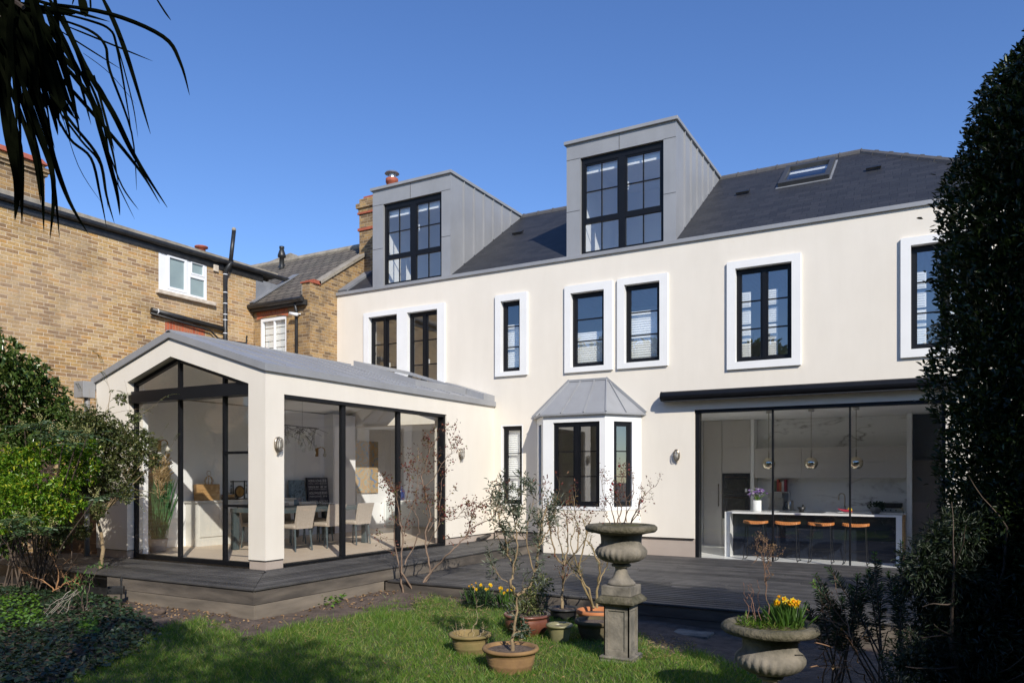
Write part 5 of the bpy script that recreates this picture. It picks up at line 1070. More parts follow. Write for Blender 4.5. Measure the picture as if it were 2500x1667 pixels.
# ================================================================ lawn grass, ivy, litter
n = 330000; gxx = rng.uniform(-9, 3, n); gyy = rng.uniform(2.4, 9.1, n)
keep = is_lawn(gxx, gyy, rng.normal(0, 6, n)); dd = gyy * WV[1] + gxx * WV[0]; keep &= rng.random(n) < np.clip(1.25 - dd / 14, .45, 1)
gxx, gyy = gxx[keep], gyy[keep]; n = len(gxx)
patch = .5 + .5 * np.sin(2.1 * gxx + 1.7 * np.sin(1.9 * gyy)) * np.sin(2.7 * gyy + gxx)
hh = rng.uniform(.035, .075, n) * (.7 + .65 * patch) * (1 + .5 * (rng.random(n) < .03))
d = np.stack([rng.normal(0, .5, n), rng.normal(0, .5, n), np.ones(n)], 1)
G = np.stack([gxx, gyy, gz(gxx, gyy)], 1); D = unit(d); S = unit(np.cross(D, rdir(n))); hw = rng.uniform(.0026, .0045, n)[:, None]; hh = hh[:, None]
bend = np.stack([rng.normal(0, 1, n), rng.normal(0, 1, n), np.zeros(n)], 1) * hh * .35
Vg = np.stack([G - S * hw, G + S * hw, G + D * hh * .6 + S * hw * .8 + bend * .3, G + D * hh * .6 - S * hw * .8 + bend * .3, G + D * hh + bend, ], 1).reshape(-1, 3)
b = np.arange(n)[:, None] * 5; Fg = np.concatenate([b + np.array([[0, 1, 2, 3]]), b + np.array([[3, 2, 4, 4]])], 1)
Vq = np.stack([G - S * hw, G + S * hw, G + D * hh + bend + S * hw * .12, G + D * hh + bend - S * hw * .12], 1).reshape(-1, 3)
kind(np_mesh('grass', Vq, (np.arange(n)[:, None] * 4 + np.arange(4)[None]), M['grass']), 'stuff')
def ground_in(poly_px, n, z=ZG):
    P = np.asarray(poly_px, float); lo, hi = P.min(0), P.max(0); pts = []
    c = np.array([onZ(x, y, z)[:2] for x, y in P]); a, b_ = c.min(0), c.max(0)
    q = rng.uniform(a, b_, (n * 4, 2)); pp = np.stack([q[:, 0], q[:, 1], np.full(len(q), z)], 1); px, py = topx(pp); q = q[inpoly(px, py, P)][:n]
    return np.stack([q[:, 0], q[:, 1], gz(q[:, 0], q[:, 1])], 1)
ivp = np.array([(-150, 1446), (0, 1440), (150, 1432), (330, 1500), (400, 1550), (330, 1600), (240, 1640), (150, 1700), (0, 1760), (-150, 1760)])
p = ground_in(ivp, 9000); p[:, 2] += rng.uniform(.01, .05, len(p)) + .05 * np.maximum(0, np.sin(3.1 * p[:, 0]) * np.sin(4.3 * p[:, 1])); d = rdir(len(p)); d[:, 2] *= .3
kind(leaves('ground_ivy', p, d, rng.uniform(.035, .065, len(p)), rng.uniform(.035, .055, len(p)), LM['ivy'], None, .12, .2, (0, 0, 1), .35, .3), 'stuff')
wp = np.concatenate([ground_in([(0, 1470), (90, 1470), (110, 1530), (0, 1560)], 500), ground_in([(195, 1525), (235, 1520), (240, 1560), (200, 1560)], 120), ground_in([(300, 1440), (330, 1440), (380, 1465), (300, 1470)], 40), ground_in([(860, 1420), (930, 1415), (930, 1440), (860, 1440)], 60), ground_in([(780, 1462), (850, 1470), (820, 1490), (770, 1480)], 70)]); wp[:, 2] += rng.uniform(.02, .10, len(wp)); d = rdir(len(wp)); d[:, 2] = np.abs(d[:, 2]) * .5
kind(leaves('low_weeds', wp, d, .05, .035, LM['weed'], None, .15, .2, (0, 0, 1), .4), 'stuff')
lp = np.concatenate([ground_in([(230, 1470), (300, 1430), (620, 1500), (760, 1500), (600, 1540), (350, 1540)], 330), ground_in([(650, 1490), (900, 1430), (1010, 1445), (880, 1490)], 220), ground_in([(60, 1380), (240, 1380), (250, 1450), (60, 1440)], 160), ground_in([(1000, 1440), (1300, 1470), (1300, 1490), (1000, 1470)], 80), ground_in([(600, 1520), (1700, 1540), (1700, 1660), (600, 1660)], 120)]); lp[:, 2] += .012; d = rdir(len(lp)); d[:, 2] *= .3
kind(leaves('leaf_litter', lp, d, rng.uniform(.02, .055, len(lp)), rng.uniform(.015, .03, len(lp)), LM['litter'], None, .4, .3, (0, 0, 1), .5), 'stuff')
sp_ = np.concatenate([ground_in([(1000, 1470), (1200, 1480), (1180, 1540), (1040, 1530)], 520), ground_in([(1560, 1540), (1700, 1560), (1680, 1620), (1560, 1610)], 260), ground_in([(700, 1530), (900, 1520), (880, 1570), (740, 1580)], 160), ground_in([(1240, 1560), (1340, 1560), (1340, 1600), (1240, 1600)], 120)]); sp_[:, 2] += rng.uniform(.0, .03, len(sp_)); d = rdir(len(sp_)); d[:, 2] = np.abs(d[:, 2]) * .35
kind(leaves('dead_grass', sp_, d, rng.uniform(.04, .09, len(sp_)), .004, leaf_mat('straw', (.34, .25, .12), (.48, .38, .20), None, .8, .2), None, .3, .2), 'stuff')
# ================================================================ pots
SOILM = M['soil']
def pot(name, label, c, rt, rb, h, mat, rim=.03, rings=0, soil=.75, bulge=0, cat='plant pot'):
    t = thing(name, label, cat, c); cx, cy, cz = c; m = MB(); pr = [(rb * .97, cz - .03), (rb, cz)]
    for i in range(1, 9):
        q = i / 8; rr = rb + (rt - rb) * q + bulge * math.sin(math.pi * q); pr.append((rr, cz + (h - rim) * q))
        if rings and i in (4, 5, 6): pr[-1] = (rr + .006, pr[-1][1]); pr.append((rr - .001, pr[-1][1] + .008))
    pr += [(rt + .022, cz + h - rim + .003), (rt + .028, cz + h - rim * .5), (rt + .020, cz + h), (rt - .012, cz + h - .002), (rt - .022, cz + h - rim), ((rt + rb) / 2 - .025, cz + h * .45), (.01, cz + h * .42)]
    m.lathe(pr, (cx, cy, 0), 36, cap=True); m.build('pot_body', mat, t, True)
    s = MB(); zs = cz + h * soil; s.lathe([(rb + (rt - rb) * soil - .012 + bulge * .5, zs), (rt * .5, zs + .012), (.01, zs + .006)], (cx, cy, 0), 20, cap=False); s.build('compost', SOILM, t, True)
    return t
def gpt(px, py, w, z): p = at(px, py, w); return (float(p[0]), float(p[1]), z)
PA = (-4.12, 6.45, -.40); PB_ = (-3.43, 6.06, -.40); PC = (-4.13, 7.68, -.405)
pot('terracotta_pot', 'algae stained terracotta pot with only dry stems in it, on the grass', PA, .19, .135, .225, M['terrag'], .032, 1, .55)
pot('terracotta_pot', 'wide ringed terracotta pot that holds the olive tree, at the front of the lawn', PB_, .235, .185, .24, M['terra'], .035, 1, .88)
M['glaze'] = rmat('brown_glazed_pot', (.20, .075, .045), (.14, .05, .032), 8, .35, bmp=.3, bscale=18)
pot('glazed_pot', 'large reddish brown glazed pot with scroll pattern behind the olive trunk', PC, .245, .19, .235, M['glaze'], .03, 0, .9, .035)
M['olivepot'] = rmat('olive_glazed_pot', (.24, .22, .11), (.16, .15, .08), 6, .4)
pot('glazed_pot', 'small olive green pot beside the brown glazed pot', gpt(1366, 1520, 8.35, -.41), .125, .10, .19, M['olivepot'], .03, 0, .8)
pot('plastic_pot', 'shallow black plastic pot holding the thin standard tree by the lower deck', gpt(1376, 1490, 9.75, -.47), .175, .14, .19, M['blackp'], .03, 0, .85)
pot('terracotta_pot', 'bright orange terracotta pot half hidden behind the stone pedestal', gpt(1455, 1490, 9.25, -.47), .215, .16, .25, rmat('orange_terracotta', (.50, .19, .07), (.42, .15, .055), 6, .85), .05, 0, .8)
pot('terracotta_pot', 'dark mossy pot in the shade just beside the stone pedestal', gpt(1452, 1530, 8.5, -.42), .20, .15, .22, rmat('dark_pot', (.12, .085, .05), (.08, .07, .035), 7, .9, bmp=.3), .045, 1, .85)
# ================================================================ urns
def urn(base, label, group=None):
    """classical stone tazza; base = underside of its square foot"""
    t = thing('stone_urn', label, 'urn', base, 'matching stone garden urns'); x, y, z = base
    m = MB(); m.box(x - .15, x + .15, y - .15, y + .15, z, z + .095); m.build('square_foot', M['urn'], t, bevel=.008)
    pr = [(.135, z + .096), (.14, z + .115), (.118, z + .135), (.085, z + .165), (.062, z + .21), (.056, z + .25), (.06, z + .265), (.092, z + .275), (.098, z + .29), (.075, z + .305)]
    m = MB(); m.lathe(pr, (x, y, 0), 40, flute=lambda i, a: 1 + (.035 * math.cos(20 * a) if 2 <= i <= 4 else 0)); m.build('stem', M['urn'], t, True)
    pr = [(.07, z + .306), (.11, z + .312), (.165, z + .325), (.215, z + .355), (.243, z + .395), (.247, z + .43), (.23, z + .46), (.205, z + .48), (.196, z + .50), (.198, z + .55), (.205, z + .585)]
    amp = [0, .02, .035, .04, .04, .03, .01, 0, 0, 0, 0]
    m = MB(); m.lathe(pr, (x, y, 0), 108, flute=lambda i, a: 1 + amp[i] * (abs(math.sin(13 * a)) - .5) * 1.7); m.build('bowl', M['urn'], t, True)
    pr = [(.205, z + .5855), (.26, z + .60), (.325, z + .612), (.347, z + .635), (.345, z + .66), (.325, z + .678), (.29, z + .682), (.26, z + .67), (.235, z + .64)]
    m = MB(); m.lathe(pr, (x, y, 0), 96, flute=lambda i, a: 1 + (.014 * abs(math.sin(22 * a)) if 2 <= i <= 4 else 0) + .006 * math.sin(5 * a + i)); m.build('rim', M['urnmoss'], t, True)
    m = MB(); m.lathe([(.255, z + .655), (.16, z + .675), (.01, z + .67)], (x, y, 0), 30, cap=False); m.build('mossy_compost', M['moss'], t, True)
    return t
U1 = (-2.70, 6.96, ZG - .05)
pd = thing('stone_pedestal', 'weathered square stone pedestal with sunken panels on the lawn', 'pedestal', U1)
x, y, z = U1
m = MB(); m.box(x - .165, x + .165, y - .165, y + .165, z, z + .075); m.prism([(x - .165, y - .165, z + .0755), (x + .165, y - .165, z + .0755), (x + .165, y + .165, z + .0755), (x - .165, y + .165, z + .0755)], (0, 0, .03)); m.build('base_block', M['urn'], pd, bevel=.018)
m = MB(); hs = .128; zt = z + .585
for ax in range(4):
    ca, sa = math.cos(ax * math.pi / 2), math.sin(ax * math.pi / 2)
    P = lambda u, v, d: (x + ca * u + sa * (-(hs) + d) * -1 * -1 * -1 if False else x + ca * u - sa * -(hs - d), y + sa * u + ca * -(hs - d), v)
    m.holes(-hs, hs, z + .106, zt, [(-hs + .045, hs - .045, z + .16, zt - .045)], P, .012); m.quad(P(-hs + .045, z + .16, .012), P(hs - .045, z + .16, .012), P(hs - .045, zt - .045, .012), P(-hs + .045, zt - .045, .012))
m.build('shaft', M['urn'], pd)
m = MB(); w0, w1, w2 = .135, .195, .165
def sq(w, zz): return [(x - w, y - w, zz), (x + w, y - w, zz), (x + w, y + w, zz), (x - w, y + w, zz)]
rg = sq(w0, zt) + sq(w1, zt + .03) + sq(w1, zt + .055) + sq(w2, zt + .085) + sq(.155, zt + .098)
m.add(rg, [(3, 2, 1, 0)] + [(k * 4 + i, k * 4 + (i + 1) % 4, k * 4 + 4 + (i + 1) % 4, k * 4 + 4 + i) for k in range(4) for i in range(4)] + [(16, 17, 18, 19)]); m.build('cap', M['urnmoss'], pd, bevel=.006)
urn((x, y, zt + .099), 'fluted stone urn raised on the square pedestal, bare rose stems growing from it')
U2 = at(1880, 1530, 5.62); U2 = (float(U2[0]), float(U2[1]), .31 - .675)
urn(U2, 'fluted stone urn standing low in the shade with daffodils growing from it')
# ================================================================ roses and small trees
def shrub(name, label, cat, base, canes, w, r0, wood, lev=1, leaf=None, nleaf=0, L=.03, Wd=.016, twigL=.22, jit=.08, hips=0, step=1, up=.25, group=None, rtip=.0035, kids=(0, 2), ang=.8, wob=.3, lspread=.02):
    """canes = list of pixel polylines at depth w (their real distance)"""
    t = thing(name, label, cat, base, group); segs, tips = [], []
    for ci, c in enumerate(canes):
        rr = r0
        if isinstance(c, tuple): c, rr = c
        pts = poly3(c, w, jit)
        if ci == 0 or len(c) > 2: pass
        rad = taper(pts, rr, max(rtip, rr * .3)); fine = []; fr = []
        for i in range(len(pts) - 1):
            for k in range(4): q = k / 4; fine.append(pts[i] * (1 - q) + pts[i + 1] * q + rng.normal(0, .008, 3) * (1 if (i or k) else 0)); fr.append(rad[i] * (1 - q) + rad[i + 1] * q)
        fine.append(pts[-1]); fr.append(rad[-1]); segs.append((fine, fr))
        m0 = max(2, int(len(fine) * .38))
        for i in range(m0, len(fine), step):
            dirn = fine[i] - fine[i - 1]
            if rnd.random() < .75: grow(fine[i], unit(unit(dirn) + rng.normal(0, ang, 3)), twigL * rnd.uniform(.4, 1.1), max(.0028, fr[i] * .5), lev, segs, tips, wob, up, kids, 4, .6, ang)
        tips.append((fine[-1], unit(fine[-1] - fine[-2]), 0))
    stems_mesh('stems', segs, wood, t)
    if leaf is not None and tips:
        k = rng.integers(0, len(tips), nleaf); P = np.array([tips[i][0] for i in k]) + rng.normal(0, lspread, (nleaf, 3)); D = unit(np.array([tips[i][1] for i in k]) + rng.normal(0, .75, (nleaf, 3)))
        leaves('foliage', P, D, rng.uniform(.6, 1.2, nleaf) * L, rng.uniform(.7, 1.2, nleaf) * Wd, leaf, t)
    for i in range(hips):
        q = tips[rnd.randrange(len(tips))]; mm = MB(); mm.ball(q[0] + q[1] * .01, rnd.uniform(.009, .014), 7); mm.tube([q[0] - q[1] * .01, q[0]], .002, 4); mm.build('rose_hip', LM['hip'], t, True)
    return t, tips
ZR = zm(900, 1040, 3.734)
R = lambda *a: [ZR(x, y) for x, y in a]
wr = 11.45
shrub('rose_bush', 'tall bare climbing rose with red hips rising against the garden room doors', 'rose bush', onZ(1015, 1448, -.33), [
    (R((440, 1545), (300, 1330), (300, 1200), (318, 1000), (290, 900), (268, 700), (250, 560), (160, 510)), .016), (R((315, 1515), (290, 1340), (240, 1090), (232, 880), (190, 640)), .016),
    (R((440, 1545), (565, 1335), (530, 1150), (515, 1000), (560, 820), (505, 560), (480, 440), (530, 330), (560, 200), (640, 95)), .017), (R((330, 1260), (400, 1110), (460, 960), (440, 800), (345, 700), (370, 480), (385, 270)), .010),
    (R((440, 1545), (580, 1310), (740, 1150), (880, 1020), (960, 910), (1100, 860), (1200, 720)), .015), (R((880, 1020), (930, 870), (960, 760), (1060, 680), (1130, 645)), .010), (R((540, 960), (600, 860), (640, 830), (740, 855), (820, 820), (870, 740)), .008),
    (R((500, 560), (600, 470), (660, 340), (760, 240), (740, 120)), .008), (R((320, 1000), (370, 800), (450, 560), (450, 190)), .008), (R((525, 1100), (640, 900), (660, 650), (670, 480)), .008)], wr, .02, M['twig'], 2, LM['rosel'], 1500, .040, .024, .24, .12, 40, 1, .2)
ZS = zm(900, 1100, 2.765)
S_ = lambda *a: [ZS(x, y) for x, y in a]
wo = 6.95
shrub('olive_tree', 'small olive standard with grey green leaves growing from the wide terracotta pot', 'tree', (PB_[0], PB_[1], PB_[2] + .2), [
    (S_((972, 1360), (983, 1180), (1003, 975)), .021), (S_((1003, 975), (955, 905), (975, 810), (930, 640), (880, 480), (850, 330)), .014), (S_((1003, 975), (1070, 925), (1120, 830), (1150, 640), (1170, 480), (1215, 350)), .016),
    (S_((975, 820), (1010, 640), (990, 470), (960, 350), (1040, 290)), .008), (S_((1120, 830), (1060, 600), (1080, 430), (1130, 300)), .007), (S_((940, 680), (860, 560), (830, 430)), .006), (S_((985, 930), (900, 870), (840, 790), (830, 760)), .005), (S_((1150, 640), (1215, 540), (1230, 460)), .006), (S_((1000, 620), (900, 420), (940, 300)), .006), (S_((1060, 600), (1000, 480), (1060, 340)), .006)], wo, .02, M['bark'], 1, LM['olive'], 1500, .058, .012, .17, .10, 0, 1, .3, rtip=.002)
shrub('standard_tree', 'thin dark trunked standard tree with sparse bronze leaves in the black pot', 'tree', gpt(1376, 1490, 9.75, -.3), [
    (S_((1306, 1060), (1310, 900), (1318, 770)), .022), (S_((1318, 770), (1260, 700), (1225, 560), (1200, 430), (1210, 330)), .014), (S_((1318, 770), (1345, 640), (1340, 480), (1300, 360)), .012), (S_((1318, 770), (1400, 690), (1420, 560), (1390, 420), (1380, 300)), .012), (S_((1318, 770), (1290, 600), (1260, 440), (1270, 320)), .010), (S_((1400, 690), (1480, 560), (1490, 480)), .007)], 9.75, .02, M['bark'], 1, LM['rosel'], 420, .04, .02, .26, .14, 0, 1, .25)
shrub('bare_shrub', 'twiggy brown shrub with yellow lichen in the orange pot behind the urn', 'shrub', gpt(1455, 1490, 9.25, -.28), [
    (S_((1520, 1060), (1480, 930), (1420, 830), (1360, 780), (1320, 720)), .016), (S_((1520, 1060), (1440, 900), (1420, 790), (1450, 660), (1470, 560), (1440, 450)), .016), (S_((1540, 1060), (1550, 900), (1550, 740), (1500, 640), (1460, 600)), .018), (S_((1550, 900), (1600, 800), (1640, 700), (1640, 640)), .010), (S_((1420, 830), (1360, 640), (1390, 520)), .008)], 9.25, .016, rmat('lichen_bark', (.30, .22, .12), (.20, .15, .06), 14, .9), 1, LM['cot'], 160, .03, .014, .22, .12, 0, 1, .25)
zt1 = zt + .099 + .67
shrub('urn_rose', 'bare red tinged rose stems growing out of the raised stone urn', 'rose bush', (x, y, zt1), [
    (S_((1660, 490), (1640, 400), (1590, 300), (1565, 180)), .006), (S_((1680, 490), (1700, 380), (1690, 260), (1735, 120)), .007), (S_((1720, 490), (1760, 380), (1790, 240), (1790, 160)), .006), (S_((1770, 490), (1810, 410), (1850, 300), (1935, 240)), .007), (S_((1700, 490), (1660, 330), (1650, 230)), .005), (S_((1740, 480), (1740, 330), (1700, 170)), .005), (S_((1770, 490), (1830, 400), (1840, 210)), .005), (S_((1630, 490), (1600, 440), (1590, 360)), .005)], depth((x, y, zt1)), .006, M['twig'], 1, LM['rosel'], 420, .022, .013, .11, .10, 10, 1, .25, rtip=.0018)
# dry stems in the empty pot
shrub('dried_plant', 'few dry stems left in the algae stained terracotta pot', 'dead plant', (PA[0], PA[1], PA[2] + .13), [(S_((700, 1270), (720, 1180), (740, 1100), (720, 1000), (700, 900)), .003), (S_((650, 1260), (640, 1200), (620, 1160)), .003), (S_((730, 1270), (760, 1220), (790, 1190)), .003), (S_((600, 1250), (590, 1210)), .003)], depth(PA), .003, M['pale_twig'], 0, None, 0, twigL=.08, rtip=.0015)
# plant in the glazed pot
bpts = [(at(*ZS(a_, b_), 8.72 + rnd.uniform(-.12, .12)), .10) for a_, b_ in ((1010, 1040), (1060, 1010), (1110, 980), (1150, 920), (1180, 900), (1080, 1070), (1140, 1050))]
t = thing('potted_shrub', 'leafy evergreen spilling from the brown glazed pot', 'shrub', (PC[0], PC[1], PC[2] + .2)); segs, tips = [], []
for q, r in bpts: grow((PC[0], PC[1], PC[2] + .19), q - np.array([PC[0], PC[1], PC[2] + .19]), np.linalg.norm(q - np.array([PC[0], PC[1], PC[2] + .19])), .006, 1, segs, tips, .2, .1)
stems_mesh('stems', segs, M['barkd'], t); p, d = blob_pts(bpts, 900, .9); leaves('foliage', p, d, .04, .016, LM['cot'], t)
p, d = blob_pts([(at(*ZS(1030, 1180), 8.3), .07), (at(*ZS(1050, 1220), 8.28), .06), (at(*ZS(1000, 1150), 8.32), .05)], 260, .9); leaves('trailing_ivy', p, d, .035, .024, LM['ivy'], t)
# herb in the kitchen
p, d = blob_pts([((HERB[1][0] + dx, HERB[1][1], HERB[1][2] + .02), .06) for dx in (-.06, 0, .06, .1)], 160, .9); leaves('foliage', p, d, .05, .035, LM['spurge'], HERB[0])
# daffodils
def daffodils(label, base, n, h, rad, nl=None, rock=None):
    t = thing('daffodils', label, 'flowers', base, 'clumps of yellow daffodils'); bx, by, bz = base; nl = nl or n * 4
    P = np.array([(bx + rnd.gauss(0, rad * .5), by + rnd.gauss(0, rad * .5), bz) for _ in range(nl)]); D = unit(np.stack([(P[:, 0] - bx) * 1.2 / rad * .25 + rng.normal(0, .12, nl), (P[:, 1] - by) * 1.2 / rad * .25 + rng.normal(0, .12, nl), np.ones(nl)], 1))
    leaves('strap_leaves', P, D, rng.uniform(.7, 1.05, nl) * h, .011, LM['strap'], t, .3, .18, (1, 0, 0), 1, .4)
    for i in range(n):
        a_ = rnd.uniform(0, 6.28); r = rad * math.sqrt(rnd.random()); q = np.array([bx + r * math.cos(a_), by + r * math.sin(a_), bz + h * rnd.uniform(.8, 1.15)]); b0 = np.array([bx + r * .5 * math.cos(a_), by + r * .5 * math.sin(a_), bz])
        f_ = unit(np.array([rnd.uniform(-.9, .9), rnd.uniform(-1, .2), rnd.uniform(-.1, .5)])); m = MB(); m.tube([b0, b0 * .3 + q * .7, q], .003, 4); o = m.build('flower_stem', LM['strap'], t)
        s_ = unit(np.cross(f_, (0, 0, 1.))); u_ = np.cross(s_, f_); dirs = np.array([unit(s_ * math.cos(k) + u_ * math.sin(k) + f_ * .15) for k in np.arange(6) * math.pi / 3 + rnd.random()]); leaves('petals', np.repeat((q + f_ * .004)[None], 6, 0), dirs, .028, .019, LM['daf'], o, .15, -.05, f_, .05, .45)
        m = MB(); c = MB(); c.lathe([(.006, 0), (.007, .012), (.011, .02), (.008, .019), (.004, .008)], (0, 0, 0), 9); c.v = [tuple(q + s_ * v[0] + u_ * v[1] + f_ * (v[2] + .003)) for v in c.v]; c.build('trumpet', LM['dafc'], o)
    return t
daffodils('daffodils crowded in the low shaded stone urn', tuple(at(1920, 1532, 5.55)[:2]) + (.30,), 17, .19, .085, 120)
p0 = onZ(1171, 1478, -.36); daffodils('daffodil clump over a dark rock plant at the edge of the lower deck', (float(p0[0]), float(p0[1]), -.34), 11, .25, .16, 26)
p1 = onZ(1238, 1482, -.36); daffodils('daffodil clump between the deck edge and the brown glazed pot', (float(p1[0]), float(p1[1]), -.36), 10, .24, .13, 60)
t = thing('rock_plant', 'low blue grey rosette plant under the daffodils by the deck', 'plant', (float(p0[0]), float(p0[1]), -.36)); q = np.array([float(p0[0]), float(p0[1]), -.28])
p, d = blob_pts([(q, .16), (q + (.13, -.03, -.03), .13), (q + (-.12, .0, -.02), .13)], 1500, .6); leaves('foliage', p, d + (0, 0, .5), .05, .011, LM['spurge'], t)
# dried stalks and moss tufts in the low urn
shrub('dry_stalks', 'tall dried seed stalk rising from the low shaded urn', 'dead plant', (U2[0], U2[1], .31), [(zmz, .005) for zmz in ([zm(1700, 1100, 2.765)(a_, b_) for a_, b_ in ((492, 1200), (485, 1050), (470, 880), (460, 760), (420, 700), (400, 640))], [zm(1700, 1100, 2.765)(a_, b_) for a_, b_ in ((470, 880), (480, 760), (500, 690))], [zm(1700, 1100, 2.765)(a_, b_) for a_, b_ in ((465, 790), (440, 690), (480, 630))])], 5.6, .005, rmat('dry_brown_stalk', (.22, .13, .09), (.15, .09, .06), 20, .9), 1, LM['litter'], 420, .010, .007, .11, .06, 0, 1, .2, rtip=.0012, lspread=.006)
shrub('dry_stalks', 'row of thin dead stems beside the daffodils in the low urn', 'dead plant', (U2[0] - .1, U2[1], .31), [([zm(1700, 1100, 2.765)(a_, b_) for a_, b_ in q], .003) for q in (((350, 1160), (340, 1020), (322, 905)), ((385, 1160), (375, 1010), (355, 910)), ((400, 1150), (385, 1000), (375, 905)), ((440, 1150), (425, 1000), (412, 880)))], 5.6, .003, rmat('dead_stem', (.24, .13, .09), None, 20, .9), 0, None, 0, twigL=.025, rtip=.0012)
t = thing('urn_grass', 'mossy grass tufts round the stalks in the low urn', 'grass tuft', (U2[0], U2[1], .30)); n = 420; a_ = rng.uniform(0, 6.28, n); r = .24 * np.sqrt(rng.random(n)); P = np.stack([U2[0] + r * np.cos(a_), U2[1] + r * np.sin(a_), np.full(n, .305)], 1); leaves('blades', P, unit(rng.normal(0, .5, (n, 3)) + (0, 0, 1)), rng.uniform(.02, .07, n), .003, M['grass'], t, .2, .4)
# tall artificial grass inside
t = thing('tall_grass_pot', 'tall artificial pampas grass in a stone coloured pot behind the gable glass', 'potted plant', GRASSPOT); gx0, gy0, gz0 = GRASSPOT
m = MB(); m.lathe([(.13, gz0), (.14, gz0 + .02), (.175, gz0 + .24), (.165, gz0 + .24), (.15, gz0 + .2)], (gx0, gy0, 0), 24); m.build('pot', M['plinth'], t, True)
n = 700; P = np.stack([gx0 + rng.normal(0, .06, n), gy0 + rng.normal(0, .06, n), np.full(n, gz0 + .2)], 1); D = unit(np.stack([rng.normal(0, .10, n), rng.normal(0, .13, n), np.ones(n)], 1)); leaves('reeds', P, D, rng.uniform(.75, 1.25, n), .011, LM['reed'], t, .3, .05, (1, 0, 0), 1, .4)
pl = []
for i in range(9):
    q = np.array([gx0 + rnd.gauss(0, .09), gy0 + rnd.gauss(0, .14), gz0 + rnd.uniform(1.15, 1.5)])
    for k in range(70): pl.append((q + (rnd.gauss(0, .015), rnd.gauss(0, .015), rnd.uniform(-.25, .25)), np.array([rnd.gauss(0, .4), rnd.gauss(0, .4), .8])))
leaves('plumes', np.array([a for a, b in pl]), np.array([b for a, b in pl]), .15, .011, LM['pampas'], t, .2, .3)
# small hard things
sp = (-9.75, 6.41, gz(-9.75, 6.41) - .01); t = thing('spike_light', 'black garden floodlight on a spike in the bare soil', 'garden light', sp)
m = MB(); m.tube([(sp[0], sp[1], sp[2]), (sp[0], sp[1], sp[2] + .34)], .013, 8); m.tube([(sp[0], sp[1], sp[2] + .33), (sp[0] + .005, sp[1], sp[2] + .39)], [.02, .008], 8); m.build('spike', M['blackp'], t)
m = MB(); m.obox((sp[0] - .07, sp[1] - .03, sp[2] + .20), (.85, .5, 0), (-.5, .85, .0), (0, 0, 1), .11, .03, .055); m.build('lamp_head', M['blackp'], t, bevel=.008)
a_, b_ = onZ(1170, 1316, .035), onZ(1197, 1309, .035); t = thing('black_tube', 'short ribbed black tube lying on the raised deck by the wall', 'pipe', (a_ + b_) / 2 - (0, 0, .034)); m = MB(); m.tube([a_, b_ + (0, .1, .06)], .045, 10); m.build('tube_body', M['blackp'], t); m = MB(); m.tube([a_ - (b_ - a_) * .06, a_ + (b_ - a_) * .1], .053, 12); m.build('collar', M['blackp'], t)
sl = onZ(1690, 1546, -.44); m = MB(); m.box(sl[0] - .22, sl[0] + .22, sl[1] - .16, sl[1] + .16, -.48, -.425); single(m.build('stepping_stone', M['urn'], None, bevel=.012), (sl[0], sl[1], -.48), 'flat grey stepping stone in the soil before the lower deck', 'stone')
for i, (px_, py_, r, l) in enumerate(((385, 1500, .09, 'largest of the half buried earthy stones in the bare soil bed'), (755, 1466, .03, 'small pale stone near the corner of the raised deck'), (1105, 1447, .06, 'reddish stone against the lower deck edge'), (445, 1474, .035, 'small stone below the raised deck boards'))):
    q = onZ(px_, py_, -.36); m = MB(); m.ball((float(q[0]), float(q[1]), float(gz(q[0], q[1])) + r * .15), r, 9, 1.3, .9, .6); m.v = [tuple(np.array(v) + rng.normal(0, r * .06, 3)) for v in m.v]; single(m.build('stone', M['soil'] if i == 0 else M['cement'] if i != 2 else M['redtile'], None, smooth=True), (q[0], q[1], float(gz(q[0], q[1]))), l, 'stone')
# ================================================================ big planting
# clipped evergreen column near the kitchen doors
BX, BY = .72, 6.13
prof = np.array([(4.84, .02), (4.6, .10), (4.29, .235), (4.06, .44), (3.85, .52), (3.62, .62), (3.42, .66), (3.16, .70), (2.81, .725), (2.53, .71), (2.24, .725), (2.07, .74), (1.81, .70), (1.53, .69), (1.1, .67), (.5, .68), (-.4, .55)])[::-1]
bt = thing('bay_tree', 'tall dense dark evergreen column beside the kitchen doors', 'tree', (BX, BY, ZG))
n = 52000; zz = rng.uniform(-.2, 4.84, n * 2); rr = np.interp(zz, prof[:, 0], prof[:, 1]); k = rng.random(n * 2) < rr / .81; zz, rr = zz[k][:n], rr[k][:n]; n = len(zz); a = rng.uniform(0, 2 * math.pi, n)
lump = 1 + .07 * np.sin(5 * a + 2 * zz) * np.sin(3.3 * zz + 1.3) + .05 * np.sin(11 * a - 5 * zz) + .04 * np.sin(9.7 * zz + 4 * a)
r = rr * lump * (1 - .30 * rng.random(n) ** 2) + (rng.random(n) < .02) * rng.uniform(0, .10, n)
P = np.stack([BX + r * np.cos(a), BY + r * np.sin(a), zz], 1); O = np.stack([np.cos(a), np.sin(a), np.zeros(n)], 1)
leaves('crown', P, O * .7 + (0, 0, .55) + rng.normal(0, .5, (n, 3)), rng.uniform(.034, .058, n), rng.uniform(.014, .022, n), LM['bay'], bt, .2, .2, (0, 0, 1), .7)
n = 30000; zz = rng.uniform(-.2, 4.65, n); a = rng.uniform(0, 2 * math.pi, n); r = np.interp(zz, prof[:, 0], prof[:, 1]) * rng.uniform(.3, .82, n); P = np.stack([BX + r * np.cos(a), BY + r * np.sin(a), zz], 1)
leaves('inner_foliage', P, rdir(n), .075, .04, LM['bay'], bt, .1, .1)
segs, tips = [], []
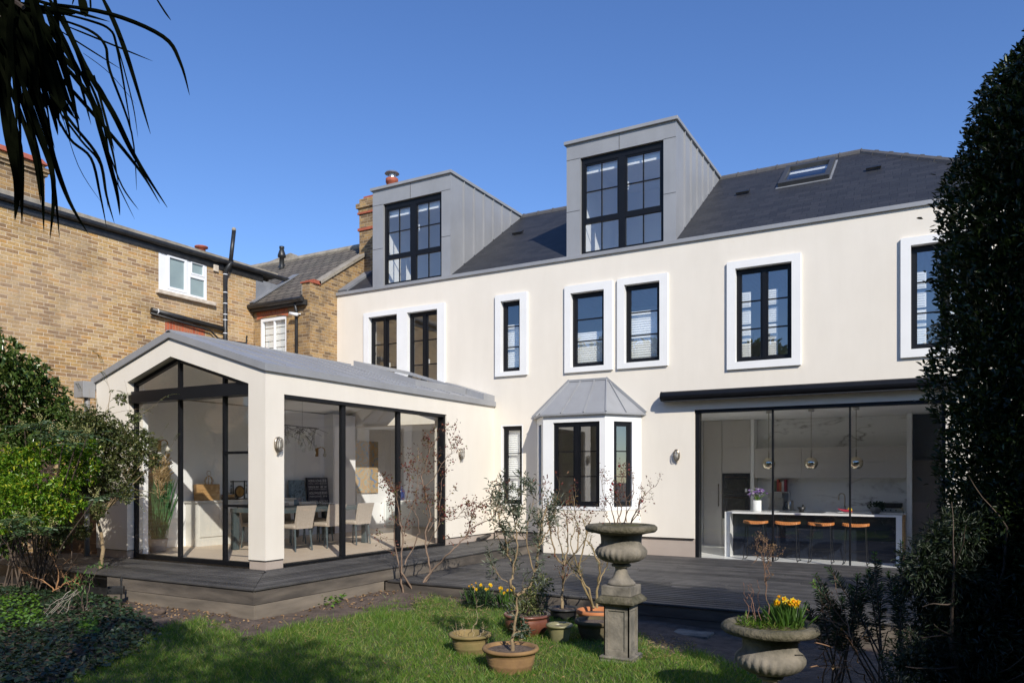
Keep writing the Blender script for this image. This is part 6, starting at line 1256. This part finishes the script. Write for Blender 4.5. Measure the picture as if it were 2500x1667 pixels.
for i in range(5): grow((BX + rnd.uniform(-.1, .1), BY + rnd.uniform(-.1, .1), ZG - .05), (rnd.uniform(-.1, .1), rnd.uniform(-.1, .1), 1), 3.2, .035, 0, segs, tips, .04, .2, (0, 2), 8, .3, .6)
stems_mesh('trunk', segs, M['barkd'], bt, 7)
def spray(p, d, L, n=9):
    """points of a pinnate leaf"""
    p = np.array(p); d = unit(np.array(d, float)); s = unit(np.cross(d, (0, 0, 1.))); P, D = [], []
    for i in range(1, n + 1):
        q = i / n; c = p + d * L * q - np.array([0, 0, 1]) * L * .25 * q * q
        for sg in (-1, 1): P.append(c); D.append(s * sg + d * .45 - np.array([0, 0, .2]))
    return P, D
# shrub border by the garden room
def bush(name, label, base, blobs, n, L, W, mat, stems=7, shell=.6, extra=None, droop=.25, up=.35, parent=None):
    t = thing(name, label, 'shrub', base); p, d = blob_pts(blobs, n, shell); leaves('foliage', p, d + rng.normal(0, .55, (n, 3)) + (0, 0, up), rng.uniform(.7, 1.25, n) * L, rng.uniform(.7, 1.2, n) * W, mat, t, .22, droop)
    segs, tips = [], []
    for i in range(stems):
        q, r = blobs[i % len(blobs)]; b = np.array(base) + (rnd.uniform(-.2, .2), rnd.uniform(-.2, .2), 0); v = np.array(q) - b; grow(b, v, np.linalg.norm(v) * .95, .016, 1, segs, tips, .16, .03, (0, 2), 6, .35, .7)
    stems_mesh('stems', segs, M['barkd'], t, 6); return t
W1 = 11.7
bl = lambda w, *a: [(at(x, y, w + rnd.uniform(-.25, .25)), r) for x, y, r in a]
def shrub_mass(name, label, base, blobs, n, k, L, W, mat, stems=7, shell=.7, up=.4, inner=None):
    t = thing(name, label, 'shrub', base); clusters('foliage', blobs, n, k, L, W, mat, t, shell, up)
    if inner: p, d = blob_pts([(q, r * .8) for q, r in blobs], inner, 1.0); leaves('inner_foliage', p, rdir(inner), L * 1.3, W * 1.5, mat, t, .1, .1)
    segs, tips = [], []
    for i in range(stems):
        q, r = blobs[i % len(blobs)]; b = np.array(base) + (rnd.uniform(-.2, .2), rnd.uniform(-.2, .2), 0); v = np.array(q) - b; grow(b, v, np.linalg.norm(v) * .62, .012, 1, segs, tips, .16, .03, (0, 2), 6, .35, .7)
    stems_mesh('stems', segs, M['barkd'], t, 6); return t
shrub_mass('laurel_shrub', 'tall mid green laurel at the back of the border against the brick wall', onZ(40, 1440, ZG), bl(12.2, (-40, 870, .5), (20, 900, .40), (75, 930, .36), (115, 965, .28), (150, 1005, .22), (185, 1050, .16), (30, 1000, .5), (110, 1030, .4), (180, 1050, .3), (-80, 1000, .6), (60, 1090, .45), (-60, 1150, .6), (170, 1110, .3), (60, 1230, .4), (150, 1220, .3), (20, 1310, .3)), 2300, 6, .085, .036, LM['laurel'], 9, inner=2500)
shrub_mass('mexican_orange_shrub', 'lime and yellow leaved evergreen in the sunny front of the border', onZ(110, 1450, ZG), bl(10.9, (25, 1135, .26), (80, 1120, .22), (140, 1100, .17), (185, 1115, .18), (225, 1095, .12), (45, 1210, .30), (110, 1195, .28), (175, 1170, .20), (215, 1160, .13), (-30, 1180, .36), (150, 1245, .18), (90, 1265, .2), (195, 1225, .12), (10, 1270, .2), (235, 1135, .08)), 1150, 7, .062, .023, LM['choisya'], 8, inner=900)
ct = shrub_mass('cotoneaster_tree', 'small arching olive leaved tree reaching over the deck to the gable glass', onZ(240, 1446, ZG), bl(11.5, (215, 1020, .20), (250, 1035, .20), (285, 1060, .22), (320, 1075, .24), (345, 1105, .20), (300, 1120, .26), (260, 1085, .28), (225, 1060, .28), (280, 1165, .24), (240, 1140, .26), (365, 1075, .12), (325, 1020, .10), (295, 975, .08), (375, 1130, .10), (330, 1160, .16), (200, 1190, .22), (255, 1205, .2), (310, 1205, .13), (350, 1060, .08), (385, 1110, .06), (190, 1070, .2), (150, 1300, .2), (200, 1290, .16), (240, 1245, .14), (120, 1330, .18)), 3300, 6, .040, .018, LM['cot'], 0, .9, inner=3000)
segs, tips = [], []
tr = poly3([(240, 1450), (243, 1400), (252, 1340), (247, 1300), (238, 1270)], 11.55); segs.append((tr, taper(tr, .034, .022)))
for e in ((200, 1180), (290, 1180), (340, 1110), (260, 1060), (220, 1000), (370, 1090), (320, 1020), (285, 960), (380, 1130), (268, 1000)):
    q = at(*e, 11.6); grow(tr[-1], q - tr[-1], np.linalg.norm(q - tr[-1]), .011, 1, segs, tips, .12, .05, (0, 2), 6, .35, .7)
stems_mesh('trunk', segs, M['bark'], ct, 8)
P, D = [], []
for tp in tips:
    if rnd.random() < .5:
        a_, b_ = spray(tp[0], tp[1] + rng.normal(0, .3, 3), .2, 8); P += a_; D += b_
leaves('leafy_sprays', np.array(P), np.array(D), .032, .013, LM['cot'], ct)
mh = thing('mahonia', 'mahonia with long pinnate leaves and greenish flower spikes among the border shrubs', 'shrub', onZ(90, 1446, ZG)); P, D, FP, FD = [], [], [], []; segs = []
for (x_, y_, w_) in ((45, 1275, 10.4), (75, 1265, 10.3), (100, 1035, 10.6), (160, 1055, 10.5), (235, 1215, 10.5), (20, 1290, 10.4), (130, 1065, 10.6), (215, 1060, 10.5), (85, 1300, 10.3), (60, 1050, 10.6), (185, 1085, 10.5), (120, 1290, 10.4)):
    c = at(x_, y_, w_); segs.append(([np.array(onZ(90, 1446, ZG)), c * .5 + np.array(onZ(90, 1446, ZG)) * .5 + (0, 0, .1), c], [.014, .012, .008]))
    for k in range(9):
        a_ = rnd.uniform(0, 6.28); p_, d_ = spray(c, (math.cos(a_), math.sin(a_), rnd.uniform(-.1, .5)), rnd.uniform(.26, .38), 8); P += p_; D += d_
    for k in range(6):
        dd_ = unit(np.array([rnd.gauss(0, .5), rnd.gauss(0, .5), 1])); 
        for q in np.linspace(.02, .16, 14): FP.append(c + dd_ * q + rng.normal(0, .006, 3)); FD.append(rng.normal(0, 1, 3))
leaves('foliage', np.array(P), np.array(D), .062, .022, LM['mah'], mh, .15, .15); leaves('flower_spikes', np.array(FP), np.array(FD), .018, .014, leaf_mat('mahonia_bud', (.30, .30, .10), (.46, .44, .20), None, .6, .2), mh); stems_mesh('stems', segs, M['barkd'], mh)
# low dry stuff in the border
ZQ = zm(0, 1150, 3.92)
Q = lambda *a: [ZQ(x, y) for x, y in a]
shrub('dry_branch', 'bare orange brown branches lying under the border shrubs', 'branch', onZ(125, 1448, ZG), [(Q((480, 1165), (620, 1080), (690, 1040), (760, 1090)), .014), (Q((520, 1140), (440, 1060), (330, 1010), (200, 970)), .010), (Q((540, 1120), (560, 960), (500, 820), (480, 690)), .012), (Q((560, 1100), (640, 1050), (600, 980)), .007)], 11.2, .012, rmat('orange_brown_twig', (.42, .22, .10), (.30, .16, .08), 12, .85), 1, None, 0, twigL=.2, rtip=.003)
shrub('young_shrub', 'small young shrub of thin dark stems in front of the spike light', 'shrub', onZ(205, 1500, ZG), [(Q((790, 1390), (800, 1290), (740, 1150), (700, 1090)), .008), (Q((820, 1390), (835, 1200), (870, 1040), (930, 960)), .007), (Q((800, 1300), (780, 1180), (830, 1060), (860, 970)), .006)], 9.75, .007, M['barkd'], 1, LM['strap'], 90, .07, .02, .16, .06, 0, 1, .2)
shrub('dead_frond', 'grey dead stalks fanned over the ground ivy', 'dead plant', onZ(190, 1500, ZG), [(Q((740, 1130), (560, 1260), (370, 1460)), .006), (Q((760, 1150), (620, 1250), (440, 1420)), .006), (Q((700, 1170), (560, 1340), (450, 1480)), .006), (Q((720, 1150), (640, 1320), (545, 1500)), .006), (Q((680, 1140), (500, 1280), (350, 1450)), .005), (Q((650, 1180), (540, 1300), (380, 1470)), .005)], 9.55, .006, rmat('grey_dead_stalk', (.40, .36, .30), (.28, .25, .21), 10, .9), 0, None, 0, twigL=.1, rtip=.002)
q = onZ(246, 1446, ZG); t = thing('iris_clump', 'clump of upright sword leaves at the foot of the slender trunk', 'plant', q); n = 40; P = np.stack([q[0] + rng.normal(0, .1, n) + .03, q[1] + rng.normal(0, .05, n), np.full(n, ZG)], 1); leaves('blades', P, unit(rng.normal(0, .18, (n, 3)) + (0, 0, 1)), rng.uniform(.2, .5, n), .02, LM['strap'], t, .2, .1, (0, -1, 0), .5)
# fence between extension and brick wall
t = thing('timber_fence', 'dark horizontal board fence in the gap beside the garden room', 'fence', (-14.4, 8.9, ZG)); m = MB()
for k in range(11): m.box(-15.5, -13.42, 8.88, 8.905, ZG + .03 + k * .15, ZG + .172 + k * .15)
m.build('boards', M['woodd'], t); 
for xx in (-15.4, -13.5): m = MB(); m.box(xx - .05, xx + .05, 8.906, 9.0, ZG - .1, ZG + 1.7); m.build('post', M['woodd'], t)
# ================================================================ palm fronds hanging in from above
ZP = zm(0, 0, 2.6133)
pm = thing('palm_tree', 'dark drooping palm fronds hanging into view against the sky', 'palm', at(-420, 2600, 3.1) * (1, 1, 0) + (0, 0, ZG))
BL = [([(270, 20), (700, 90), (1040, 235), (1150, 400), (1210, 610)], 30), ([(650, -20), (740, 170), (830, 420), (960, 855)], 34), ([(990, -20), (1050, 75), (1092, 133)], 13), ([(430, 170), (700, 280), (975, 392)], 13), ([(380, 195), (560, 310), (775, 445)], 11), ([(280, 60), (560, 130), (700, 190), (745, 300), (800, 600), (850, 920)], 18), ([(300, 100), (560, 190), (670, 290), (700, 450), (840, 850), (872, 1215)], 20), ([(400, 100), (540, 420), (720, 720), (860, 1000), (1068, 1325)], 40), ([(300, 300), (560, 600), (640, 830), (740, 1200), (765, 1375)], 36), ([(250, 350), (480, 600), (700, 850), (900, 1100), (1020, 1300)], 26), ([(320, 600), (470, 800), (630, 1010), (680, 1250), (730, 1425)], 22), ([(300, 620), (440, 880), (580, 1010), (640, 1250), (680, 1450)], 20), ([(200, 350), (330, 700), (370, 865)], 30), ([(330, 500), (440, 650), (510, 768)], 28), ([(150, 450), (290, 760), (340, 1000), (440, 1280), (565, 1495)], 36), ([(100, 420), (240, 800), (340, 1150), (320, 1520)], 38), ([(120, 430), (200, 750), (330, 1100), (380, 1520)], 30), ([(60, 420), (180, 760), (260, 1100), (280, 1480)], 36), ([(20, 450), (60, 700), (130, 1000), (140, 1425)], 50), ([(0, 500), (50, 850), (110, 1150), (95, 1405)], 60), ([(100, -20), (90, 250), (130, 560)], 110), ([(180, -20), (170, 200), (60, 430)], 70), ([(350, -20), (370, 250), (380, 420)], 36), ([(520, -20), (535, 60), (548, 110)], 60), ([(575, -20), (580, 75)], 14), ([(475, -20), (460, 34)], 10), ([(0, 180), (60, 350), (150, 430)], 60), ([(250, 250), (380, 600), (400, 690)], 60), ([(530, 340), (700, 470), (870, 670)], 5), ([(380, 680), (500, 1060), (660, 1310)], 5), ([(700, 1000), (740, 1150), (860, 1400)], 9), ([(690, 960), (780, 1190), (885, 1340)], 11), ([(600, 480), (680, 780), (730, 965)], 18), ([(560, 500), (640, 700), (700, 1000)], 20), ([(720, 200), (780, 400), (850, 680), (880, 880)], 9), ([(50, -20), (200, 300), (280, 620)], 170), ([(200, -20), (300, 350), (420, 700)], 130), ([(-50, -20), (50, 300), (60, 600)], 150), ([(150, -20), (420, 60), (700, 140)], 24), ([(250, 150), (450, 420), (600, 520), (700, 660)], 34), ([(400, 250), (560, 560), (700, 900), (760, 1200)], 20), ([(0, 250), (200, 520), (300, 700)], 50), ([(150, 200), (300, 500), (480, 760)], 60), ([(200, 80), (420, 300), (520, 520)], 70), ([(330, 650), (520, 900), (640, 1050), (690, 1330)], 16), ([(-30, 350), (120, 700), (220, 1000), (260, 1300)], 34), ([(0, 20), (250, 60), (480, 90)], 60), ([(100, 150), (280, 260), (420, 420)], 80), ([(60, 100), (180, 350), (200, 600)], 120)]
BW = []
for pp_, w_ in BL:
    k_ = 1 if w_ < 65 else int(w_ / 28)
    for j_ in range(k_): o_ = (j_ - (k_ - 1) / 2) * w_ / k_ * 1.05; e_ = rnd.uniform(-40, 90) if k_ > 1 else 0; BW.append(([(a_ + o_ * (.5 + .5 * i_ / (len(pp_) - 1)), b_ + e_ * i_ / (len(pp_) - 1)) for i_, (a_, b_) in enumerate(pp_)], w_ / k_ * 1.15 if k_ > 1 else w_))
for _ in range(46):
    x_ = rnd.uniform(-60, 330); y_ = rnd.uniform(-40, 260) - x_ * .3; L_ = rnd.uniform(350, 800); s_ = rnd.uniform(.05, .45); BW.append(([(x_, y_), (x_ + L_ * s_ * .6, y_ + L_ * .45), (x_ + L_ * s_, y_ + L_)], rnd.uniform(18, 40)))
BL = BW
fr = [MB() for _ in range(5)]
for i, (pp, wpx) in enumerate(BL):
    w = 3.05 + .05 * (i % 5) * 1.5 + rnd.uniform(-.05, .05); ctl = [at(*ZP(a_, b_), w) for a_, b_ in pp]; k = len(ctl); pts = []
    for s in range(k - 1):
        p0, p1, p2, p3 = ctl[max(s - 1, 0)], ctl[s], ctl[s + 1], ctl[min(s + 2, k - 1)]
        for q in np.arange(5) / 5: pts.append(.5 * ((2 * p1) + (-p0 + p2) * q + (2 * p0 - 5 * p1 + 4 * p2 - p3) * q * q + (-p0 + 3 * p1 - 3 * p2 + p3) * q ** 3))
    pts.append(ctl[-1]); n = len(pts); hw = wpx * .86 / 2.6133 * w / FPX / 2; vs = []
    for j, p in enumerate(pts):
        d = pts[min(j + 1, n - 1)] - pts[max(j - 1, 0)]; v = unit(p - EYE); s_ = unit(np.cross(d, v) + 1e-9); q = j / (n - 1); ww = hw * (min(1, .55 + q * 2) if q < .25 else 1) * (1 - max(0, (q - .55) / .45) ** 1.6 * .93)
        vs += [p - s_ * ww + v * ww * .5, p, p + s_ * ww + v * ww * .5]
    fr[i % 5].add(vs, [f for j in range(n - 1) for f in ((3 * j, 3 * j + 1, 3 * j + 4, 3 * j + 3), (3 * j + 1, 3 * j + 2, 3 * j + 5, 3 * j + 4))])
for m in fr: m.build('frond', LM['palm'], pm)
crown = at(-420, -180, 3.1); m = MB(); b0 = np.array(wloc(pm)); m.tube([b0 + (0, 0, -.1), b0 * .5 + crown * .5 + (.02, 0, 0), crown], [.14, .12, .11], 12); m.build('trunk', M['barkd'], pm)
m = MB()
for e in ((-60, -60), (80, -100), (150, 50), (-100, 200), (300, -150), (0, 120)): q = at(*ZP(*e), 3.1); m.tube([crown, (crown + q) / 2 + (0, 0, .12), q], [.02, .014, .01], 6)
m.build('leaf_stalks', M['barkd'], pm)
# ================================================================ dark planting in the near corner
zr = zm(1800, 1300, 3.36)
sg = thing('spurge', 'dark spurge with whorled narrow leaves and fresh green tips, in the shaded corner', 'shrub', at(2090, 1640, 6.0) * (1, 1, 0) + (0, 0, ZG)); segs = []; P, D, TP, TD = [], [], [], []; b0 = np.array(wloc(sg))
for (x_, y_) in ((745, 285), (640, 350), (1125, 170), (1160, 245), (1075, 300), (990, 350), (620, 410), (930, 440), (760, 610), (680, 480), (1340, 80), (1240, 320), (860, 540), (1040, 470), (1400, 200), (560, 580), (1180, 420), (820, 700), (1300, 450)):
    w = rnd.uniform(5.7, 6.4); tip = at(*zr(x_, y_), w); b = b0 + (rnd.uniform(-.25, .45), rnd.uniform(-.2, .3), 0); mid = b * .45 + tip * .55 + np.array([rnd.uniform(-.05, .05), 0, .08]); c = [b * (1 - q) ** 2 + 2 * mid * q * (1 - q) + tip * q * q for q in np.linspace(0, 1, 9)]; segs.append((c, taper(c, .009, .004)))
    for q in np.linspace(.45, 1, 34):
        p = b * (1 - q) ** 2 + 2 * mid * q * (1 - q) + tip * q * q; dd_ = unit(tip - mid)
        for _ in range(5):
            v = unit(np.cross(dd_, rdir(1)[0])) + dd_ * (.2 + .5 * q); (TP if q > .93 else P).append(p); (TD if q > .93 else D).append(v)
stems_mesh('stems', segs, M['barkd'], sg); leaves('foliage', np.array(P), np.array(D), .065, .010, LM['spurge'], sg, .2, .2); leaves('young_leaves', np.array(TP), np.array(TD), .035, .009, LM['spurget'], sg, .2, .1)
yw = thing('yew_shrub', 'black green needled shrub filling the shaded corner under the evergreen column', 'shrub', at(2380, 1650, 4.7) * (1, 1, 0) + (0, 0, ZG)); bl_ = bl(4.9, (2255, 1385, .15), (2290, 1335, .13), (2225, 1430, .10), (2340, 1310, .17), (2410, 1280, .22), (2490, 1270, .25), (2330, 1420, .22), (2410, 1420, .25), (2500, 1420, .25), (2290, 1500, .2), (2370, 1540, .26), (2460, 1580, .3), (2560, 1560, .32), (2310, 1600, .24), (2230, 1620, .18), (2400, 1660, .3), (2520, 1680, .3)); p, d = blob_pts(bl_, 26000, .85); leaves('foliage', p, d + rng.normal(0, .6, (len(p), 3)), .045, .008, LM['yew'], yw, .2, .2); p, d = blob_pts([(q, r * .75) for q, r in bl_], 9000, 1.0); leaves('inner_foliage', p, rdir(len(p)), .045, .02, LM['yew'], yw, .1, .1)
segs, tips = [], []
for q, r in bl_: b = np.array(wloc(yw)); grow(b, q - b, np.linalg.norm(q - b), .018, 1, segs, tips, .15, .02, (0, 2), 6, .35)
stems_mesh('stems', segs, M['barkd'], yw)
shrub('bramble', 'tangle of dry pale and orange bramble stems in the dark corner', 'shrub', at(2140, 1660, 5.4) * (1, 1, 0) + (0, 0, ZG), [(([zr(a_, b_) for a_, b_ in q]), .0055) for q in (((1120, 1230), (1010, 1050), (940, 880), (880, 660), (850, 560)), ((1060, 1230), (980, 1130), (860, 1040), (620, 1040)), ((1240, 1230), (1290, 1080), (1310, 940)), ((1310, 1230), (1390, 1020), (1490, 850)), ((1500, 1220), (1640, 1060), (1850, 820)), ((920, 850), (780, 720), (700, 640)), ((1180, 1020), (1240, 820), (1270, 740)), ((1000, 880), (1110, 740), (1170, 660)), ((1700, 980), (1790, 1070), (1910, 1000)), ((1430, 1050), (1400, 1190)), ((700, 1230), (720, 1050), (690, 820)), ((800, 1230), (870, 1100), (760, 960)), ((600, 1100), (740, 1080), (900, 1120)), ((1880, 460), (1960, 560), (1700, 720)), ((2060, 240), (2130, 380), (2180, 510)), ((2240, 400), (2320, 440)), ((950, 560), (1070, 470), (1200, 420)), ((560, 620), (700, 700), (860, 760)), ((1350, 900), (1500, 700), (1640, 600)), ((640, 900), (840, 980), (1010, 960)), ((1600, 860), (1540, 700), (1500, 560)))], 5.6, .0055, rmat('bramble_stem', (.30, .16, .09), (.19, .13, .085), 7, .85), 1, LM['litter'], 60, .03, .02, .30, .35, 0, 2, .1, rtip=.002)
# ================================================================ trees of the garden behind the photographer (some cast the shade, some are added to hold back sky light)
def tree(label, base, h, cr, czs, blobs_n, n, mat=None, leaf=.11, seed=1, shell=.75, blobs=None):
    t = thing('garden_tree', label, 'tree', base); b = np.array(base, float); segs, tips = [], []
    tp = b + (rnd.uniform(-.3, .3), rnd.uniform(-.3, .3), h * .5); segs.append(([b - (0, 0, .1), b * .5 + tp * .5, tp], [.16, .13, .09])); B = []
    for i in range(blobs_n if blobs is None else 0):
        a_ = 2.4 * i; q = (i + .5) / blobs_n; r_ = cr * (.25 + .6 * rnd.random()); c = np.array([b[0] + r_ * math.cos(a_), b[1] + r_ * math.sin(a_), b[2] + czs[0] + (czs[1] - czs[0]) * q]); B.append((c, cr * rnd.uniform(.28, .46)))
    for c in (blobs or []): B.append((np.array(c[:3]), c[3]))
    for c, r in B: grow(tp, c - tp, np.linalg.norm(c - tp), .05, 1, segs, tips, .12, .03, (0, 2), 5, .4)
    stems_mesh('trunk', segs, M['barkd'], t, 7); p, d = blob_pts(B, n, shell); leaves('crown', p, d + rng.normal(0, .6, (n, 3)), rng.uniform(.7, 1.2, n) * leaf, rng.uniform(.7, 1.2, n) * leaf * .5, mat or LM['far'], t); return t
rng = np.random.default_rng(5); rnd.seed(5)
# where their shadows lie decides where they stand: the sun is behind the photographer's shoulder
tree('dense evergreen standing on the sunny side of the evergreen column', (3.95, 3.3, ZG), 6.7, 1.3, (.5, 6.6), 18, 17000, LM['bay'], .13)
tree('broad tree behind the photographer', (2.4, -3.0, ZG), 7.4, 2.3, (3.2, 7.0), 18, 17000, None, .13)
for x_, y_, h_, r_, l_ in ((-18, -12, 9, 3.4, 'broad dark hedge tree in the far corner by the brick house'), (-13, -15, 8, 3.2, 'second dark hedge tree from the brick house end'), (-8, -16, 7.6, 3.4, 'third dark hedge tree along the far garden fence'), (-3, -16, 7.6, 3.2, 'middle dark hedge tree along the far garden fence'), (2, -17, 7.8, 3.4, 'hedge tree just past the middle of the far fence'), (7, -16, 9, 3.2, 'hedge tree near the sunny end of the far fence'), (12, -14, 11, 3.4, 'last hedge tree at the sunny end of the far fence'),
        (-13, -7, 8, 2.6, 'unseen dark tree added on the brick house side of the garden to block sky light'), (-9, -8, 8, 2.4, 'second unseen dark tree added on the brick house side to block sky light'), (12.5, -8, 10, 2.8, 'unseen tall tree added far back on the sunny side of the garden to block sky light'), (10.5, -2, 9, 2.4, 'unseen tall tree added beside the shaded corner to block sky light'), (9.5, 3.5, 8, 2.2, 'unseen tree added on the sunny side nearest the house to block sky light')):  # unseen side trees, added to cut the ambient sky light
    tree(l_, (x_, y_, ZG), h_, r_, (.4, h_), 24, 8000, LM['laurel'], .45, shell=1.0)
t = thing('garden_fence', 'board fence closing the far end of the garden', 'fence', (-4, -20, ZG)); m = MB()
for k in range(120): m.box(-22 + k * .3, -22 + k * .3 + .29, -20.02, -20, ZG, ZG + 1.9)
m.build('boards', M['woodd'], t)
print('objects', len(bpy.data.objects))
